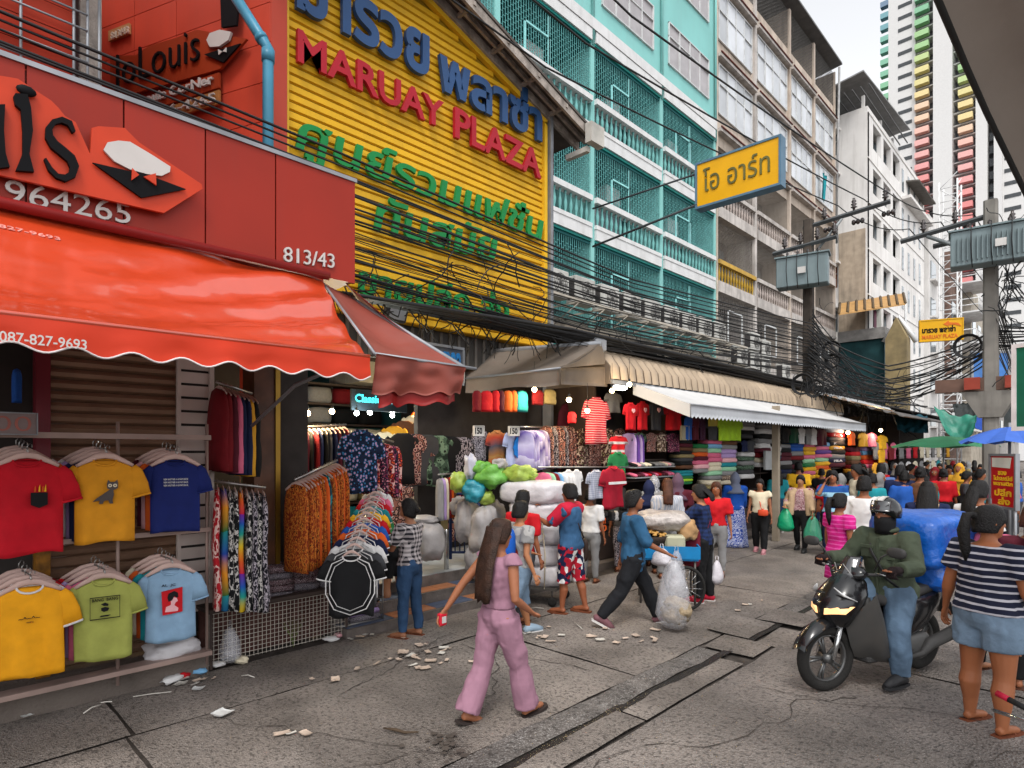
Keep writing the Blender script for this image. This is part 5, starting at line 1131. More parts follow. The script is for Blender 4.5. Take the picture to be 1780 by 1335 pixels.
behind_c = {'red':['orange','light pink','white'],'cat':['navy','lilac','white'],'navy':['orange','light pink','maroon'],'ringer':['white','red','dark red'],'lime':['pink','lilac','red'],'sky':['teal','orange','cream']}
zt_ = {0: 2.0, 1: 1.14}
bar_m = mat('rack_bar', hx('#8f7a72'), .5, .2, var=.2)
rack_ = T('t_shirt_rack', 'two-bar pale metal rack carrying the front T-shirts beside the kerb', 'rack', (-5.85,1.1,.17))
PX = -5.72
ytb = onX(20,767,-5.85); yte = onX(352,767,-5.85)
MB().bx(-5.87,-5.83,.3,2.0,2.155,2.2).build('top_bar', bar_m, rack_); MB().bx(-5.87,-5.83,.3,2.0,1.32,1.36).build('lower_bar', bar_m, rack_)
for y in (.45,1.28,1.98): MB().tube([(-5.88,y,.1),(-5.88,y,2.3)], .014, 8).build('upright', bar_m, rack_)
MB().bx(-5.95,-5.8,.2,2.0,.2,.24).build('foot_rail', bar_m, rack_)
for k, (nm, (px, py), lab, col, s_) in enumerate(front):
    p = onX(px, py, PX); row = 0 if k < 3 else 1; zt0 = p.z
    mats_ = [cm_[nm]]*3
    if nm == 'ringer': me = tee_mesh('hanging_shirt', [cm_[nm], fab('white'), fab('white')], k, .22, 1, True, ring_m=1, sleeve_m=0)
    else: me = tee_mesh('hanging_shirt', [cm_[nm]], k, .2, 1, True)
    sc0 = .95*s_+.05
    o = link(me, 'hanging_shirt', None, lab, 'T-shirt', 'front T-shirts', loc=p, rz=RF+R((-6,-10,-16)[k % 3])); o.scale = (sc0,1,sc0)
    h = link(HM, 'hanger', None, f'pale hanger holding the {nm if nm!="cat" else "mustard cat"} T-shirt', 'hanger', 'front hangers', loc=p+Vector((0,0,.01)), rz=o.rotation_euler.z)
    h.scale = (.95,1,1)
    for j in range(3):
        q = p+Vector((-.075*(j+1), -.02*(j+1)+.01*j, .016*(j+1))); c = behind_c[nm][j]
        b_ = tee_at(teeM[j], q, fab(c), f'{c} T-shirt hanging {("directly","second","third")[j]} behind the {("red pocket","mustard cat","navy lettered","yellow ringer","lime","pale blue")[k]} one', o.rotation_euler.z, (sc0,1,sc0), 'T-shirts behind the front ones')
        hh = link(HM, 'hanger', None, f'{ordn[j+1]} hanger behind the {("red pocket","mustard cat","navy lettered","yellow ringer","lime","pale blue")[k]} T-shirt', 'hanger', 'hangers behind', loc=q+Vector((0,0,.01)), rz=o.rotation_euler.z)
    MB().tube([p+Vector((-.35,-.03,.1)), p+Vector((.03,.0,.09)), p+Vector((.05,0,.06))], .006, 5).build('face_out_arm', hook_m, rack_)
    B_ = fab('black'); Wm = fab('white'); y = -.04
    if nm == 'red':
        decal(o, [(.02,-.24),(.12,-.24),(.12,-.33),(.07,-.355),(.02,-.33)], y-.012, B_, 'pocket', .02); dtext(o, 'yuky', .035, -.31, .07, .035, y-.016, Wm)
        for i, (x, c) in enumerate(((.04,'orange'),(.065,'yellow'),(.085,'orange'),(.1,'yellow'))): decal(o, [(x,-.235),(x+.012,-.235),(x+.01,-.19+.01*(i % 2)),(x+.004,-.2)], y-.008, fab(c), 'flame_print')
    if nm == 'cat':
        gcat = cloth('print_grey','plain',('#4d4644',)); cw = fab('cream')
        decal(o, [(-.06,-.32),(-.02,-.29),(.03,-.25),(.055,-.25),(.06,-.29),(.05,-.34),(.055,-.37),(.03,-.37),(.02,-.34),(-.01,-.345),(-.02,-.37),(-.045,-.37),(-.04,-.34),(-.09,-.35)], y-.006, gcat, 'cat_body_print', .012)
        decal(o, [(.01,-.2),(.018,-.165),(.035,-.185),(.065,-.185),(.085,-.165),(.09,-.2),(.088,-.24),(.05,-.258),(.012,-.24)], y-.012, gcat, 'cat_head_print', .012)
        for x in (.032,.068): decal(o, [(x+.015*math.cos(t*.785), -.215+.015*math.sin(t*.785)) for t in range(8)], y-.016, cw, 'cat_eye_print', .012); decal(o, [(x+.006*math.cos(t*.785), -.215+.006*math.sin(t*.785)) for t in range(8)], y-.019, gcat, 'cat_pupil_print', .012)
    if nm == 'navy':
        for i in range(3): dtext(o, 'NEW ANOTHER A ALWAYS BACK', -.1, -.19-.03*i, .21, .018, y-.012, Wm)
    if nm == 'ringer': dtext(o, '~^~^~', -.07, -.24, .13, .02, y-.012, B_); dtext(o, 'mini', -.02, -.27, .04, .012, y-.012, B_)
    if nm == 'lime':
        for a in ((-.1,-.33,.13,.004),(-.1,-.14,.13,.004),): decal(o, [(-.1,a[1]),(.12,a[1]),(.12,a[1]+.004),(-.1,a[1]+.004)], y-.012, B_, 'frame_print', .014)
        for x in (-.1,.116): decal(o, [(x,-.33),(x+.004,-.33),(x+.004,-.136),(x,-.136)], y-.012, B_, 'frame_print', .014)
        dtext(o, 'BANG  BANG', -.085, -.175, .19, .026, y-.014, B_)
        decal(o, [(-.02,-.2),(.01,-.19),(.035,-.205),(.03,-.22),(.0,-.215)], y-.012, B_, 'face_print', .014); decal(o, [(-.02,-.235),(.01,-.228),(.04,-.24),(.03,-.262),(.0,-.268),(-.018,-.255)], y-.012, B_, 'face_print', .014); decal(o, [(-.02,-.3),(.05,-.3),(.03,-.31),(-.03,-.31)], y-.012, B_, 'face_print', .014)
    if nm == 'sky':
        decal(o, [(-.08,-.2),(.1,-.17),(.1,-.41),(-.07,-.43)], y-.008, fab('red'), 'square_print', .016)
        decal(o, [(-.03,-.26),(-.02,-.22),(.03,-.2),(.06,-.22),(.065,-.26),(.05,-.27),(.03,-.25),(.01,-.29),(-.02,-.3)], y-.014, B_, 'hair_print', .014)
        decal(o, [(.02,-.26),(.05,-.27),(.06,-.3),(.04,-.315),(.03,-.34),(.065,-.37),(.06,-.40),(-.05,-.40),(-.04,-.35),(.0,-.335),(.0,-.29)], y-.011, fab('light pink'), 'profile_print', .014)
        dtext(o, 'AL  JC', -.08, -.16, .12, .03, y-.012, B_)
# edge-on garments hung on a rail
def side_mesh(name, w_, h_, th, seed, legs=False, slope=.05, n=10):
    mb = MB(); parts = ((0, w_),) if not legs else ((-w_*.24, w_*.5), (w_*.24, w_*.5))
    for cy_, ww in parts:
        rings = []
        for j in range(9):
            v = j/8; z = -h_*v; k = min(1, v*6); ring = []
            for i in range(n):
                a = 2*math.pi*i/n; c, s_ = math.cos(a), math.sin(a)
                yy = cy_+ww/2*math.copysign(abs(s_)**.5, s_)*(.75+.25*k)*(1+.06*nz(seed, v*2, 1)); xx = th/2*c*(.5+.5*k)*(1+.4*nz(seed, v*4, s_*2))+.012*nz(seed+2, v*3, s_*3)*k
                zz = z-slope*abs(s_)*(1-v)*.8 - (.02*nz(seed, s_*2, 5) if j == 8 else 0)
                ring.append((xx, yy, zz))
            rings.append(ring)
        mb.loft(rings, True, 0, True)
    return mb.mesh(name, fab('white'))
sideS = [side_mesh('hanging_garment', .42, .62, .05, s_) for s_ in range(4)]; sideL = [side_mesh('hanging_trousers', .34, 1.0, .05, s_+9, False) for s_ in range(4)]
def rail(label, P0, P1, drop=.06, arms=True):
    t_ = T('clothes_rail', label, 'clothes rail', tuple(P0)); MB().tube([P0, P1], .012, 8).build('bar', hook_m, t_); return t_
def hang_row(P0, P1, n, meshes, mats, where, group, scale=(1,1,1), jitter=.1, cat='garment', hangers=False, name='hanging_garment', names=None, facing=None, cname='garment'):
    P0, P1 = Vector(P0), Vector(P1); d = (P1-P0); az = math.atan2(d.y, d.x) if facing is None else facing
    for i in range(n):
        p = P0.lerp(P1, (i+.5)/n)+Vector((0,0,-.05)); m = mats[i % len(mats)] if not callable(mats) else mats(i)
        cn = (names[i % len(names)]+' ' if names else '')
        o = link(meshes[i % len(meshes)], name, None, f'{cn}{cname}, {ordn[i] if i < 20 else str(i+1)+"th"} from the near end of {where}', cat, group, loc=p, rz=az+random.uniform(-jitter, jitter)); o.scale = scale; setm(o, m)
        if hangers: h = link(HM, 'hanger', None, f'hanger, {ordn[i] if i < 20 else str(i+1)+"th"} from the near end of {where}', 'hanger', 'hangers on '+where[:24], loc=p+Vector((0,0,-.02)), rz=az+R(90)); h.scale = (.75,.35,.8)
random.seed(21)
tie1 = cloth('tie_rainbow','tie',('#b01838','#c8501c','#c8a81c','#1c8a7a','#1c4aa0','#6a1c8a'),3); bat_o = cloth('batik_orange','batik',('#7a2c10','#b0561c','#c87a2c','#4a1c0c'),60); bat_bw = cloth('batik_black_white','batik',('#0c0c0e','#b0aca8','#1c1a1e'),45); bat_rw = cloth('batik_red_white','batik',('#a01420','#c9a8a0','#7a0c18'),28); bat_t = cloth('batik_teal','batik',('#0c3a44','#1c7a80','#0a2430'),20)
flo1 = cloth('floral_black_pink','floral',('#c97f90','#14101c','#1c1426','#7a2c4a'),26); flo2 = cloth('floral_blue','floral',('#c08aa0','#2c6fa0','#0e1424','#14203a'),26); flo3 = cloth('floral_red','floral',('#c84a24','#1c0c14','#8a1424','#c8a09a'),24); camo = cloth('camo_green','camo',('#1c2a20','#3f5444','#68806a','#0e1410'),9); tribal = cloth('tribal_bw','batik',('#14121a','#a49ca4','#2a2430'),60); flo4 = cloth('floral_cream','floral',('#4a1c24','#b08a80','#1c1418','#8a5a50'),16); flo5 = cloth('floral_lime','floral',('#8a7a5a','#14160e','#5a2430','#c0b09a'),18)
# tie-dye trousers on the first rail
Pa = atT(372,836,5.62); Pb = atT(462,848,5.85); rail('chrome rail of tie-dyed trousers left of the brown column', Pa, Pb)
hang_row(Pa, Pb, 9, sideL, [bat_rw, cloth('tie_green','tie',('#1c5a2a','#c8801c','#1c3a8a','#1c7a7a'),3), bat_bw, bat_bw, tie1, bat_bw, tribal, bat_bw, tribal, bat_bw, cloth('tie_dark','tie',('#14141c','#8a1c2a','#3a3a44'),3)], 'the tie-dyed trouser rail', 'trousers on the first rail', (1.5,1.1,1.12), cat='trousers', hangers=True, name='hanging_trousers', names=['red and white','green tie-dyed','black and white','black patterned','rainbow tie-dyed','speckled black','tribal print','grey speckled','tribal print dark','black flecked','dark tie-dyed'], cname='trousers')
# towels / long tops above it
Pa = atT(376,664,5.8); Pb = atT(438,684,6.1); rail('short rail under the awning holding dark red and navy tops', Pa, Pb)
hang_row(Pa, Pb, 8, sideS, [fab(c) for c in ('dark red','dark red','maroon','pink','navy','navy','mustard','black')], 'the short rail under the awning', 'tops under the awning', (2.2,.8,1.28), cat='top', names=['dark red','crimson','maroon','pink','navy','deep navy','mustard','black'], cname='top', hangers=True)
# orange batik rail
Pa = atT(512,834,6.15); Pb = atT(586,800,6.7); rail('rail pointing into the market with orange patterned trousers', Pa, Pb)
hang_row(Pa, Pb, 15, sideL, [bat_o,bat_o,bat_o,bat_o,fab('orange'),bat_o,bat_o,fab('orange'),bat_t,bat_o,fab('orange'),bat_o,bat_o,fab('orange'),bat_o], 'the orange trouser rail', 'orange trousers', (.9,1.1,.9), cat='trousers', hangers=True, name='hanging_trousers', names=['orange patterned','brown patterned','rust patterned','amber patterned','plain orange','orange flecked','brown flecked','plain rust','teal patterned','amber flecked','bright orange','copper patterned','dark orange','burnt orange','tan orange'], cname='trousers')
# dark garments behind
Pa = atT(492,744,7.9); Pb = atT(602,738,8.5); rail('rail of dark trousers under the warm bulbs', Pa, Pb)
hang_row(Pa, Pb, 14, sideL, [fab(c) for c in ('navy','black','dark grey','navy','maroon','black','dark red')], 'the dark trouser rail', 'dark trousers', (1.3,1,.9), cat='trousers', hangers=True, name='hanging_trousers', cname='dark trousers')
# floral shirts
Pa = atT(612,750,7.4); Pb = atT(684,768,7.9); rail('rail of flowered shirts beyond the orange trousers', Pa, Pb)
hang_row(Pa, Pb, 9, sideS, [flo2,flo1,flo1,flo3,flo1,flo1,flo3,flo1,flo3], 'the flowered shirt rail', 'flowered shirts', (1.3,1,1.1), cat='shirt', cname='flowered shirt', names=['blue','pink and black','purple','rose','dark','plum','red','maroon','scarlet'])
p = atT(628,748,7.1); tee_at(teeM[0], p, flo2, 'blue and pink flowered shirt facing the street at the front of its rail', R(60), (.85,1,1.05), 'flowered shirts', cat='shirt')
# nested sports jerseys coming toward the viewer
random.seed(3); jc = ['black','dark grey','white','navy','orange','blue','red','yellow','teal','red','pink','white']
jp = T('jersey_rail', 'slanting chrome rail carrying a fan of sports jerseys toward the street', 'clothes rail', (-6,3,1)); Pa = atT(611,962,5.75); Pb = atT(655,850,7.2); MB().tube([Pa, Pb], .012, 6).build('bar', hook_m, jp)
for i in range(12):
    q = Pa.lerp(Pb, i/11); me = tee_mesh('hanging_jersey', [fab(jc[i]), fab('white')], i, .16, 1, True, ring_m=1)
    o = link(me, 'hanging_jersey', None, f'{jc[i]} jersey with white piping, {ordn[i]} from the front of the fan', 'jersey', 'jerseys in the fan', loc=q+Vector((0,0,-.03)), rz=R(50)); o.scale = (1.0-.035*i,1.5,.80-.01*i)
    h = link(HM, 'hanger', None, f'hanger of the {ordn[i]} jersey in the fan', 'hanger', 'jersey hangers', loc=q, rz=R(50)); h.scale = (.45,.4,.6)
    mb = MB(); sgx = .195
    for s_ in (-1, 1): mb.tube([(s_*.06,-.03,-.01),(s_*.17,-.042,-.07),(s_*.225,-.046,-.25),(s_*.225,-.048,-.42),(s_*.15,-.05,-.6),(0,-.05,-.67)], .006, 5); mb.tube([(s_*.05,-.032,-.03),(s_*.14,-.045,-.1),(s_*.19,-.05,-.26),(s_*.185,-.052,-.42),(s_*.12,-.054,-.56),(0,-.055,-.62)], .004, 5)
    mb.build('piping', fab('white'), o, local=True)
# folded bundles
fold_me = []
for s_ in range(4):
    mb = MB(); rings = []
    for i in range(5):
        v = i/4; z = v; k = math.sin(math.pi*(.12+.76*v)); rings.append([(x*(.86+.14*k)+.04*nz(x*3, y*3, s_+v*2), y*(.9+.1*k)+.05*nz(y*3, x*4, s_*2+v), z+.18*nz(x*2, y*2.5, s_+7)+.05*nz(x*9,y*9,s_)) for x, y in [(-.5,-.5),(-.5,-.25),(-.5,0),(-.5,.25),(-.5,.5),(0,.5),(.5,.5),(.53,.25),(.55,0),(.53,-.25),(.5,-.5),(0,-.5)]])
    mb.loft(rings, True, 0, True); fold_me.append(mb.mesh('folded_garment', fab('white')))
def fold_stack(px, wpx, py0, py1, X, cols, where, group, depth=.28, n=None, names=None, ysc=1.0, text=None):
    A = onX(px-wpx/2, py1, X); B = onX(px+wpx/2, py1, X); top = onX(px, py0, X).z; zb_ = onX(px, py1, X).z; n = n or len(cols); h = (top-zb_)/n; yc = (A.y+B.y)/2; wy = (B.y-A.y)
    for i in range(n):
        c = cols[i % len(cols)]; m = c if not isinstance(c, str) else fab(c); cn = c if isinstance(c, str) else (names[i % len(names)] if names else 'patterned')
        o = link(random.choice(fold_me), 'folded_garment', None, f'{cn} folded garment, {ordn[i]} from the top in {where}', 'folded clothes', group, loc=(X-depth/2+random.uniform(-.01,.02), yc+random.uniform(-.01,.01), top-(i+1)*h), rz=random.uniform(-.05,.05)); o.scale = (depth, wy*.96, h*1.04); setm(o, m)
        if text and i in text:
            lettering(o, 'FILA', (X+.012, yc-wy*.3, top-(i+.75)*h), (0,1,0), (0,0,1), wy*.6, h*.5, .01, fab('white'), .06, split=False)
tblm = mat('table_dark', (.05,.035,.03), .6, var=.2)
tb1 = T('display_table', 'low dark display table carrying bundles above the wire mesh front', 'table', (-6.3,2.6,0)); ya, yb = onX(362,1100,-6.02).y, onX(598,1080,-6.02).y
MB().bx(-6.5,-5.98,ya-.02,yb+.05,.53,.565).build('table_top', tblm, tb1)
for y in (ya,yb): MB().bx(-6.03,-5.99,y,y+.03,0,.53).build('leg', tblm, tb1)
MB().bx(-6.3,-6.25,ya,yb,0,.53).build('back_board', mat('brick_dark', (.07,.03,.025), .9, var=.4, vs=10), tb1)
mb = MB(); n = 34
for i in range(n+1): y = ya+(yb-ya)*i/n; mb.bx(-6.0,-5.996,y-.002,y+.002,.04,.52)
for i in range(12): z = .05+i*.0425; mb.bx(-5.997,-5.993,ya,yb,z-.002,z+.002)
mb.build('wire_mesh', mat('mesh_pale', (.42,.38,.33), .6), tb1)
strp = cloth('fold_striped','batik',('#1c1418','#8a7a80','#5a1c24','#b0a4a8'),26)
for k, (px, w_, y0, y1, nn) in enumerate(((490,44,985,1040,5),(535,44,968,1036,6),(578,40,960,1030,6))): fold_stack(px, w_, y0, y1, -6.1, [strp, tribal, strp], f'the {("left","middle","right")[k]} stack on the low mesh-fronted table', 'bundles on the low table', .3, nn, ['striped','patterned','banded'])
tb2 = T('wire_stand', 'small wire stand with plastic-wrapped packs beneath the jersey fan', 'stand', (-6,3.6,0)); a = onZ(600,1120,0); b_ = onZ(672,1095,0); mb = MB()
for p in ((-6.0,3.4),(-6.0,3.95),(-6.4,3.4),(-6.4,3.95)):
    mb.tube([(p[0],p[1],.1),(p[0],p[1],.62)], .007, 5)
for z in (.12,.35,.6): mb.tube([(-6.0,3.4,z),(-6.0,3.95,z),(-6.4,3.95,z),(-6.4,3.4,z),(-6.0,3.4,z)], .006, 5)
mb.build('frame', hook_m, tb2)
fold_stack(635, 52, 1042, 1088, -6.05, ['dark grey', strp, 'lilac', tribal, 'grey'], 'the wire stand under the jerseys', 'packs on the wire stand', .28, 5, ['wrapped'])
# interior of the market: shelves, racks, jackets
random.seed(8)
def facing_row(P0, P1, n, mats, where, group, sc_=(1,1,1), rz=RF, names=None, me=None):
    for i in range(n):
        q = Vector(P0).lerp(Vector(P1), (i+.5)/n); cn = names[i % len(names)]+' ' if names else ''
        tee_at((me or teeL)[i % 3], q, mats[i % len(mats)], f'{cn}shirt, {ordn[i]} from the left in {where}', rz, sc_, group)
dk_c = [fab(c) for c in ('black','dark grey','navy','brown','black','khaki')]
facing_row(atT(690,752,9.5), atT(830,762,9.8), 7, [fab('black'), flo4, fab('dark grey'), camo, fab('black'), tribal, fab('black')], 'the dark row behind the market floor', 'dark shirts', (1.05,1,1.15), R(55), ['black','mottled','charcoal','camouflage','plain black','tribal','jet black'])
facing_row(atT(690,845,10.2), atT(790,850,10.4), 5, [flo4, flo5, tribal, fab('khaki'), flo4], 'the lower dark row inside the market', 'dim shirts', (1.1,1,1.3), R(55), ['mottled','olive flowered','tribal','khaki','brown flowered'])
facing_row(atT(640,765,11.5), atT(760,700,12.5), 7, [fab('khaki'), fab('cream'), fab('mustard'), fab('brown'), fab('cream'), fab('orange'), fab('mustard')], 'the warmly lit back row inside the market', 'back row shirts', (.9,1,.9), R(55), ['khaki','cream','mustard','brown','ivory','orange','amber'])
Pa = atT(762,825,8.3); Pb = atT(800,822,9.3); rail('small rail of thin scarves left of the sack cart', Pa, Pb); hang_row(Pa, Pb, 9, sideS, [fab(c) for c in ('grey','lilac','cream','dark red','orange','brown','grey','pink','maroon')], 'the scarf rail by the cart', 'scarves', (.9,.3,.95), cat='scarf', cname='scarf', names=['grey','lilac','cream','dark red','orange','brown','pale grey','pink','maroon'])
shf = T('market_shelving', 'tall dark shelving filled with folded goods at the back of the market', 'shelving', (-11,5,.4))
for i in range(8): MB().bx(-12.2,-11.6,2.2,8.0,.5+i*.42,.54+i*.42).build('shelf', tblm, shf)
for k in range(9):
    for r_ in range(7):
        o = link(random.choice(fold_me), 'folded_garment', None, f'folded bundle on the {ordn[r_]} shelf up, {ordn[k]} from the left, deep in the market', 'folded clothes', 'bundles deep in the market', loc=(-11.8, 2.4+k*.62, .56+r_*.42)); o.scale = (.4,.5,.3); setm(o, fab(random.choice(['khaki','grey','cream','navy','dark red','brown','black','mustard','teal'])))
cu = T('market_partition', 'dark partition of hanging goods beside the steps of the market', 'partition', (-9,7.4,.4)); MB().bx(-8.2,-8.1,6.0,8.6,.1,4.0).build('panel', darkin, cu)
# lamps
def bulb(p, label, r=.035, e=14, col=(1,.78,.45), light=0):
    t_ = T('light_bulb', label, 'light bulb', tuple(p)); MB().ball(p, r, 10, 8).build('glass', mat('bulb_%d_%d' % (int(col[2]*100), e), col, .4, emit=e), t_); mb = MB(); mb.tube([p+Vector((0,0,r*.8)), p+Vector((0,0,r+.05))], r*.5, 6); mb.tube([p+Vector((0,0,r+.05)), p+Vector((0,0,r+.4))], .004, 4); mb.build('socket', rub, t_)
    if light:
        l = bpy.data.lights.new('bulb_light', 'POINT'); l.energy = light; l.color = col; l.shadow_soft_size = r; lo = bpy.data.objects.new('bulb_light', l); COL.objects.link(lo); lo.location = p+Vector((.0,0,-r-.03)); l.energy *= 1.2; lo.parent = t_; lo.matrix_parent_inverse = wm(t_).inverted()
for px, py, T_, lab, e, col, li in ((534,718,8.0,'largest warm bulb over the dark trouser rail',30,(1,.75,.4),40),(577,715,9.0,'warm bulb right of the largest one over the trouser rail',30,(1,.75,.4),30),(620,718,9.6,'white bulb nearest the cyan neon sign',25,(.9,1,.95),25),(643,717,10,'white bulb right of the cyan neon sign',25,(.9,1,.95),20),(682,722,10.5,'white bulb half hidden by the faded awning',25,(.9,1,.95),20),(478,727,7.0,'tiny warm bulb beside the brown column',15,(1,.75,.4),12),(740,712,12.2,'warm lamp lighting the back row of the market',20,(1,.7,.3),60),(929,677,9.4,'warm bulb under the taupe awning',15,(1,.75,.4),15),(989,695,9.2,'round warm bulb left of the striped dress',20,(1,.75,.4),18),(1021,714,9.6,'small warm bulb on a slanted arm beside the striped dress',12,(1,.75,.4),8),(1064,679,9.6,'warm bulb above the striped dress',12,(1,.75,.4),10),(1094,668,9.8,'warm bulb where the white awning begins',14,(1,.75,.4),12),(1474,752,19,'warm bulb at the far end under the white awning',16,(1,.6,.35),20),(1531,748,21,'bulb over the yellow shirts past the white awning',12,(1,.75,.4),25)):
    bulb(atT(px, py, T_), lab, .04 if T_ < 15 else .06, e, col, li)
tl = T('fluorescent_tube', 'white fluorescent lamp under the ribbed awning beside the striped dress', 'lamp', tuple(atT(1077,674,9.7))); c = atT(1077,674,9.7); MB().rbox(c, (.12,.3,.06), .02).build('lamp_body', mat('tube_white', (.9,.95,1), .4, emit=10), tl)

# ================================================================= STALLS ALONG THE STREET
stl = T('market_stalls', 'long row of dim clothes stalls with back boards and shelves under the awnings', 'stall', (-7,15,0))
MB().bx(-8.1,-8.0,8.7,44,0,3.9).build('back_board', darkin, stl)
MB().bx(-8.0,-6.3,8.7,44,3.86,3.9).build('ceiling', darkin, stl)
for y in (8.75, 11.2, 13.3, 16.0, 18.9, 22, 26, 31): MB().bx(-8.0,-6.55,y,y+.05,.1,3.4).build('partition', tblm, stl)
for z in (.7,1.1,1.5,1.9,2.3): MB().bx(-7.0,-6.45,9.5,44,z-.03,z-.0).build('shelf', tblm, stl)
MB().bx(-6.95,-6.5,8.7,44,.1,.62).build('counter', tblm, stl)
random.seed(31)
def px_tee(px0, px1, py0, m, label, X, group='shirts hung along the stalls', py1=None, cat='shirt'):
    A, B = onX(px0, py0, X), onX(px1, py0, X); wy = B.y-A.y; sx_ = wy/.58; sz = sx_ if py1 is None else (onX((px0+px1)/2, py0, X).z-onX((px0+px1)/2, py1, X).z)/.7
    return tee_at(random.choice(teeM), Vector((X, (A.y+B.y)/2, A.z)), m, label, RF, (sx_, min(1.5, sx_), sz), group, cat=cat)
def px_box(px0, px1, py0, py1, m, label, X, cat, name, group=None):
    o = link(random.choice(sideS), name, None, label, cat, group); A, B = onX(px0, py0, X), onX(px1, py0, X); o.location = (X, (A.y+B.y)/2, A.z); o.scale = (1.6, (B.y-A.y)/.42, (A.z-onX((px0+px1)/2, py1, X).z)/.62); setm(o, m); return o
for i, (c, x0, x1) in enumerate((('dark red',822,836),('red',836,856),('red',856,868),('maroon',866,876),('orange',876,890),('orange',888,898),('teal',897,917))):
    px_box(x0, x1, 678, 716, fab(c), f'{c} pair of shorts, {ordn[i]} from the left in the row above the tie-dyed shirts', -6.6, 'shorts', 'hanging_shorts', 'shorts in the upper row')
px_box(925,944,676,704,fab('dark red'),'dark red cloth hung right of the warm bulb under the taupe awning',-6.6,'cloth','hanging_cloth'); px_box(945,966,675,703,fab('khaki'),'khaki cloth beside the dark red one under the taupe awning',-6.6,'cloth','hanging_cloth')
px_tee(820,848,746,tribal,'black and white patterned shirt carrying a price card, left of the sunset shirt',-6.45,py1=800)
o = px_tee(846,881,748,cloth('tee_sunset','tie',('#8a5a2c','#3f3f4a','#a03a24','#8a6a3a'),2),'brown and grey sunset print shirt in the tie-dyed row',-6.4,py1=806)
o = px_tee(876,912,748,cloth('tee_pale','plain',('#9da4c4',)),'pale blue shirt with a large bright blue ink blot',-6.3,py1=810)
decal(o, [(.11*math.cos(t*.35)*(1+.12*math.sin(t*3)), -.34+.2*math.sin(t*.35)*(1+.1*math.cos(t*5))) for t in range(18)], -.075, cloth('ink_blue','plain',('#1668b0',)), 'ink_print', .02)
for k, (px, s_) in enumerate(((832,''),(893,''))):
    A = onX(px-8,757,-6.2); B = onX(px+8,757,-6.2); t_, a, ax, ay, w_, h_ = board(f'white card reading {("150","150")[k]} clipped {("to the black and white patterned shirt","above the blue blotted shirt")[k]}', [A,B,B+Vector((0,0,.13))], .01, wht, wht, 'price_card'); lettering(t_, '150', a+ax*.02+ay*.02, ax, ay, w_-.04, h_-.04, .003, blk, .03, split=False)
Pa = atT(905,742,8.9); Pb = atT(944,742,10.2); rail('rail of lilac tie-dyed shirts right of the blotted shirt', Pa, Pb); hang_row(Pa, Pb, 8, sideS, [cloth('tie_lilac','tie',('#8a7ab0','#b8b0cc','#4a3a7a','#c0b8d0'),4)], 'the lilac tie-dyed rail', 'lilac tie-dyed shirts', (1.2,.9,1.0), cat='shirt', cname='lilac tie-dyed shirt')
Pa = onX(945,735,-6.7); Pb = onX(990,735,-6.7); hang_row(Pa, Pb, 7, sideS, [flo4, tribal, flo4], 'the dim brown flowered row', 'brown flowered tops', (1.2,.9,1.15), cat='top', cname='brown flowered top')
MB_ = px_tee(1014,1058,689,cloth('striped_dress','hstripe',('#9a1024','#b88a8a'),.035),'red dress with thin pale stripes hanging highest in the stall',-6.2,py1=770,cat='dress')
px_tee(1052,1080,680,fab('grey'),'light grey T-shirt with a small pink print above the belts',-6.5,py1=716)
for i, (x0, x1) in enumerate(((1000,1022),(1022,1044),(1044,1068),(1066,1088))): px_box(x0,x1,744,812,flo4 if i % 2 else flo5,f'long flowered dress, {ordn[i]} from the left below the striped red dress',-6.55,'dress','hanging_dress','long flowered dresses')
px_box(988,1000,715,736,fab('red'),'small bright red pouch hanging beside the round warm bulb',-6.1,'pouch','hanging_pouch')
px_tee(1060,1090,757,cloth('tee_white_red','hstripe',('#b0141c','#b8b0b0'),.3),'pink, white and red football shirt above the green one',-6.1,py1=790); px_tee(1058,1090,786,fab('green'),'green football shirt partly behind the red hanging one',-6.05,py1=840)
Pa = onX(1090,748,-6.25); Pb = onX(1108,748,-6.25); hang_row(Pa, Pb, 4, sideS, [fab('lilac'),fab('purple'),fab('lilac'),fab('purple')], 'the purple set beside the football shirts', 'purple tops', (1,.9,1.0), cat='top', cname='purple top')
rl = rail('long low rail of children\'s white and red shirts in front of the stall', onX(935,812,-5.75), onX(1092,812,-5.75))
Pa = onX(940,815,-5.75); Pb = onX(990,815,-5.75); hang_row(Pa, Pb, 7, sideS, [fab(c) for c in ('pink','light green','dark red','sky blue','white','white','white')], 'the low rail of white shirts', 'shirts on the low rail', (1,.8,.72), cat='shirt', cname='shirt', names=['pink','pale green','dark red','light blue','white','off-white','bright white'])
for i, (x0, x1, c) in enumerate(((978,998,'white'),(992,1012,'white'))): px_tee(x0,x1,817,fab(c),f'white shirt facing the street, {ordn[i]} of two on the low rail',-5.7,py1=862)
px_tee(1020,1052,818,cloth('check_white','check',('#a8aab4','#7d8090'),.05),'grey checked shirt on the low rail',-5.65,py1=868)
o = px_tee(1044,1086,812,cloth('tee_crimson','plain',('#8f0f24',)),'crimson shirt with a white chest band, right end of the low rail',-5.6,py1=884); decal(o,[(-.2,-.29),(.2,-.29),(.2,-.25),(-.2,-.25)],-.07,fab('white'),'chest_band',.02)
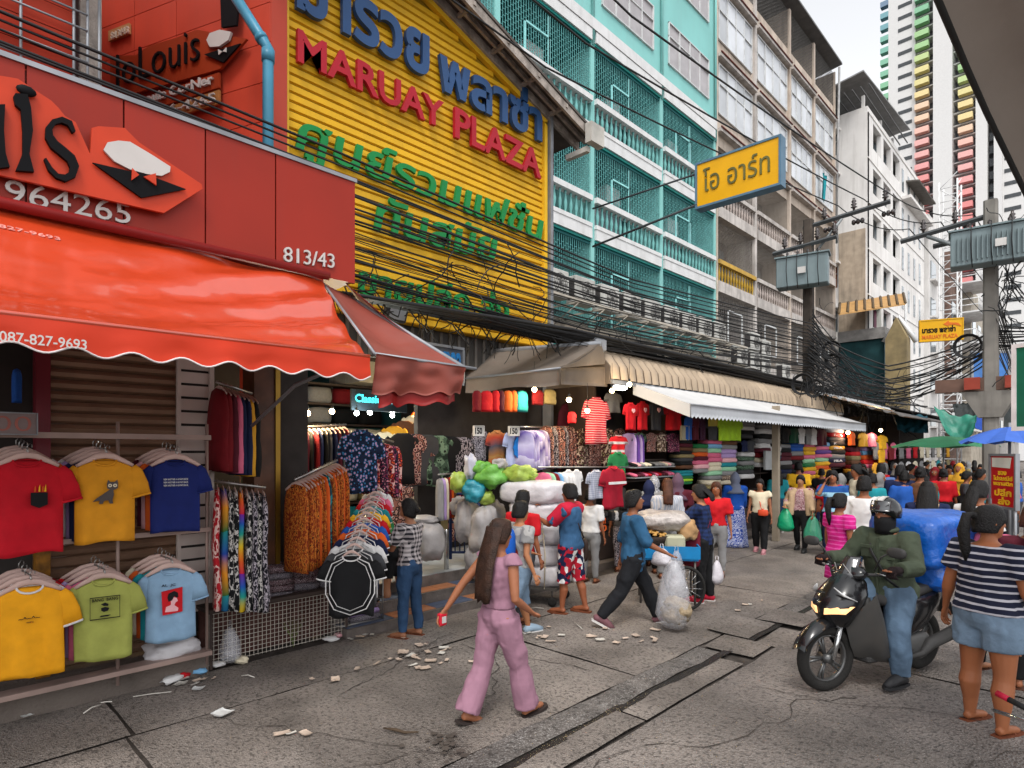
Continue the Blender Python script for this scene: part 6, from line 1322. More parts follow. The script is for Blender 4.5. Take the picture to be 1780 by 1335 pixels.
sn = T('sale_sign', 'small black hanging card with orange figures 100 under the low rail', 'sign', (-5.7,9,1)); A = onX(1034,928,-5.75); B = onX(1056,928,-5.75); MB().bx(-5.77,-5.75,A.y,B.y,A.z,A.z+.26).build('card', blk, sn); lettering(sn, '100', (-5.75,A.y+.03,A.z+.02), (0,1,0),(0,0,1), B.y-A.y-.06,.1,.006,mat('fig_orange',hx('#d8581a'),.5),.03,split=False); lettering(sn,'ลด!',(-5.75,A.y+.05,A.z+.14),(0,1,0),(0,0,1),B.y-A.y-.1,.09,.006,mat('fig_orange',hx('#d8581a'),.5),.03,split=False)
for i in range(9):
    x0 = 1030+i*6.2; px_box(x0, x0+6, 888, 905, fab(random.choice(['black','dark grey','white'])), f'small hanging sock bundle, {ordn[i]} from the left under the low rail', -5.8, 'socks', 'sock_bundle', 'sock bundles under the low rail')
cr_ = T('black_rack', 'black metal crate rack standing under the low rail', 'rack', (-5.8,9.8,0)); 
for i in range(8): MB().bx(-6.2,-5.8,8.9,10.3,.1+i*.13,.14+i*.13).build('slat', mat('rack_black', (.02,.02,.022), .5), cr_)
for y in (8.9,10.3): MB().bx(-5.85,-5.8,y-.03,y,.0,1.2).build('post', mat('rack_black', (.02,.02,.022), .5), cr_)
# red sleepwear row and patterned row
for i, (x0, x1, c) in enumerate(((1084,1108,'red'),(1106,1128,'red'),(1128,1152,'dark grey'),(1155,1186,'red'))): 
    o = px_tee(x0,x1,697 if i else 699,fab(c),f'{("deep red","scarlet","dark grey")[min(i,2)] if i<3 else "bright red"} children\'s top, {ordn[i]} from the left in the row below the awning edge',-6.0,py1=746)
    decal(o,[(-.05,-.16),(.05,-.16),(.06,-.22),(0,-.27),(-.06,-.22)],-.07,fab('light pink'),'patch',.02)
for i, (x0, x1, m) in enumerate(((1100,1124,camo),(1122,1142,flo4),(1140,1160,flo5),(1158,1184,flo1))): px_tee(x0,x1,752,m,f'patterned top, {ordn[i]} from the left above the shoe shelf',-6.15,py1=785)
random.seed(4)
ss = T('shoe_shelf', 'narrow two-tier shelf packed with pale and red shoes', 'shelf', (-6,11,1.5))
for r_, py in enumerate((812,830)):
    A = onX(1100,py,-6.0); B = onX(1170,py,-6.0); MB().bx(-6.3,-5.95,A.y,B.y,A.z-.02,A.z).build('shelf', gal, ss)
    for k in range(12):
        y = A.y+(B.y-A.y)*(k+.5)/12; mb = MB(); mb.tube([(-6.2,y,.05),(-6.1,y,.06),(-6.0,y,.035),(-5.95,y,.025)], [.03,.035,.04,.03], 7, flat=.8)
        o = mb.build('shoe', fab(random.choice(['grey','black','light pink','cream'] if r_ == 0 else ['red','pink','maroon','cream'])), None, loc=(0,0,A.z), label=f'shoe, {ordn[k]} from the left on the {("upper","lower")[r_]} tier of the shoe shelf', cat='shoe', group='shoes on the shelf')
for i, (x0, x1, m, nm) in enumerate(((1190,1204,fab('blue'),'blue'),(1202,1216,fab('maroon'),'maroon'),(1214,1228,cloth('dotted_plum','floral',('#4a2a5a','#3a1428','#2a1020','#3a1428'),40),'dotted plum'),(1227,1250,fab('dark grey'),'slate grey'))): px_tee(x0,x1,722+i,m,f'{nm} shirt hanging below the white awning edge',-5.95,py1=764)
for i, (x0, x1) in enumerate(((1248,1262),(1254,1278),(1272,1290))):
    px_tee(x0,x1,724+i,fab('lime') if i else fab('lime'),f'{("narrow","wide","outer")[i]} lime yellow shirt of the three under the white awning',-5.9,py1=765)
A = onX(1233,740,-5.85); B = onX(1246,740,-5.85); board('yellow tag card on the slate grey shirt', [A,B,B+Vector((0,0,.2))], .01, mat('card_yellow',hx('#b8a84a'),.6), mat('card_yellow',hx('#b8a84a'),.6), 'price_card')
A = onX(1184,764,-5.95); B = onX(1196,764,-5.95); board('cream card beside the blue shirt', [A,B,B+Vector((0,0,.26))], .01, mat('card_cream',hx('#a09880'),.6), mat('card_cream',hx('#a09880'),.6), 'price_card')
random.seed(13)
fs = lambda *a, **k: fold_stack(*a, **k)
fs(1193,24,765,815,-6.1,['black','maroon','brown','black','khaki','dark grey','black','brown'],'the leftmost dark stall stack','stall stacks')
fs(1193,24,818,842,-6.1,['teal','teal','green','lime','green'],'the low teal and green stack','stall stacks')
fs(1221,22,772,822,-6.05,['green','khaki','orange','maroon','pink','light pink','grey'],'the first coloured stack','stall stacks')
fs(1243,24,764,850,-6.05,['pink','sky blue','light green','pink','pink','cream','cream','light green','grey','cream','khaki'],'the second coloured stack','stall stacks')
fs(1268,26,766,842,-6.05,['brown','grey','lilac','lilac','light pink','teal','light green','grey',flo5,'cream'],'the third coloured stack','stall stacks', names=['flowered'])
for i, (x0, x1, c) in enumerate(((1289,1300,'navy'),(1298,1312,'dark grey'))): px_tee(x0,x1,765,fab(c),f'{c} shirt in the gap before the concrete post',-6.0,py1=785)
fs(1300,22,734,762,-6.1,['grey','white','black','dark grey'],'the cap stack left of the post','stall stacks'); fs(1300,24,786,832,-6.1,['white',camo,'grey',camo,'dark grey','white'],'the mottled stack left of the post','stall stacks',names=['mottled'])
fs(1331,22,738,812,-6.1,['grey','white','black','grey','white','maroon','dark red','cream','white'],'the pale stack right of the post','stall stacks'); fs(1349,18,738,800,-6.1,['white','grey','dark grey','white','black','white','grey','navy'],'the grey and white stack','stall stacks')
A = onX(1330,815,-5.95); B = onX(1350,815,-5.95); board('pale square picture tile leaning below the grey stacks', [A,B,B+Vector((0,0,.42))], .02, mat('tile_grey',hx('#9a9c9c'),.6), mat('tile_grey',hx('#9a9c9c'),.6), 'picture')
for i, (x0, x1, c) in enumerate(((1354,1374,'black'),(1372,1388,'dark green'),(1386,1400,'white'),(1398,1412,'grey'),(1408,1420,'white'),(1419,1436,'maroon'))): px_tee(x0,x1,742+i*.5,fab(c),f'{c} plain shirt, {ordn[i]} from the left in the row under the white zigzag hem',-5.95,py1=769+i)
fs(1366,20,772,838,-6.1,['grey','black','maroon','maroon','grey','black','navy','dark grey','black'],'the dark stack below the black shirt','stall stacks'); fs(1386,22,770,822,-6.1,['blue','blue','grey','dark red','black','maroon','black'],'the blue-topped stack','stall stacks')
fs(1408,19,770,840,-6.05,['pink','mustard','yellow','pink','light green','green','yellow','pink','yellow','yellow'],'the pink and yellow stack','stall stacks'); fs(1432,26,769,850,-6.05,['sky blue','pink','purple','pink','light green','yellow','orange','mustard','yellow','pink','maroon','teal'],'the widest rainbow stack','stall stacks')
fs(1456,25,745,812,-6.0,['white','red','dark grey','black','mustard','black','grey','navy','maroon'],'the stack printed with white lettering','stall stacks',text={1,3,4,7})
for i, (x0, x1, y0, c) in enumerate(((1474,1486,750,'orange'),(1492,1508,752,'mustard'),(1506,1524,752,'pink'),(1524,1542,756,'yellow'),(1524,1540,780,'yellow'),(1542,1556,775,'dark red'))): px_tee(x0,x1,y0,fab(c),f'{c} shirt, {ordn[i]} in the far bright group past the white awning',-5.9,py1=y0+24)
fs(1488,18,778,830,-6.1,['maroon','red','khaki','brown','dark red','mustard','black'],'the far reddish stack','stall stacks'); fs(1512,20,776,830,-6.1,['lilac','sky blue','orange','red','pink','grey','orange'],'the far pink and blue stack','stall stacks'); fs(1534,16,802,835,-6.1,['orange','mustard','orange','brown'],'the far orange stack','stall stacks')
random.seed(17)
for r_ in range(3):
    for i in range(12):
        y = 24.5+i*1.25; z = 2.4-.75*r_; c = random.choice(['red','white','mustard','black','pink','teal','cream','maroon','grey','khaki'])
        tee_at(random.choice(teeL), Vector((-5.9, y, z)), fab(c), f'{c} shirt, {ordn[i]} along the {("top","middle","bottom")[r_]} row of the farthest stalls', RF, (1.5,1,.9), 'shirts of the farthest stalls')
for i in range(14):
    y = 9+i*1.1; o = link(sideS[i % 4], 'hanging_garment', None, f'dark bundle, {ordn[i]} along the back board of the stalls', 'garment', 'bundles on the back board', loc=(-7.2, y, 3.0)); o.scale = (3,2.4,2.2); setm(o, fab(random.choice(['brown','maroon','dark grey','navy','khaki','dark red'])))
# ================================================================= PEOPLE
def V(*a): return Vector(a)
def remesh(mb, vox, smooth_it=3):
    me = mb.mesh('tmp', []); o = bpy.data.objects.new('tmp', me); TMP.collection.objects.link(o)
    m = o.modifiers.new('r', 'REMESH'); m.mode = 'VOXEL'; m.voxel_size = vox; m.use_smooth_shade = True
    s = o.modifiers.new('s', 'SMOOTH'); s.iterations = smooth_it; s.factor = .5
    TMP.view_layers[0].update(); dg = TMP.view_layers[0].depsgraph; ev = o.evaluated_get(dg); r = ev.to_mesh()
    vs = [v.co.copy() for v in r.vertices]; fs = [tuple(p.vertices) for p in r.polygons]; ev.to_mesh_clear()
    bpy.data.objects.remove(o); bpy.data.meshes.remove(me); return vs, fs
def skinmat(c): return mat('skin_'+c, hx(c), .55, var=.06, vs=6, spec=.35)
HAIR = mat('hair_black', (.006,.005,.005), .55, var=.3, vs=30, spec=.25, bump=.6, bs=90); HAIRB = mat('hair_brown', (.032,.014,.008), .5, var=.5, vs=12, spec=.25, bump=.6, bs=90); HAIRR = mat('hair_auburn', (.07,.024,.012), .5, var=.4, vs=12, spec=.25, bump=.6, bs=90)
denim = mat('denim', hx('#2a4260'), .85, var=.3, vs=4, bump=.3, bs=40, spec=.2); denim_l = mat('denim_light', hx('#66798c'), .85, var=.25, vs=5, bump=.3, bs=40, spec=.2); denim_s = mat('denim_shirt', hx('#2a5272'), .85, var=.2, vs=4, bump=.3, bs=20, spec=.2)
def person(label, x, y, rz, h=1.6, skin='#8a5438', fat=1.0, legs=((0,0),(0,0)), arms=((0,8,12),(0,8,12)), ik=(None,None), lean=0, head=(0,0), top=None, bottom=None, sleeve=.45, hem=.50, leglen=1.0, flare=0, tight=1.0, shoes='sandal', shoem=None, hair='short', hairm=None, vox=.02, spread=.035, z0=0.0, skirt=None, sit=None, pose=None, group=None, shortcrop=False, cat='person', dropfeet=True, lift=(0,0)):
    hairm = hairm or HAIR; sk = skinmat(skin); near = vox < .014
    Lr = Matrix.Rotation(-R(lean), 3, 'X'); pel = V(0,0,.52*h)
    def up(p): p = Vector(p)*h if False else Vector((p[0]*h, p[1]*h, p[2]*h)); return pel+Lr@(p-pel)
    # legs
    J = {}
    for k, sg in ((0,-1),(1,1)):
        s_, kn = R(legs[k][0]), R(legs[k][1]); sp_ = legs[k][2] if len(legs[k]) > 2 else spread
        hip = V(sg*.052*h*fat**.3, 0, .51*h); d = V(sg*sp_, math.sin(s_), -math.cos(s_)).normalized(); kne = hip+d*.245*h
        a2 = s_-kn; d2 = V(sg*sp_*.3, math.sin(a2), -math.cos(a2)).normalized(); ank = kne+d2*.225*h; J[k] = (hip, kne, ank)
    mz = min(J[0][2].z, J[1][2].z)-.04*h if dropfeet else 0
    off = V(0,0,-mz) if dropfeet else V(0,0,0)
    if sit is not None: off = V(0,0,sit-.52*h)
    J = {k: tuple(p+off for p in v) for k, v in J.items()}; pel0 = pel; pel = pel+off
    def up(p): q = Vector((p[0]*h, p[1]*h, p[2]*h)); return pel+Lr@(q-pel0)
    A = {}
    for k, sg in ((0,-1),(1,1)):
        S = up((sg*.107*(.85+.15*fat), 0, .805)); 
        if ik[k]:
            Wt = Vector(ik[k])*1.0; Wt = V(Wt.x*h, Wt.y*h, Wt.z*h)+off; l1, l2 = .175*h, .15*h; dv = Wt-S; dd = min(dv.length, (l1+l2)*.995); dv.normalize(); Wt = S+dv*dd
            ca = (l1*l1+dd*dd-l2*l2)/(2*l1*dd); ca = max(-1, min(1, ca)); polev = V(sg*.5, -.35, -1); pv = (polev-dv*polev.dot(dv)).normalized()
            E = S+dv*(l1*ca)+pv*(l1*math.sqrt(max(0, 1-ca*ca))); A[k] = (S, E, Wt)
        else:
            f, b_, e = [R(q) for q in arms[k][:3]]; inw = arms[k][3] if len(arms[k]) > 3 else 0
            d = V(sg*math.sin(b_), math.cos(b_)*math.sin(f), -math.cos(b_)*math.cos(f)); E = S+d*.175*h
            d2 = V(sg*(math.sin(b_)-inw), math.sin(f+e), -math.cos(f+e)).normalized(); A[k] = (S, E, E+d2*.15*h)
    root = T('person', label, cat, (x, y, z0), rz, group)
    # ---- body: one continuous surface
    tors = [(.455,.070,.055,0),(.49,.098,.068,0),(.53,.104,.070,-.004),(.575,.090,.062,0),(.62,.080,.058,.004),(.67,.084,.062,.004),(.72,.094,.066,0),(.765,.102,.062,0),(.80,.098,.052,-.004),(.825,.062,.04,-.006),(.845,.034,.034,0),(.865,.031,.033,.004),(.885,.03,.034,.006)]
    def trings(z0_, z1_, inf, n=16, hemf=1.0):
        out = []
        zz = [t for t in tors if z0_ <= t[0] <= z1_]
        for z, rx, ry, yo in zz:
            fx = fat if z < .83 else 1
            fx = 1+(fx-1)*(1.0 if z < .7 else .5)
            out.append([up(((rx*fx+inf)*math.cos(2*math.pi*i/n), yo+(ry*fx+inf)*math.sin(2*math.pi*i/n), z)) for i in range(n)])
        return out
    b = MB(); b.loft(trings(.455, .9, 0), True)
    for k in (0,1):
        hip, kn, an = J[k]; ft = 1+(fat-1)*.8
        b.tube([hip+V(0,0,.03*h), hip-V(0,0,.01*h)*1, hip.lerp(kn,.35), hip.lerp(kn,.8), kn, kn.lerp(an,.15), kn.lerp(an,.35)+V(0,-.008*h,0), kn.lerp(an,.7), an, an-V(0,0,.012*h)], [.058*h*ft,.056*h*ft,.050*h*ft,.038*h*ft,.033*h*ft,.032*h*ft,.035*h*ft,.025*h*ft,.019*h*ft,.02*h], 12)
        d = (an-kn).normalized(); fwd = V(0,1,0); 
        toe_dir = (fwd-d*fwd.dot(d)*.0); 
        pitch = math.atan2((an-kn).y, -(an-kn).z); lf = lift[k]; td = V(0, math.cos(R(lf)), -math.sin(R(lf))); J[k] = (hip, kn, an, td)
        heel = an-td*.028*h-V(0,0,.022*h); 
        b.tube([heel, an+td*.01*h-V(0,0,.014*h), an+td*.055*h-V(0,0,.022*h), an+td*.09*h-V(0,0,.028*h), an+td*.112*h-V(0,0,.031*h)], [.016*h,.022*h,.019*h,.017*h,.011*h], 10, flat=1.0)
        S, E, Wt = A[k]; fa = 1+(fat-1)*.7
        b.tube([S.lerp(up((0,0,.79)),.3), S, S.lerp(E,.4), S.lerp(E,.85), E, E.lerp(Wt,.25), E.lerp(Wt,.7), Wt], [.03*h,.031*h*fa,.028*h*fa,.024*h*fa,.022*h*fa,.023*h*fa,.017*h,.0135*h], 10)
        hd = (Wt-E).normalized(); side = hd.cross(V(0,0,1)); side = side.normalized() if side.length > .1 else V(0,1,0)
        if abs(hd.z) > .8: side = V(0,1,0)-hd*hd.y; side.normalize()
        b.tube([Wt-hd*.01*h, Wt+hd*.02*h, Wt+hd*.052*h], [.0135*h,.021*h,.021*h], 10, flat=.5, up=tuple(hd.cross(side))); A[k] = (S, E, Wt, hd, side)
    # head
    Hc = up((0,.008,.93)); Hr = Matrix.Rotation(R(head[0]),3,'Z')@Matrix.Rotation(-R(head[1])-R(lean*.4),3,'X')
    def hp(p): return Hc+Hr@Vector((p[0]*h*1.07,p[1]*h*1.07,p[2]*h*1.05))
    hr = []
    for z, rx, ry, yo in ((-.068,.012,.014,.028),(-.062,.024,.028,.018),(-.045,.034,.042,.008),(-.02,.040,.049,.004),(.005,.043,.053,.0),(.03,.043,.054,-.003),(.05,.036,.046,-.004),(.064,.022,.03,-.004),(.070,.007,.01,-.004)):
        hr.append([hp((rx*math.cos(2*math.pi*i/14), yo+ry*math.sin(2*math.pi*i/14), z)) for i in range(14)])
    b.loft(hr, True); b.tube([hp((0,.046,.008)),hp((0,.060,-.018)),hp((0,.050,-.024))], [.006*h,.010*h,.008*h], 8)
    for sg in (-1,1): b.ball(hp((sg*.045,-.004,-.005)), (.006*h,.011*h,.017*h), 8, 6)
    vs, fs = remesh(b, vox*.8)
    body = MB(); body.add(vs, fs, 0, True)
    for k, sg in ((0,-1),(1,1)):
        S, E, Wt, hd, side = A[k]; nrm = hd.cross(side).normalized(); tp = V(0,0,0)
        curl = nrm*(-1 if nrm.y > 0 or nrm.dot(V(0,1,0)) > 0 else 1)
        curl = V(0,1,0)*.3+V(-sg,0,0)*.7; curl = (curl-hd*curl.dot(hd)); curl = curl.normalized() if curl.length > .05 else nrm
        for f_ in range(4):
            o = (f_-1.5)*.0105*h; L_ = (.036,.042,.039,.031)[f_]*h; p0 = Wt+hd*.048*h+side*o
            body.tube([p0, p0+hd*L_*.5+curl*L_*.12, p0+hd*L_*.85+curl*L_*.4, p0+hd*L_*.95+curl*L_*.7], [.0056*h,.0054*h,.005*h,.0038*h], 6)
        q = side*(1 if side.y > 0 else -1); p0 = Wt+hd*.018*h+q*.016*h; body.tube([p0, p0+q*.014*h+hd*.016*h, p0+q*.016*h+hd*.034*h+curl*.008*h], [.0075*h,.006*h,.0045*h], 6)
    body.build('body', sk, root, local=True)
    # face
    ew = mat('eye_white', (.6,.58,.55), .3); ed = mat('eye_dark', (.02,.012,.01), .2); lp = mat('lips', hx('#7a3a34'), .5)
    for sg in (-1,1):
        e = MB(); e.ball(hp((sg*.018,.0465,.006)), (.0085*h,.004*h,.0042*h), 8, 6); e.ball(hp((sg*.018,.0495,.006)), (.0036*h,.003*h,.0036*h), 6, 4, mi=1); e.build('eye', [ew, ed], root, local=True)
        e = MB(); e.tube([hp((sg*.028,.043,.0165)), hp((sg*.018,.0495,.020)), hp((sg*.008,.051,.017))], .0022*h, 5); e.build('eyebrow', hairm, root, local=True)
    e = MB(); e.tube([hp((-.013,.0445,-.037)), hp((0,.0505,-.0365)), hp((.013,.0445,-.037))], [.002*h,.0042*h,.002*h], 6); e.build('mouth', lp, root, local=True)
    # hair
    def cap(grow=1.09, low=-.01, fr=.022, mtl=hairm, name='hair', am=.007):
        m = MB(); n = 20; rings = []
        for i in range(10):
            th = math.pi*.5*(1-i/9)*1.0; ring = []
            for j in range(n):
                ph = 2*math.pi*j/n; front = max(0, math.sin(ph)); z = .072*math.sin(math.pi/2-th)
                zl = low-(.035*(1-front)) + fr*front*1.6
                v = i/9; zz = zl+(.074-zl)*math.sin(v*math.pi/2); rr = math.cos(v*math.pi/2)**.55
                q = (.0455*grow*rr*math.cos(ph), -.003+.0565*grow*rr*math.sin(ph)-(.003 if front else 0), zz)
                am_ = 1+am/.05*noise.noise(Vector((q[0]*70, q[1]*70, q[2]*60+x)))
                ring.append(hp((q[0]*am_, q[1]*am_, q[2]*(1+am*2*noise.noise(Vector((q[0]*50+3, q[1]*50, y)))))))
            rings.append(ring)
        m.loft(rings, True, 0, True); return m
    def drape(L_, wd=.05, back=-.055, taper=.8, front=False):
        m = MB(); rings = []
        for i in range(9):
            v = i/8; c = hp((0, back*.75, .035)).lerp(hp((0, back, .035))+V(0,0,-1)*L_*h, v)+V(0,-.052*h*min(1,v*1.8),0)
            ww = wd*h*(.72+.38*math.sin(min(1,v*1.6)*1.57))*(1-(1-taper)*v); dd = .026*h*(1-.45*v); ring = []
            for j in range(18):
                a = 2*math.pi*j/18; q = Hr@V(ww*math.cos(a)*(1+.06*math.sin(a*8+v*2)+.10*noise.noise(Vector((j*1.3, v*2, x)))), dd*math.sin(a)*(1+.3*math.sin(a*7+1))+(.02*h*abs(math.cos(a))**2*(1-v)), 0); ring.append(c+q+V(0,0,-.02*h*noise.noise(Vector((j*2.1, 1, y))) if i == 8 else 0))
            rings.append(ring)
        m.loft(rings, True, 0, True); return m
    if hair != 'none' and not hair.startswith('hijab') and hair != 'helmet':
        m = cap(1.15 if hair != 'short' else 1.13, -.008, .026)
        if hair == 'long': d_ = drape(.22, .05); m.add(d_.v, d_.f, 0, True)
        if hair == 'verylong': d_ = drape(.36, .075, taper=.8); m.add(d_.v, d_.f, 0, True)
        if hair == 'bob': d_ = drape(.10, .054, taper=1); m.add(d_.v, d_.f, 0, True)
        if hair == 'pony':
            p0 = hp((0,-.058,.03)); m.ball(hp((0,-.06,.028)), .018*h, 8, 6); m.tube([p0, p0+Hr@V(0,-.035*h,0), p0+Hr@V(0,-.05*h,0)+V(0,0,-.07*h), p0+Hr@V(0,-.04*h,0)+V(0,0,-.16*h), p0+Hr@V(0,-.035*h,0)+V(0,0,-.22*h)], [.014*h,.02*h,.026*h,.02*h,.006*h], 10)
        if hair == 'bun': m.ball(hp((0,-.062,.02)), (.028*h,.024*h,.026*h), 10, 8)
        if hair == 'short': 
            for j in range(26): a = j*2.4; r_ = .036*math.sqrt(j/26); m.tube([hp((r_*math.cos(a), -.003+r_*1.25*math.sin(a), .06-.5*r_)), hp((r_*1.25*math.cos(a)+.004, .004+r_*1.5*math.sin(a), .076-.5*r_))], [.008*h,.002*h], 5)
        m.build('hair', hairm, root, local=True)
    if hair.startswith('hijab'):
        m = MB(); rings = []
        for i in range(11):
            v = i/10; ring = []
            for j in range(20):
                a = 2*math.pi*j/20
                if v < .5:
                    z = .08-.14*(v/.5)**1.3; r_ = (.012+.05*math.sin(min(1, v/.42)*math.pi/2)); q = hp((r_*math.cos(a)*1.0, -.006+r_*1.14*math.sin(a)-(0.022 if (math.sin(a) > .45 and .2 < v) else 0), z))
                else:
                    k = (v-.5)/.5; q = up(((.052+.075*k)*math.cos(a)*(1+.05*math.sin(a*7)*k), -.0+(.055+.035*k)*math.sin(a), .865-.14*k))
                ring.append(q)
            rings.append(ring)
        m.loft(rings, True, 0, True); m.build('headscarf', hairm, root, local=True)
    # clothes
    def wrinkle(vs, amp, sc_=9):
        out = []
        for v in vs: q = noise.noise(Vector((v.x*sc_+x, v.y*sc_, v.z*sc_*.7+y))); q2 = noise.noise(Vector((v.x*24, v.y*24+x, v.z*16))); k = amp*max(-.12, q+.45*q2); out.append(v+Vector((v.x, v.y, 0)).normalized()*k if (v.x or v.y) else v)
        return out
    if top is not None:
        inf = .009*(2-tight)+.004; t = MB()
        rs = trings(max(hem,.455) if hem >= .455 else .455, .835, inf)
        if hem < .455: rs = [[q+V(0,0,-(.455-hem)*h) for q in rs[0]]]+rs
        if hem > .46:
            n = 16; r0 = rs[0]; rs = [[(q-(pel+Lr@V(0,0,(hem-.52)*h)))*1.0+(pel+Lr@V(0,0,(hem-.52)*h)) for q in r0]]+rs[0:]
        t.loft(rs, True)
        for k in (0,1):
            S, E, Wt = A[k][:3]; L1 = .175; tot = sleeve*(.325); P = [S.lerp(up((0,0,.79)),.35), S]; rr = [.04*h*(1+(fat-1)*.5), (.036+inf)*h*(1+(fat-1)*.5)]
            if tot > 0:
                if tot <= L1: P += [S.lerp(E, tot/L1*.6), S.lerp(E, tot/L1)]; rr += [(.034+inf)*h*fat**.7, (.033+inf*1.2)*h*fat**.7]
                else: P += [S.lerp(E,.6), E, E.lerp(Wt,(tot-L1)/.15)]; rr += [(.031+inf)*h, (.027+inf)*h, (.02+inf)*h]
                t.tube(P, rr, 12)
        vs, fs = remesh(t, vox, 2); t = MB(); t.add(wrinkle(vs, .016*h), fs, 0, True); nm, mm = top if isinstance(top, tuple) else ('shirt', top); t.build(nm, mm, root, local=True)
    if bottom is not None:
        t = MB(); inf = .006; t.loft(trings(.455, .59, inf+.003), True)
        for k in (0,1):
            hip, kn, an, td = J[k]; ft = 1+(fat-1)*.8; g_ = inf*(1.2+ (0 if tight >= 1 else 1.5)); P = [hip+V(0,0,.02*h), hip.lerp(kn,.3), hip.lerp(kn,.7), kn, kn.lerp(an,.35), kn.lerp(an,.7), kn.lerp(an,.97)]
            rr = [(.056*ft+g_)*h, (.052*ft+g_)*h, (.042*ft+g_)*h, (.035*ft+g_)*h, (.036*ft+g_+flare*.4)*h, (.029*ft+g_+flare*.8)*h, (.024*ft+g_+flare*1.15)*h]
            # cut at leglen
            tot = leglen*2; P2, r2 = [], []; par_ = [0,.3,.7,1,1.35,1.7,1.97]
            for p, r_, q in zip(P, rr, par_):
                if q <= tot: P2.append(p); r2.append(r_)
                else:
                    i = par_.index(q); u = (tot-par_[i-1])/(q-par_[i-1]); P2.append(P[i-1].lerp(p,u)); r2.append(rr[i-1]+(r_-rr[i-1])*u+(.006*h if leglen < .6 else 0)); break
            t.tube(P2, r2, 12)
        vs, fs = remesh(t, vox, 2); t = MB(); t.add(wrinkle(vs, .014*h, 11), fs, 0, True); nm, mm = bottom if isinstance(bottom, tuple) else ('trousers', bottom); t.build(nm, mm, root, local=True)
    if skirt is not None:
        zt0, zb0, r0, r1, mm, nm = skirt; t = MB(); rings = []
        for i in range(10):
            v = i/9; rr = r0+(r1-r0)*v**.8; zz = zt0+(zb0-zt0)*v; rings.append([pel+V((rr*math.cos(a)*(1+.07*v*math.sin(a*9+y)))*h, (rr*.72*math.sin(a)*(1+.07*v*math.sin(a*9+y)))*h, (zz-.52)*h) for a in [2*math.pi*j/40 for j in range(40)]])
        t.loft(rings, True, 0, True); t.build(nm, mm, root, local=True)
    # shoes
    for k, sg in ((0,-1),(1,1)):
        hip, kn, an, td = J[k]; upv = td.cross(V(1,0,0)) if False else V(0, -td.z*0+math.sin(R(lift[k])), math.cos(R(lift[k])))
        c = an+td*.04*h-upv*.041*h; t = MB(); sm = shoem or mat('sandal_brown', hx('#4a2a1c'), .7)
        pts = [(-.030,-.055),(.0-.034+.06,-.0)]
        outl = [(-.018,-.078),(.018,-.078),(.024,-.03),(.027,.03),(.022,.072),(.0,.085),(-.022,.072),(-.027,.03),(-.024,-.03)]
        xax = V(1,0,0)
        if shoes == 'sandal':
            t.prism([(a*h*1.15, b_*h*1.1) for a, b_ in outl], c-upv*.009*h, xax, td, .013*h); t.build('sandal', sm, root, local=True); t = MB(); t.tube([c+xax*.024*h+td*.015*h, c+upv*.018*h+td*.03*h, c-xax*.024*h+td*.015*h], .005*h, 6, flat=1); t.tube([c+upv*.018*h+td*.03*h, c+td*.055*h+upv*.008*h], .004*h, 5); t.build('strap', sm, root, local=True)
        else:
            t.prism([(a*h*1.1, b_*h*1.08) for a, b_ in outl], c-upv*.006*h, xax, td, .014*h); t.build('sole', mat('sole_white', (.5,.48,.46), .7) if shoes == 'sneaker' else sm, root, local=True)
            t = MB(); t.tube([c-td*.078*h+upv*.02*h, c-td*.05*h+upv*.034*h, c-td*.01*h+upv*.036*h, c+td*.04*h+upv*.022*h, c+td*.085*h+upv*.012*h], [.018*h,.029*h,.030*h,.026*h,.016*h], 12, flat=1.0); t.build('shoe', sm, root, local=True)
    root['_j'] = 1; del root['_j']
    info = dict(root=root, J=J, A=A, hp=hp, up=up, h=h, Hr=Hr, pel=pel)
    return info
def place(pfx, pfy, top_py=None, T_=None):
    """ground point and height from the photo"""
    if T_ is None: g_ = onZ(pfx, pfy, 0); t = (0-HC)/((785-pfy)/FPX)
    else: g_ = atT(pfx, 785, T_); g_.z = 0; t = T_
    hh = HC+(785-top_py)/FPX*t if top_py else 1.6
    return g_.x, g_.y, hh
VW = YAW
def face(a, px=890): return math.atan2(-ray(px,785).x, ray(px,785).y)+R(a)   # a=0 walks away from the camera, 90 left in the photo, 180 toward it
lilac = cloth('jumpsuit_mauve','plain',('#8e6878',)); wht_c = fab('white')
def bag(info, m, off, size, label, strap=True, name='shoulder_bag', cat='bag', sq=.5):
    r = info['root']; M = wm(r); t_ = T(name, label, cat, tuple(M@Vector(off)), r.rotation_euler.z)
    q = MB(); q.ball((0,0,0), size, 12, 8, sq=sq); q.build('pouch', m, t_, local=True)
    if strap:
        s_ = info['up']((.07,.0,.84)); s2 = info['up']((-.02,-.075,.7)); s3 = info['up']((-.02,.09,.68)); o = Vector(off)
        q = MB(); q.tube([p-o for p in (o+V(0,0,size[2]*.8), s2*.5+o*.5+V(0,-.06,.0), s2, s_, s3, s3*.5+o*.5+V(0,.07,0), o+V(0,0,size[2]*.8))], .009, 6); q.build('strap', m, t_, local=True)
    return t_
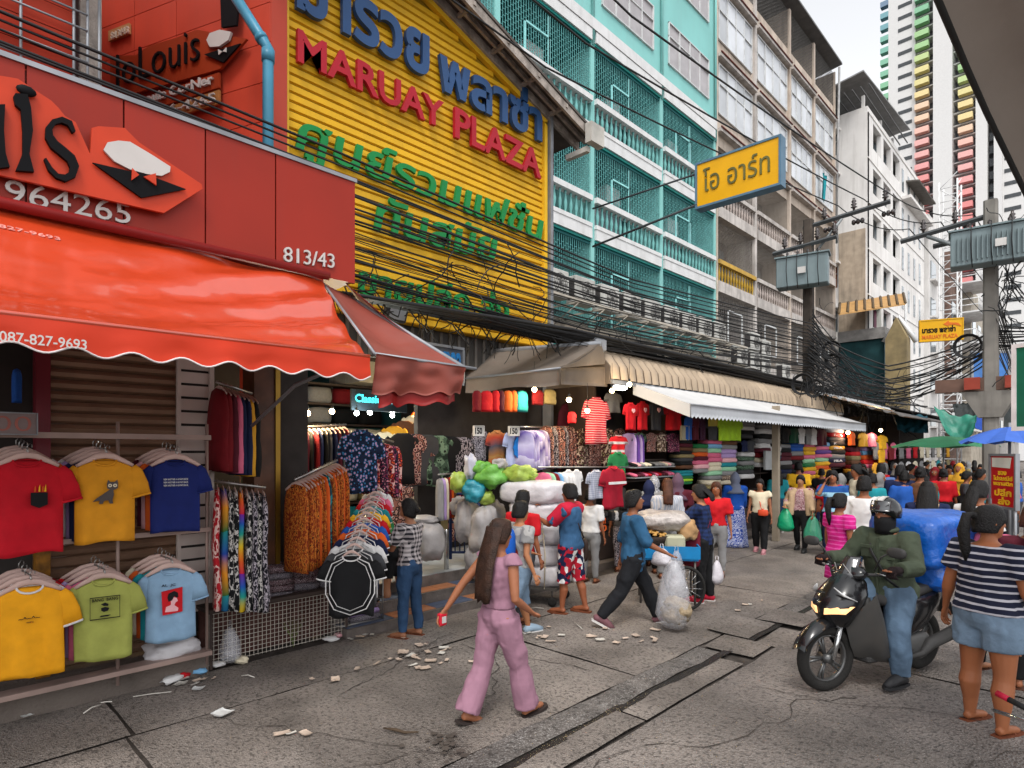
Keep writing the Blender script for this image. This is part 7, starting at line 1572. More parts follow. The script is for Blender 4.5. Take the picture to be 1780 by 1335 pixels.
# --- foreground people
x, y, h = place(862,1246,896); pink = person('woman in a mauve wide-legged jumpsuit with very long brown hair, walking right in mid-street', x+.03, y, face(-50,862), h*1.0, skin='#8f5a3e', legs=((-13,12),(19,5)), arms=((-36,20,8),(-6,12,62,.35)), top=('jumpsuit_top', lilac), bottom=('jumpsuit_legs', lilac), sleeve=.06, hem=.535, fat=.93, flare=.022, tight=.8, hair='verylong', hairm=HAIRB, vox=.012, shoem=mat('sandal_black', (.03,.022,.02), .6), head=(-8,4), lift=(20,-8))
W_ = wm(pink['root'])@(pink['A'][0][2]+pink['A'][0][3]*.06); t_ = T('red_wallet', 'small red wallet held in the mauve-suited woman\'s trailing hand', 'wallet', tuple(W_)); MB().rbox(W_+V(0,0,-.03), (.05,.07,.10), .01).build('cover', mat('wallet_red', hx('#b01c2c'), .4), t_); MB().box(W_+V(.027,0,-.03), (.003,.04,.05)).build('print', wht, t_)
x, y, h = place(712,1106,872); chk = person('girl in a checked shirt and tight blue jeans standing at the market steps', x, y, face(55,712), 1.52, skin='#8a5a40', legs=((3,2),(-3,3)), ik=((-.04,.20,.66),(.05,.21,.68)), top=cloth('gingham','check',('#b0a8a8','#1c1a20'),.05), bottom=denim, hem=.53, sleeve=.40, hair='bun', vox=.013, head=(10,-22), shoem=mat('sandal_tan', hx('#6b3a24'), .7), fat=.97, lift=(0,0))
x, y, h = place(683,1070,880); grn_w = person('woman in a green top and black shorts stooping over the jerseys', x, y, face(50,690), 1.50, skin='#9a6a4c', legs=((4,4),(-5,4)), ik=((-.05,.26,.62),(.08,.26,.60)), lean=32, top=fab('green'), bottom=('shorts', fab('black')), leglen=.38, sleeve=.3, hem=.53, hair='short', vox=.016, head=(0,-10), shoem=mat('sandal_black', (.03,.022,.02), .6))
x, y, h = place(934,1118,884,None); boy = person('boy with a blue backpack and jean shorts striding behind the mauve-suited woman', x-.28, y+.02, face(-58,905), 1.52, skin='#a06a48', legs=((16,4),(-26,34)), arms=((20,8,50),(-10,10,30)), top=cloth('tee_grey_red','camo',('#7d7c7c','#9c9a98','#7d7c7c','#8f2a28'),4), bottom=('shorts', denim_l), leglen=.60, tight=.6, hair='short', vox=.015, shoes='sneaker', shoem=mat('slipon_blue', hx('#8fa3b4'), .6), lift=(0,50), sleeve=.3)
q = wm(boy['root']); c = boy['up']((0,-.12,.70)); t_ = T('backpack', 'bright blue backpack worn by the boy behind the mauve-suited woman', 'backpack', tuple(q@c), boy['root'].rotation_euler.z); MB().ball((0,0,0), (.13,.085,.19), 12, 8, sq=.6).build('bag_body', mat('backpack_blue', hx('#1a56b0'), .5), t_, local=True)
m_ = MB(); m_.tube([(-.08,.1,.1),(-.09,.2,.14),(-.09,.28,.0),(-.08,.14,-.15)], .018, 6, flat=.4); m_.build('strap', mat('backpack_blue', hx('#1a56b0'), .5), t_, local=True); m_ = MB(); m_.tube([(.08,.1,.1),(.09,.2,.14),(.09,.28,.0),(.08,.14,-.15)], .018, 6, flat=.4); m_.build('strap', mat('backpack_blue', hx('#1a56b0'), .5), t_, local=True); MB().box((0,-.085,-.03), (.15,.02,.04)).build('white_band', wht, t_, local=True)
x, y, h = place(895,1095,858,None); red2 = person('man in a red T-shirt half hidden beside the boy with the backpack', x-.22, y+.35, face(-40,880), 1.58, skin='#8a5438', legs=((8,4),(-10,10)), top=fab('red'), bottom=fab('dark grey'), hair='short', vox=.02)
x, y, h = place(992,1064,833); rag = person('man in red and blue raglan T-shirt and flag-patterned shorts tying the sack cart', x, y, face(62,1000), 1.64, skin='#8a5034', legs=((7,4),(-9,6)), ik=((-.06,.26,.73),(.02,.24,.79)), top=cloth('raglan','plain',('#2f5274',)), bottom=('shorts', cloth('flag_shorts','jack',('#141c3c','#a01428','#c9c7c6','#a01428','#141c3c'),16)), leglen=.56, tight=.5, sleeve=.42, hem=.49, hair='short', vox=.014, shoem=mat('sandal_tan', hx('#6b3a24'), .7))
# red raglan yoke
mb = MB(); up_ = rag['up']
for k in (0,1):
    S, E, Wt = rag['A'][k][:3]; mb.tube([up_((0,0,.82)), S, S.lerp(E,.45), S.lerp(E,.83)], [.05*1.64,.062*1.64,.056*1.64,.056*1.64], 12)
vs, fs = remesh(mb, .015); mb = MB(); mb.add(vs, fs, 0, True); mb.build('raglan_yoke', cloth('raglan_red','plain',('#b01a34',)), rag['root'], local=True)
bag(rag, mat('bag_brown', hx('#2c1f1a'), .6), rag['up']((.13,-.02,.47)), (.035,.11,.15), 'brown shoulder bag with a gold shield emblem on the raglan man\'s hip')
t_ = bpy.data.objects[-1] if False else None
x, y, h = place(1100,1086,842); den = person('man in an untucked denim shirt and black trousers striding right with a plastic bag', x, y, face(-78,1100), 1.66, skin='#7d4c32', legs=((28,8),(-24,16)), arms=((-14,10,10),(22,6,42)), top=denim_s, bottom=cloth('trousers_black','plain',('#17181c',)), sleeve=.62, hem=.43, tight=.6, hair='short', vox=.014, shoes='sneaker', shoem=mat('shoe_grey_red', hx('#6e4a50'), .6), lift=(-12,28), head=(-10,-10))
x, y, h = place(1222,1046,838); ven = person('vendor woman with a maroon apron bag and red sneakers at the food cart', x, y, face(78,1222), 1.60, skin='#a06c4c', legs=((4,3),(-4,3)), ik=((-.08,.30,.70),(.06,.28,.66)), top=cloth('navy_check','check',('#1c2c54','#0f1830'),.06), bottom=fab('black'), sleeve=.7, hem=.47, hair='bob', vox=.014, shoes='sneaker', shoem=mat('sneaker_red', hx('#b01c34'), .6), tight=.8, lean=3)
bag(ven, mat('apron_maroon', hx('#5e1424'), .8), ven['up']((-.12,.07,.48)), (.04,.12,.27), 'large maroon cloth bag with striped strap hanging on the vendor', sq=.45)
# --- rider and scooter group is built in the next section; people behind
def crowd(label, pfx, T_, tpy, rot, **k):
    x, y, h = place(pfx, 0, tpy, T_); h = max(1.42, min(1.78, h)); k.setdefault('vox', .022 if T_ < 12 else .03); return person(label, x, y, face(rot, pfx), h, **k)
def gT(py): return HC*FPX/(py-785)
crowd('woman in a long blue printed dress and grey headscarf standing by the stalls', 1278, gT(951), 822, 20, skin='#7d5a44', arms=((25,10,60),(10,8,20)), top=cloth('robe_blue','plain',('#15489c',)), sleeve=.95, hem=.46, skirt=(.56,.01,.11,.17,cloth('robe_print','floral',('#1c3f94','#b0b4cc','#1c3f94','#9aa0c0'),16),'long_skirt'), hair='hijab', hairm=mat('scarf_grey', hx('#5f6578'), .8), shoes='shoe')
o_ = crowd('woman in a cream sleeveless top and black trousers walking with an orange bag', 1321, gT(960), 832, 170, skin='#8a5a40', legs=((10,4),(-8,10)), top=fab('cream'), bottom=fab('black'), sleeve=.14, hem=.50, hair='bun', shoes='shoe', shoem=mat('shoe_pink', hx('#b07a80'), .6), tight=.8)
bag(o_, mat('bag_orange', hx('#c8482a'), .5), o_['up']((-.06,.12,.555)), (.10,.04,.065), 'small coral orange handbag across the cream-topped woman\'s waist')
g_ = crowd('woman with glasses in a beige cardigan carrying two green plastic bags', 1392, gT(958), 825, 168, skin='#a0704e', legs=((12,4),(-10,12)), ik=((-.17,.13,.52),(.16,.12,.60)), top=cloth('blouse_floral','floral',('#b08a90','#8a5a60','#c0a8a8','#7a4a54'),30), bottom=fab('black'), sleeve=.8, hem=.50, hair='bun', shoes='shoe', shoem=mat('shoe_dark', (.02,.02,.02), .5))
mb = MB(); up_ = g_['up']; hh = g_['h']
for s_ in (-1,1):
    mb.tube([up_((s_*.05,.02,.82)), up_((s_*.095,.045,.74)), up_((s_*.10,.05,.62)), up_((s_*.11,.04,.48))], [.04*hh,.045*hh,.042*hh,.045*hh], 10)
    S, E, Wt = g_['A'][0 if s_ < 0 else 1][:3]; mb.tube([S, E, E.lerp(Wt,.8)], [.05*hh,.042*hh,.034*hh], 10)
vs, fs = remesh(mb, .02); mb = MB(); mb.add(vs, fs, 0, True); mb.build('cardigan', fab('beige'), g_['root'], local=True)
def pbag(label, p, w_, h_, m, d=.12, name='plastic_bag', cat='plastic bag', seed=1):
    t_ = T(name, label, cat, tuple(p)); mb = MB(); rings = []
    for i in range(12):
        v = i/11; f = (math.sin(math.pi*min(1, v*1.15+.0)*.5)**.6); f = (.12+.88*f) if v < .85 else 1-(v-.85)*3; f = max(.2, f)
        rings.append([p+V(w_/2*f*math.cos(a)*(1+.12*nz(math.cos(a)*2, v*4, seed)), d*f*math.sin(a)*(1+.2*nz(math.sin(a)*2, v*3, seed+2)), -h_*v+.01*nz(a, v*5, seed)) for a in [2*math.pi*j/22 for j in range(22)]])
    mb.loft(rings, True, 0, True); mb.build('bag_body', m, t_)
    mb = MB(); mb.tube([p+V(-.03,0,-.02), p+V(-.015,0,.06), p+V(.015,0,.06), p+V(.03,0,-.02)], .006, 5, flat=.5); mb.build('handle', m, t_); return t_
pg1 = mat('bag_green', hx('#4fb08c'), .35, var=.15, bump=.5, bs=20, spec=.6, alpha=.85); pg2 = mat('bag_green_deep', hx('#129a6a'), .35, var=.15, bump=.5, bs=20, spec=.6, alpha=.9)
M_ = wm(g_['root']); pbag('large pale mint plastic bag held low by the woman in the cardigan', M_@(g_['A'][0][2])+V(0,0,-.06), .36, .52, pg1, seed=2); pbag('deep green plastic bag on the far arm of the woman in the cardigan', M_@(g_['A'][1][2])+V(0,0,-.06), .34, .46, pg2, seed=5)
crowd('woman with long black hair and a teal backpack seen from behind at the stalls', 1352, gT(925), 815, 15, hair='long', top=fab('teal'), bottom=denim, shoes='sneaker', shoem=fab('white'), sleeve=.5)
crowd('man in a bright yellow T-shirt seen from behind among the stacks', 1388, 15.5, 800, 10, top=fab('yellow'), bottom=fab('dark grey'), hair='short')
crowd('woman with brown hair in a white striped blouse behind the food cart', 1160, 9.8, 832, 5, top=cloth('blouse_stripe','vstripe',('#b4b2b4','#8f98a8'),.04), bottom=fab('grey'), hair='long', hairm=HAIRR, sleeve=.6)
crowd('person in a dark navy headscarf behind the man in denim', 1128, 10.2, 836, 10, top=fab('navy'), bottom=fab('black'), hair='hijab', hairm=fab('navy'))
crowd('woman in a white patterned headscarf facing the shoe shelf', 1137, 10.9, 828, 0, top=fab('grey'), bottom=fab('navy'), hair='hijab', hairm=cloth('scarf_pattern','floral',('#a8a8ac','#3a3c44','#b8b8bc','#6a6c74'),28))
crowd('woman in a plum headscarf to the right of the brown-haired one', 1178, 10.7, 824, -5, top=fab('maroon'), bottom=fab('maroon'), hair='hijab', hairm=mat('scarf_plum', hx('#5a4454'), .8))
crowd('girl in a red T-shirt and grey trousers standing just behind the vendor', 1245, gT(1000), 838, 175, top=fab('red'), bottom=fab('grey'), hair='long', hairm=HAIRR)
crowd('person bending under the low rail of white shirts in grey trousers', 1025, gT(1012), 850, -20, top=fab('white'), bottom=fab('grey'), hair='short')
crowd('stall keeper in a maroon shirt standing behind the low rail', 975, 11.2, 768, -60, top=fab('maroon'), bottom=fab('black'), hair='bun')
crowd('person in patterned trousers half hidden behind the denim-shirted man', 1082, gT(992), 850, 5, top=fab('dark grey'), bottom=tribal, hair='long')
crowd('dark-dressed shopper deep in the market shadows', 712, 10.5, 812, 10, top=fab('black'), bottom=fab('black'), hair='hijab', hairm=fab('black'))
# right-hand group
x, y, h = place(1458,1020,852,7.6); pk = person('girl with a long ponytail in a bright pink striped dress beside the scooter', x, y, face(-50,1458), 1.52, skin='#8a5438', top=('dress_top', cloth('dress_pink','hstripe',('#b81a74','#c94a94'),.05)), sleeve=.28, hem=.46, skirt=(.56,.30,.10,.125,cloth('dress_pink','hstripe',('#b81a74','#c94a94'),.05),'dress_skirt'), hair='pony', vox=.016, fat=1.05)
x, y, h = place(1502,0,828,8.3); person('man in a plain white T-shirt seen from behind next to the pink dress', x, y, face(-12,1502), h, skin='#8a5438', top=wht_c, bottom=denim, hair='short', vox=.018, fat=1.18, sleeve=.4, hem=.48)
crowd('woman in a pale blue and navy top talking on a phone', 1448, 11.5, 818, 172, top=cloth('top_blue_blocks','hstripe',('#1c4a8a','#8fb8cc'),.3), bottom=fab('navy'), hair='bun', ik=(None,(.07,.10,.86)))
crowd('woman in a cream blouse with dark hair facing left behind the white T-shirt', 1490, 12.5, 806, 110, top=fab('cream'), bottom=fab('navy'), hair='bob')
crowd('man in a slate blue shirt walking away, left of the navy-jacketed man', 1532, 13.5, 803, 5, top=cloth('shirt_slate','plain',('#4a6090',)), bottom=fab('navy'), hair='short', sleeve=.9)
crowd('bald man in a navy jacket walking away in mid-crowd', 1565, 12.0, 806, 0, top=fab('navy'), bottom=fab('black'), hair='short', sleeve=.95, fat=1.1)
x, y, h = place(1612,0,838,8.0); nv = person('woman with a long black plait wearing a navy top with tan straps', x, y, face(0,1612), h, top=fab('navy'), bottom=fab('navy'), hair='verylong', vox=.018, sleeve=.5)
mb = MB()
for s_ in (-1,1): mb.tube([nv['up']((s_*.06,.05,.83)), nv['up']((s_*.07,-.055,.83)), nv['up']((s_*.05,-.09,.72)), nv['up']((s_*.03,-.1,.6))], .014, 6, flat=.5)
mb.build('straps', fab('beige'), nv['root'], local=True)
crowd('woman in a bright red blouse deep in the crowd', 1640, 14.0, 815, 5, top=fab('red'), bottom=fab('black'), hair='bun', sleeve=.6)
crowd('person in a dark brown jacket left of the red blouse', 1600, 11.8, 812, -10, top=fab('brown'), bottom=fab('black'), hair='bun', sleeve=.95)
crowd('person in a mustard headscarf far back in the crowd', 1668, 15.5, 806, 150, top=fab('mustard'), bottom=fab('black'), hair='hijab', hairm=fab('mustard'))
crowd('woman with loose black hair and a pale scarf in front of the red signboard', 1700, 7.2, 836, -35, top=fab('white'), bottom=fab('navy'), hair='long', vox=.018)
crowd('woman with reddish brown hair behind the striped-top girl', 1722, 5.6, 878, -30, top=fab('pink'), bottom=fab('black'), hair='bob', hairm=HAIRR, vox=.016, skin='#9a6442')
crowd('woman in a purple top with auburn hair at the right edge', 1796, 5.2, 880, 10, top=fab('maroon'), bottom=fab('black'), hair='long', hairm=HAIRR, vox=.016)
random.seed(77)
cc = ['black','navy','brown','grey','dark grey','maroon','white','teal','pink','khaki','red','blue']
wr = ['far left of the crowd','beside the concrete post','near the rainbow stacks','behind the slate blue shirt','under the green umbrella','behind the bald man','left of the blue umbrella','by the red signboard','at the back under the tarpaulin','close to the far stalls']
for i in range(44):
    px = 1425+i*7.9+random.uniform(-5,5); T_ = random.uniform(11.5,28); c = cc[(i*5) % 12]; hr_ = ('bun','short','long','hijab')[(i*7) % 4]
    crowd(f'{c}-clad shopper, {ordn[i] if i < 20 else ("twenty-","thirty-","forty-")[i//10-2]+("or-so",*ordn)[i%10]} from the left in the distant crowd', px, T_, 785-(1.6-HC+random.uniform(-.06,.08))*FPX/T_, random.choice((0,10,180,170,90,-90)), top=fab(c), bottom=fab(random.choice(['black','navy','dark grey'])), hair=hr_, vox=.045, hairm=fab(random.choice(['grey','black','navy','dark red'])) if hr_ == 'hijab' else None, group='distant shoppers')
x, y, h = place(1712,1262,880); sg_ = person('sturdy girl in a navy striped T-shirt and pale denim shorts standing at the right', x+.02, y, face(-32,1712), h, skin='#8f5636', fat=1.32, legs=((2,2,.09),(-3,3,.07)), arms=((-6,16,18),(4,12,30)), top=cloth('navy_stripe','hstripe',('#14182c','#a8a6ae'),.052), bottom=('shorts', denim_l), leglen=.30, sleeve=.34, hem=.52, hair='pony', vox=.012, shoem=mat('sandal_tan', hx('#6b3a24'), .7), head=(-25,0), tight=.9)
# ================================================================= SCOOTER
gls = mat('scooter_black', (.006,.006,.007), .22, var=.1, coat=.35, spec=.4); mtb = mat('scooter_matt', (.035,.034,.034), .55, var=.15, grime=.3); gpl = mat('scooter_grey', (.05,.048,.046), .35, var=.2, grime=.4, gs=3, gcol=(.06,.05,.04)); tyr = mat('tyre', (.018,.017,.016), .85, var=.2, bump=.4, bs=60); chro = mat('chrome', (.5,.5,.5), .15, .9)
fw_ = onZ(1428,1202); rw_ = onZ(1602,1160); ctr = (fw_+rw_)/2; dirv = (fw_-rw_).normalized(); srz = math.atan2(-dirv.x, dirv.y)
scx = T('scooter', 'black motor scooter with lit headlights loaded with blue bundles, facing the viewer', 'scooter', (ctr.x, ctr.y, 0), srz)
def wheel(y, name='wheel', r=.285, tw=.048, steer=0, x=0):
    t_ = MB(); n = 36; q = []
    for i in range(n):
        a = 2*math.pi*i/n; q.append([(x+tw*math.cos(b_)*1.0, (r-tw+tw*math.sin(b_))*math.cos(a), r+(r-tw+tw*math.sin(b_))*math.sin(a)) for b_ in [2*math.pi*j/10 for j in range(10)]])
    q.append(q[0]); t_.loft(q, False, 0, True); ty = t_.build(name, tyr, scx, local=True); ty.location = (0, y, 0); ty.rotation_euler = (0,0,R(steer))
    m = MB(); q = []
    for i in range(25): a = 2*math.pi*i/24; q.append([(x+.03*math.cos(b_), (r-tw*1.9+.014*math.sin(b_))*math.cos(a), r+(r-tw*1.9+.014*math.sin(b_))*math.sin(a)) for b_ in [2*math.pi*j/6 for j in range(6)]])
    m.loft(q, False, 0, True); m.tube([(x-.06,0,r),(x+.06,0,r)], .04, 12)
    for i in range(5):
        for d_ in (-.12,.12): a = 2*math.pi*i/5; m.tube([(x,.03*math.cos(a),r+.03*math.sin(a)),(x,(r-.09)*math.cos(a+d_),r+(r-.09)*math.sin(a+d_))], [.016,.011], 6)
    m.build('rim', mat('rim_dark', (.12,.12,.12), .35, .6), ty, local=True); return ty
wheel(.64, steer=-8); wheel(-.64, tw=.055)
def ring8(y, z, w_, hgt, k=.6):  # cross-section in xz plane at y
    return [(w_*math.copysign(abs(math.cos(a))**k, math.cos(a)), y, z+hgt*math.copysign(abs(math.sin(a))**k, math.sin(a))) for a in [2*math.pi*j/16 for j in range(16)]]
def zring(z, y, w_, d_, k=.7, bow=0): return [(w_*math.copysign(abs(math.cos(a))**k, math.cos(a)), y+d_*math.copysign(abs(math.sin(a))**k, math.sin(a))-(bow*abs(math.cos(a))**2), z) for a in [2*math.pi*j/20 for j in range(20)]]
m = MB(); m.loft([zring(.50,.50,.03,.03), zring(.56,.56,.11,.07,bow=.05), zring(.66,.60,.17,.09,bow=.10), zring(.74,.60,.20,.10,bow=.14), zring(.83,.53,.20,.10,bow=.14), zring(.92,.44,.15,.09,bow=.1), zring(1.0,.37,.08,.06,bow=.04)], True, 0, True); m.build('front_cowl', gls, scx, local=True)
m = MB(); m.prism([(-.15,.76),(0,.72),(.15,.76),(.07,.98),(0,1.02),(-.07,.98)], (0,.60,0), (1,0,0), (0,-.35,1), -.02); m.build('nose_panel', gls, scx, local=True)
hl = mat('headlight_lit', (.9,.5,.22), .15, emit=.75)
for sg in (-1,1):
    m = MB(); m.loft([[ (sg*.03,.695,.665),(sg*.16,.60,.685),(sg*.195,.53,.75),(sg*.12,.64,.745),(sg*.035,.70,.72)], [(sg*.04,.712,.672),(sg*.15,.63,.69),(sg*.18,.56,.745),(sg*.12,.66,.74),(sg*.045,.712,.712)]], True, 0, False); m.build('headlight', hl, scx, local=True)
    m = MB(); m.tube([(sg*.19,.50,.79),(sg*.14,.60,.84),(sg*.08,.64,.90)], [.01,.022,.008], 8, flat=.5); m.build('indicator', mat('clear_lens', (.5,.5,.5), .1, spec=1), scx, local=True)
    m = MB(); m.loft([[(sg*.07,.50,.62),(sg*.19,.42,.74),(sg*.24,.34,.82),(sg*.22,.30,.86)],[(sg*.10,.46,.40),(sg*.22,.34,.46),(sg*.25,.25,.55),(sg*.23,.20,.60)],[(sg*.08,.38,.28),(sg*.18,.24,.26),(sg*.22,.12,.28),(sg*.20,.08,.32)],[(sg*.08,.2,.22),(sg*.15,.05,.20),(sg*.18,-.1,.22),(sg*.17,-.12,.27)]], False, 0, True, closed=False); m.build('leg_shield', gpl, scx, local=True)
m = MB(); m.loft([zring(.25,.24,.16,.03), zring(.5,.30,.19,.03), zring(.8,.34,.19,.05)], True, 0, True); m.build('inner_shield', mtb, scx, local=True)
m = MB(); m.rbox((0,0,.26), (.34,.62,.07), .02); m.build('floorboard', mtb, scx, local=True)
m = MB(); m.loft([ring8(.72,.60,.03,.02), ring8(.78,.60,.06,.03), ring8(.66,.63,.08,.03), ring8(.52,.60,.06,.04)], True, 0, True); 
m = MB(); m.sheet(lambda u, v: ((u-.5)*.15*(1-.3*abs(v-.5)), .64+.335*math.cos(R(20+120*v)), .285+(.335-.06*(2*u-1)**2)*math.sin(R(20+120*v))), 8, 14, .01); m.build('front_mudguard', gls, scx, local=True)
for sg in (-1,1): m = MB(); m.tube([(sg*.075,.64,.285),(sg*.075,.55,.56)], [.018,.024], 8); m.build('fork_leg', chro, scx, local=True)
m = MB(); m.loft([ring8(-.02,.42,.12,.14), ring8(-.2,.52,.17,.20), ring8(-.45,.58,.19,.17), ring8(-.7,.66,.15,.12), ring8(-.95,.74,.06,.06)], True, 0, True); m.build('rear_body', gls, scx, local=True)
m = MB(); m.loft([ring8(.0,.70,.10,.03), ring8(-.1,.74,.14,.045), ring8(-.4,.76,.15,.05), ring8(-.75,.80,.12,.05), ring8(-.85,.81,.06,.02)], True, 0, True); m.build('seat', mtb, scx, local=True)
m = MB(); m.ball((.10,-.5,.34), (.07,.22,.12), 12, 8, sq=.6); m.ball((-.10,-.4,.30), (.06,.2,.10), 12, 8, sq=.6); m.build('engine', mat('engine_grey', (.09,.09,.09), .5, .4, grime=.4), scx, local=True)
m = MB(); m.tube([(-.15,-.15,.2),(-.17,-.4,.22),(-.18,-.5,.3),(-.19,-.9,.38)], [.02,.03,.055,.06], 10); m.build('exhaust', mtb, scx, local=True)
m = MB(); m.box((0,-1.0,.55), (.19,.01,.13), (R(-20),0,0)); m.box((0,-.96,.6), (.14,.02,.2), (R(-20),0,0)); m.build('rear_mudguard', mtb, scx, local=True)
m = MB(); m.ball((0,-.95,.74), (.08,.04,.04), 8, 6); m.build('tail_light', mat('lens_red', (.4,.01,.01), .2), scx, local=True)
m = MB(); m.tube([(-.34,.20,1.02),(-.2,.30,1.0),(0,.34,.97),(.2,.30,1.0),(.34,.20,1.02)], .014, 8); m.build('handlebar', mtb, scx, local=True)
m = MB(); m.loft([zring(.95,.36,.14,.07), zring(1.0,.34,.17,.07), zring(1.05,.33,.12,.05)], True, 0, True); m.build('handlebar_cowl', gls, scx, local=True)
for sg in (-1,1):
    m = MB(); m.tube([(sg*.24,.27,1.02),(sg*.36,.17,1.02)], .019, 8); m.build('grip', rub, scx, local=True); m = MB(); m.tube([(sg*.22,.31,1.02),(sg*.34,.27,1.0)], .006, 5); m.build('brake_lever', chro, scx, local=True)
    m = MB(); m.tube([(sg*.2,.29,1.04),(sg*.27,.31,1.16),(sg*.33,.31,1.2)], .007, 6); m.ball((sg*.40,.31,1.215), (.085,.022,.045), 12, 8, sq=.8); m.build('mirror', mtb, scx, local=True)
m = MB(); m.sheet(lambda u, v: ((u-.5)*.24*(1-.45*v), .46-.13*v-.25*(u-.5)**2, .96+.17*v), 8, 6, .004); m.build('fly_screen', mat('smoked_screen', (.02,.02,.022), .08, spec=1), scx, local=True)
for dx in (-.05,.05): m = MB(); m.box((dx,.44-.0,1.04), (.006,.004,.10), (R(-38),0,R(20 if dx > 0 else -20))); m.build('screen_stripe', wht, scx, local=True)
# rider
M_ = wm(scx); rp = M_@V(0,-.22,0); rh = 1.66; offz = .80-.52*rh
gy = lambda z: (z-offz)/rh
olive = mat('jacket_olive', hx('#3c4436'), .85, var=.2, vs=4, bump=.5, bs=12, grime=.2, gs=3)
rid = person('scooter rider in an olive field jacket, faded jeans, black face mask and striped helmet', rp.x, rp.y, srz, rh, skin='#7d4c32', sit=.80, legs=((38,36,.34),(74,88,.16)), ik=((-.335/rh,.40/rh,gy(1.05)),(.335/rh,.40/rh,gy(1.05))), top=('jacket', olive), bottom=mat('denim_faded', hx('#4d6074'), .85, var=.3, vs=4, bump=.3, bs=30, spec=.2), sleeve=.97, hem=.44, tight=.1, fat=1.22, hair='helmet', dropfeet=False, vox=.013, shoes='shoe', shoem=mat('boot_black', (.02,.02,.022), .5), lean=4, head=(4,-4))
hp_ = rid['hp']; rr_ = rid['root']
m = MB(); rings = []
for i in range(11):
    v = i/10; th = v*math.pi*.62; ring = []
    for j in range(24):
        a = 2*math.pi*j/24; low = .0 if math.sin(a) > .35 else 0; t2 = th*(.80 if math.sin(a) > .3 else 1.0); ring.append(hp_((.068*math.sin(t2)*math.cos(a), -.006+.08*math.sin(t2)*math.sin(a), .012+.078*math.cos(t2))))
    rings.append(ring)
m.loft(rings, True, 0, True); m.build('helmet', gls, rr_, local=True)
m = MB(); m.sheet(lambda u, v: hp_((.0705*math.sin(1.6*(u-.5))*1.0, -.006+.0835*math.cos(1.6*(u-.5))*math.cos(v*.75), .018+.078*math.sin(v*.75))), 12, 6, .002); m.build('visor', mat('smoked_screen', (.02,.02,.022), .08, spec=1), rr_, local=True)
m = MB(); m.sheet(lambda u, v: hp_(((u-.5)*.03, -.006+.0825*math.cos(.35+v*1.2), .012+.0805*math.sin(.35+v*1.2))), 4, 12, .003); m.sheet(lambda u, v: hp_(((u-.5)*.014+.028, -.004+.080*math.cos(.5+v*1.0), .012+.0775*math.sin(.5+v*1.0))), 3, 12, .003); m.build('helmet_stripe', wht, rr_, local=True)
m = MB(); m.loft([[hp_((rx*math.cos(2*math.pi*j/16), .004+ry*math.sin(2*math.pi*j/16), z)) for j in range(16)] for z, rx, ry in ((-.10,.045,.045),(-.075,.046,.052),(-.045,.047,.058),(-.012,.047,.058))], True, 0, True); m.build('face_mask', cloth('mask_black','plain',('#0e0e10',)), rr_, local=True)
for k in (0,1):
    S, E, Wt, hd, side = rid['A'][k]; m = MB(); m.tube([Wt-hd*.05, Wt+hd*.03, Wt+hd*.09, Wt+hd*.125], [.03,.042,.044,.03], 10, flat=.9)
    for f_ in range(4):
        o = (f_-1.5)*.0175; p0 = Wt+hd*.07+side*o; m.tube([p0, p0+hd*.03+V(0,.0,-.01), p0+hd*.035+V(0,.01,-.045), p0+V(0,.0,-.06)], [.016,.016,.015,.012], 6)
    m.build('glove', cloth('glove_dark','plain',('#1c1012',)), rr_, local=True)
up_ = rid['up']
m = MB(); m.tube([up_((.03*math.cos(t*.523)*1.6,.005+.05*math.sin(t*.523),.845)) for t in range(13)], .022, 8); m.build('collar', olive, rr_, local=True)
for sx_ in (-1,1): m = MB(); c = up_((sx_*.058,.092,.73)); m.rbox(c, (.12,.012,.11), .006); m.rbox(c+V(0,.008,.045), (.125,.012,.035), .004); m.build('chest_pocket', olive, rr_, local=True)
m = MB(); c = up_((0,.098,.66)); m.box(c, (.02,.01,.50)); m.build('placket', olive, rr_, local=True)
m = MB(); m.tube([up_((.09,.02,.83)), up_((.03,.105,.74)), up_((-.06,.115,.60)), up_((-.11,.04,.52))], .014, 6, flat=.4, up=(0,1,0)); m.build('bag_strap', rub, rr_, local=True)
blp = mat('blue_wrap', hx('#0c52a8'), .28, var=.2, vs=4, bump=.7, bs=14, spec=.6)
def lump(label, c, s, m, rz_=0, name='bundle', cat='bundle', amp=.12, sq=.45, seed=0, knots=False, nu=26, nv=18):
    t_ = T(name, label, cat, tuple(c), rz_)
    def f(q):
        k = 1+amp*noise.noise(Vector((q.x/s[0]*1.6+seed, q.y/s[1]*1.6, q.z/s[2]*1.6)))+amp*.5*noise.noise(Vector((q.x/s[0]*4+seed, q.y/s[1]*4, q.z/s[2]*4))); return Vector((q.x*k, q.y*k, q.z*k))
    b_ = MB(); b_.ball((0,0,0), s, nu, nv, f=f, sq=sq); b_.build('wrapping', m, t_, local=True); return t_
c = M_@V(.06,-.82,1.22); lump('large upper blue plastic bundle strapped behind the scooter rider', c, (.34,.42,.26), blp, srz, amp=.10, sq=.35, seed=3)
c = M_@V(.05,-.86,.90); lump('smaller lower blue bundle resting on the scooter\'s rear seat', c, (.28,.33,.15), blp, srz, amp=.22, sq=.6, seed=8)
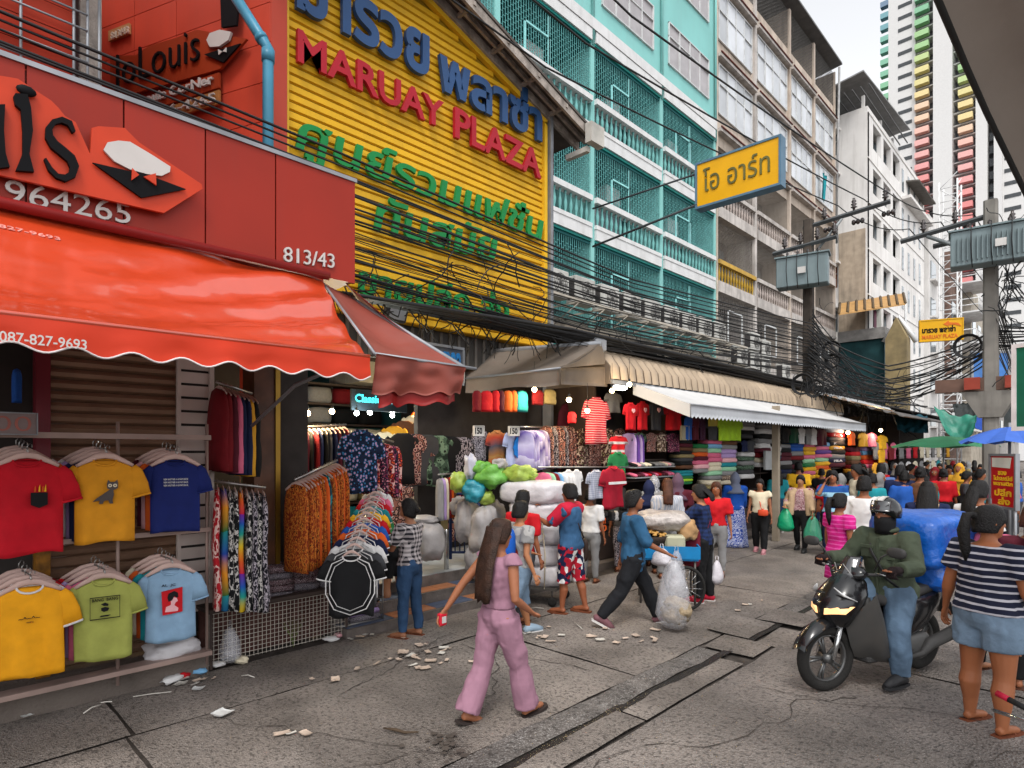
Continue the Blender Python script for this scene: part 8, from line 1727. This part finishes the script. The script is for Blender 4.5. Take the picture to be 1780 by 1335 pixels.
# ================================================================= SACK CART
sackw = mat('sack_white', hx('#c2bfc2'), .35, var=.12, vs=5, bump=.9, bs=9, spec=.5, streak=.15); sackg = mat('sack_grey', hx('#94908f'), .45, var=.2, vs=4, bump=.8, bs=8)
ct = atT(930,785,8.35); ct.z = 0; crz = R(20)
hand = T('hand_cart', 'steel hand cart buried under tied white sacks', 'hand cart', tuple(ct), crz); mt = mat('cart_steel', (.12,.11,.10), .5, .5, grime=.4)
m = MB(); m.box((-.25,0,.24), (1.35,.62,.04)); m.build('deck', mt, hand, local=True)
for x_ in (-.85,.35):
    for y_ in (-.26,.26): m = MB(); m.lathe([(.02,-.015),(.06,-.015),(.065,0),(.06,.015),(.02,.015)], 14); o = m.build('wheel', tyr, hand, local=True); o.location = (x_, y_, .065); o.rotation_euler = (R(90),0,0); MB().tube([(x_,y_,.1),(x_,y_,.23)], .015, 6).build('caster', mt, hand, local=True)
m = MB(); m.tube([(-.7,-.28,.26),(-.6,-.45,.02)], .016, 6); m.tube([(-.35,-.28,.26),(-.45,-.45,.02)], .016, 6); m.build('prop_stand', mt, hand, local=True)
Mc = wm(hand); nmz = ('lowest','second lowest','middle','second highest','topmost')
for i in range(5):
    lump(f'{nmz[i]} of the five tied white sacks stacked on the hand cart', Mc@V(.12+(.02,-.02,.0,-.04,-.1)[i],-.02*i,.40+.275*i), ((.40,.40,.36,.38,.44)[i],.33,.158), sackw, crz+R((0,3,-2,4,-3)[i]), 'sack', 'sack', .08, .5, i*3)
m = MB()
for x_ in (-.05,.28): m.tube([Mc@V(x_,-.36,.25), Mc@V(x_+.02,-.38,.7), Mc@V(x_-.03,-.37,1.15), Mc@V(x_-.12,-.2,1.66), Mc@V(x_-.12,.2,1.66)], .008, 5)
m.tube([Mc@V(-.1,-.38,.5), Mc@V(.3,-.38,.95), Mc@V(-.05,-.38,1.35)], .006, 5); tag(m.build('tie_rope', fab('cream')), 'thin pale rope tied across the white sack stack', 'rope')
for i, (px, py, T_, s, yw, lab) in enumerate(((812,905,8.5,(.17,.17,.30),10,'tall grey plastic sack leaning at the left of the cart'),(842,925,8.2,(.2,.18,.34),-15,'bulging grey sack in front of the left sacks'),(858,895,8.7,(.16,.18,.2),30,'crumpled grey sack under the green bags'),(800,880,8.7,(.16,.15,.14),0,'small crumpled grey sack at the far left top'),(835,975,8.3,(.2,.2,.22),0,'low grey sack behind the mauve-suited woman'),(868,945,8.5,(.18,.2,.25),20,'grey sack between the cart and the boy'))):
    lump(lab, atT(px, py, T_), s, sackg, R(yw), 'sack', 'sack', .25, .8, i*5+1)
lg = mat('bag_lime', hx('#8ba03e'), .5, var=.2, vs=5, bump=.8, bs=12, spec=.6); gg = mat('bag_fresh_green', hx('#5c9a38'), .5, var=.2, vs=5, bump=.8, bs=12, spec=.6); tl_ = mat('bag_turquoise', hx('#1a7c8c'), .5, var=.15, vs=5, bump=.6, bs=12, spec=.6)
for i, (px, py, s, m_, lab) in enumerate(((903,825,(.24,.2,.125),lg,'largest yellow-green tied bag on top of the white sacks'),(852,828,(.22,.18,.15),gg,'fresh green bag in the middle on top of the load'),(838,815,(.13,.12,.10),gg,'small green bag behind the fresh green one'),(797,838,(.10,.12,.13),lg,'striped lime bag at the left edge of the load'),(824,853,(.165,.15,.155),tl_,'round turquoise bag on the left of the load'),(818,813,(.085,.08,.18),mat('bag_pale_white', hx('#a9a9b4'), .35, bump=.6, bs=12),'upright pointed white bag at the top left'),(868,806,(.10,.1,.07),sackg,'small pale grey bag perched on the green ones'),(846,866,(.1,.1,.1),lg,'little lime bag tucked below the green ones'))):
    t_ = lump(lab, atT(px, py, 8.3), s, m_, R(i*33), 'tied_bag', 'tied bag', .34, .8, i*2.3)
    if i in (0,4): m = MB(); a = s[0]*.9; m.tube([(a*.9,0,-.02),(a*1.25,0,-.04),(a*1.45,0,.02)], [.03,.012,.035], 7); m.build('knot', m_, t_, local=True)
fc = T('blue_barrier', 'dark blue tubular barrier standing left of the sack cart', 'barrier', tuple(atT(805,985,8.9))); a, b_ = atT(783,1000,9.0), atT(832,990,9.0); a.z = b_.z = .45; bm2 = mat('barrier_blue', hx('#1c2c54'), .5)
m = MB(); 
for p in (a, b_): m.tube([p, V(p.x,p.y,1.45)], .025, 8)
for z in (.55,1.0,1.42): m.tube([V(a.x,a.y,z), V(b_.x,b_.y,z)], .02, 6)
for i in range(1,6): p = a.lerp(b_, i/6); m.tube([V(p.x,p.y,.55), V(p.x,p.y,1.0)], .01, 5)
m.build('frame', bm2, fc)
p = onZ(776,1000,.3); bo = T('steel_bollard', 'slim stainless steel bollard on the top step', 'bollard', tuple(p)); m = MB(); m.lathe([(.035,0),(.035,.62),(.03,.65),(.0,.66)], 14, tuple(p)); m.build('post', chro, bo)
lump('grey stuffed sack on the market floor behind the checked-shirt girl', atT(745,935,8.2)+V(0,0,-.05), (.22,.2,.26), sackg, 0, 'sack', 'sack', .15, .8, 44); lump('flattened grey bag on top of the stuffed sack behind the girl', atT(738,903,8.3), (.2,.16,.06), sackg, 0, 'sack', 'sack', .2, .8, 47)
# ================================================================= FOOD CART
fd = atT(1158,785,8.1); fd.z = 0; frz = R(35)
fct = T('food_cart', 'wheeled snack cart with a blue frame, baskets and a bicycle wheel', 'food cart', tuple(fd), frz); fct.scale = (.82,.85,1); blf = mat('cart_blue', hx('#1272a8'), .5, var=.15, grime=.3)
m = MB(); m.box((0,0,.66), (.95,.6,.05)); m.build('deck', blf, fct, local=True)
for y_ in (-.31,.31): m = MB(); m.box((0,y_,.74), (.99,.02,.16)); m.build('side_rail', blf, fct, local=True)
m = MB(); m.box((-.49,0,.74), (.02,.6,.155)); m.box((.49,0,.74), (.02,.6,.155)); m.build('end_rail', blf, fct, local=True)
for x_ in (-.42,.42):
    for y_ in (-.26,.26): MB().tube([(x_,y_,.06),(x_,y_,.65)], .018, 6).build('leg', mt, fct, local=True)
for y_ in (-.35,.35):
    q = []; rr = .27
    for i in range(29): a = 2*math.pi*i/28; q.append([((rr+.022*math.cos(b_))*math.cos(a)+.28, y_+.022*math.sin(b_), rr+.02+(rr+.022*math.cos(b_))*math.sin(a)) for b_ in [2*math.pi*j/8 for j in range(8)]])
    m = MB(); m.loft(q, False, 0, True); wq = m.build('wheel', tyr, fct, local=True); m = MB()
    for i in range(14): a = 2*math.pi*i/14; m.tube([(.28,y_,rr+.02),(.28+rr*.95*math.cos(a),y_,rr+.02+rr*.95*math.sin(a))], .003, 4)
    m.tube([(.28,y_-.03,rr+.02),(.28,y_+.03,rr+.02)], .025, 8); m.build('spokes', chro, wq, local=True)
bk_ = T('basket', 'dark round wicker basket heaped with pale fried snacks on the food cart', 'basket', tuple(wm(fct)@V(-.28,-.05,.82))); c = wm(fct)@V(-.28,-.05,.70)
m = MB(); m.lathe([(.12,0),(.2,.05),(.25,.18),(.27,.24),(.255,.24),(.2,.1),(.0,.08)], 20, tuple(c)); m.build('bowl', mat('basket_black', (.03,.02,.015), .7, bump=.5), bk_)
m = MB(); random.seed(2)
for i in range(60): a = random.uniform(0,6.28); r_ = .23*math.sqrt(random.random()); m.ball(c+V(r_*math.cos(a), r_*math.sin(a), .235+.05*(1-r_*4)+random.uniform(-.01,.02)), (.028,.02,.016), 6, 4)
tag(m.build('snacks', mat('snack_gold', hx('#b58a4a'), .6, var=.4, vs=30), bk_), kind='stuff')
po = T('cooking_pot', 'grey metal pot at the left end of the food cart', 'pot', tuple(wm(fct)@V(-.45,.15,.7))); c = wm(fct)@V(-.40,.2,.70); m = MB(); m.lathe([(.0,0),(.13,0),(.14,.3),(.15,.31),(.0,.33)], 18, tuple(c)); m.build('body', mt, po); m = MB(); m.ball(c+V(0,0,.35), .02, 8, 6); m.build('lid_knob', rub, po)
tb_ = T('plastic_tub', 'square translucent plastic tub of batter on the food cart', 'tub', tuple(wm(fct)@V(.15,-.05,.8))); c = wm(fct)@V(.12,-.1,.83); m = MB(); m.rbox(c, (.26,.24,.24), .03, (0,0,frz)); m.build('tub_body', mat('tub_pale', hx('#a3a088'), .3), tb_)
clearp = mat('clear_plastic', (.62,.62,.66), .25, var=.2, bump=.9, bs=16, spec=.7, alpha=.32)
c = wm(fct)@V(-.05,.12,1.12); lump('heap of clear plastic bags of snacks on top of the food cart', c, (.36,.24,.13), mat('snack_bag', hx('#a39a94'), .3, var=.25, vs=9, bump=1, bs=18, spec=.6), frz, 'snack_bags', 'plastic bags', .3, .8, 61)
lump('open paper bag of orange snacks at the right end of the food cart', wm(fct)@V(.33,.05,1.0), (.13,.12,.13), mat('paper_bag', hx('#a8845c'), .7, var=.3, vs=9), frz, 'paper_bag', 'paper bag', .3, .7, 63)
pbag('clear plastic bag hanging from the front rail of the food cart', wm(fct)@V(.12,-.42,.78), .22, .45, clearp, seed=11); pbag('white plastic bag bunch on the side of the food cart', wm(fct)@V(-.1,-.38,.80), .28, .22, mat('plastic_white', (.55,.52,.55), .35, bump=.6), seed=13)
W_ = wm(den['root'])@(den['A'][1][2]+den['A'][1][3]*.07)
pbag('large clear bag of bagged food carried by the denim-shirted man', W_+V(.02,0,-.05), .42, .76, clearp, .17, seed=21)
lump('packed food boxes visible inside the denim-shirted man\'s clear bag', W_+V(.06,0,-.62), (.17,.13,.14), mat('food_mix', hx('#8a7a62'), .6, var=.5, vs=14, bump=.6), 0, 'food_packs', 'food', .3, .8, 23)
W_ = atT(1232,985,8.4); pbag('small white bag held by the vendor\'s neighbour in red', W_+V(.12,0,.1), .16, .32, mat('plastic_white', (.55,.52,.55), .35, bump=.6), seed=27)
# bicycle handlebar at the right edge
hb = T('trolley_handle', 'chrome trolley handle with black and red grip poking in at lower right', 'trolley', tuple(onZ(1790,1270))); a = atT(1733,1205,3.6); b_ = atT(1800,1240,3.4); c = atT(1728,1235,3.7); d = atT(1810,1262,3.4)
m = MB(); m.tube([a.lerp(b_,.3), b_], .017, 8); m.build('grip', rub, hb); m = MB(); m.tube([a, a.lerp(b_,.32)], .019, 8); m.build('grip_end', mat('grip_red', hx('#a01430'), .5), hb); m = MB(); m.tube([c, d], .012, 8); m.tube([b_, d, V(d.x,d.y,0)], .012, 8); m.build('bar', chro, hb)
# ================================================================= LITTER
pap = mat('paper_white', (.6,.6,.58), .7, var=.05); stk = mat('stick_pale', (.5,.47,.42), .7); crd = mat('cardboard_bits', hx('#b5a292'), .85, var=.3)
def flat_bit(label, px, py, w_, l_, rz_, m_, name='paper_scrap', cat='paper', group=None, curl=.01, z=.014, seed=0):
    p = onZ(px, py, 0); mb = MB(); n = 5
    mb.sheet(lambda u, v: ((u-.5)*w_*(1+.25*nz(v*3, seed, 1)), (v-.5)*l_*(1+.25*nz(u*3, seed, 2)), z+curl*(abs(u-.5)**2*4+.6*nz(u*3, v*3, seed))), n, n, .0015)
    return mb.build(name, m_, None, label=label, cat=cat, group=group, loc=(p.x, p.y, .004), rz=rz_)
flat_bit('square white leaflet lying in mid-street near the bottom left', 387,1243,.13,.12,.4,pap, seed=1); flat_bit('small white card near the kerb below the mesh front', 345,1200,.09,.07,.9,pap, seed=2); flat_bit('thin white card at the far bottom left of the road', 45,1247,.12,.06,.3,pap, seed=3)
for i, (px, py, L_, a, lab) in enumerate(((265,1210,.28,1.15,'long white stick on the road below the lime T-shirt'),(160,1236,.16,2.2,'short curved white stick at the left'),(185,1224,.08,1.0,'very short white stick'),(431,1179,.14,.5,'slim white stick slanting near the plastic bag'),(1005,1090,.24,2.6,'white straw on the road below the raglan man'),(932,1060,.2,.8,'white straw behind the striding boy'))):
    p = onZ(px, py); tag(MB().tube([p+V(-L_/2*math.cos(a),-L_/2*math.sin(a),.016), p+V(0,0,.02+.01*(i%2)), p+V(L_/2*math.cos(a),L_/2*math.sin(a),.016)], .005, 5).build('stick', stk), lab, 'stick')
p = onZ(695,1275); tag(MB().tube([p+V(-.12,-.06,.02), p+V(-.03,-.02,.025), p+V(.05,.01,.02), p+V(.13,.07,.03)], [.006,.012,.010,.005], 6).build('twig', mat('twig_brown', (.06,.04,.025), .8)), 'dark brown twig lying in the middle of the road', 'twig')
random.seed(41); k = 0
for cx_, cy__, n, sx_, sy__ in ((740,1140,24,75,22),(505,1275,3,30,10),(330,1180,9,45,12),(1045,1110,6,60,18),(1110,1120,6,60,20),(640,1180,5,120,40),(930,1100,6,30,30),(620,1105,9,50,8),(1290,1060,7,120,20)):
    for i in range(n):
        px = cx_+random.gauss(0,sx_*.5); py = cy__+random.gauss(0,sy__*.5); k += 1
        flat_bit('torn pale scrap of paper or cardboard trodden into the road', px, py, random.uniform(.03,.12), random.uniform(.02,.08), random.uniform(0,3), random.choice((crd,crd,crd,stk)), 'litter_scrap', 'litter', 'torn scraps on the road', .004, seed=k)
st_ = mat('water_stain', (.075,.062,.053), .5, var=.3); random.seed(9); mb = MB()
for i in range(40):
    q = onZ(775+random.gauss(0,34), 1300+random.gauss(0,18)); r_ = random.uniform(.008,.03); mb.add([(q.x+r_*math.cos(a)*(1+.5*nz(math.cos(a)*2+i,math.sin(a)*2,4)), q.y+r_*math.sin(a)*(1+.5*nz(math.cos(a)*3,math.sin(a)*3+i,9)), .0125+i*.0002) for a in [2*math.pi*j/16 for j in range(16)]], [tuple(range(16))])
tag(mb.build('water_stain', st_), kind='structure')
p = onZ(400,1150,.02); pbag('white knotted plastic bag standing against the wire mesh', p+V(0,0,.34), .24, .34, clearp, .1, seed=31)
lump('white wrapped sack under the pale blue T-shirt', onX(300,1130,-6.0)+V(0,0,.02), (.16,.22,.1), sackw, 0, 'sack', 'sack', .25, .8, 71)
for i, (px, py, s, c_) in enumerate(((318,1178,.05,'red'),(345,1172,.045,'sky blue'),(300,1186,.06,'white'),(420,1152,.06,'cream'),(375,1160,.05,'white'),(590,1108,.05,'light pink'),(615,1104,.05,'sky blue'),(575,1115,.05,'white'),(650,1098,.04,'grey'))):
    lump(f'{c_} crumpled wrapper, {ordn[i]} from the left along the kerb', onZ(px, py)+V(0,0,.03), (s*1.6,s,s*.5), fab(c_), i, 'wrapper', 'wrapper', .5, .9, i*7, nu=14, nv=8)
gr = T('weed', 'stringy green weed growing in front of the wire mesh', 'plant', tuple(onZ(510,1125))); m = MB(); p = onZ(510,1125); random.seed(6)
for i in range(12): a = random.uniform(0,6.28); m.tube([p, p+V(.02*math.cos(a),.03*math.sin(a),.12), p+V(.06*math.cos(a),.12*math.sin(a),.22+.1*random.random())], [.004,.003,.001], 4)
m.build('stems', mat('weed_green', (.12,.16,.04), .8), gr)
px_box(20,38,640,700,fab('blue'),'blue and white cloth hanging at the far left edge under the awning',-6.2,'cloth','hanging_cloth')
MB().bx(-8.9,-8.8,-.9,.5,2.2,3.2).build('glowing_panel', mat('shop_wall_glow', (.8,.78,.72), .6, emit=.25), shop)  # not a lamp: the glow is put into the wall panel's own material
for i in range(5):
    px = 2+i*9; px_box(px,px+9,716+i*3,800,fab(random.choice(['black','dark grey','white'])),f'dark hanging garment, {ordn[i]} from the left inside the far left shop',-6.8,'garment','hanging_garment','garments in the far left shop')
bpy.data.scenes.remove(TMP)
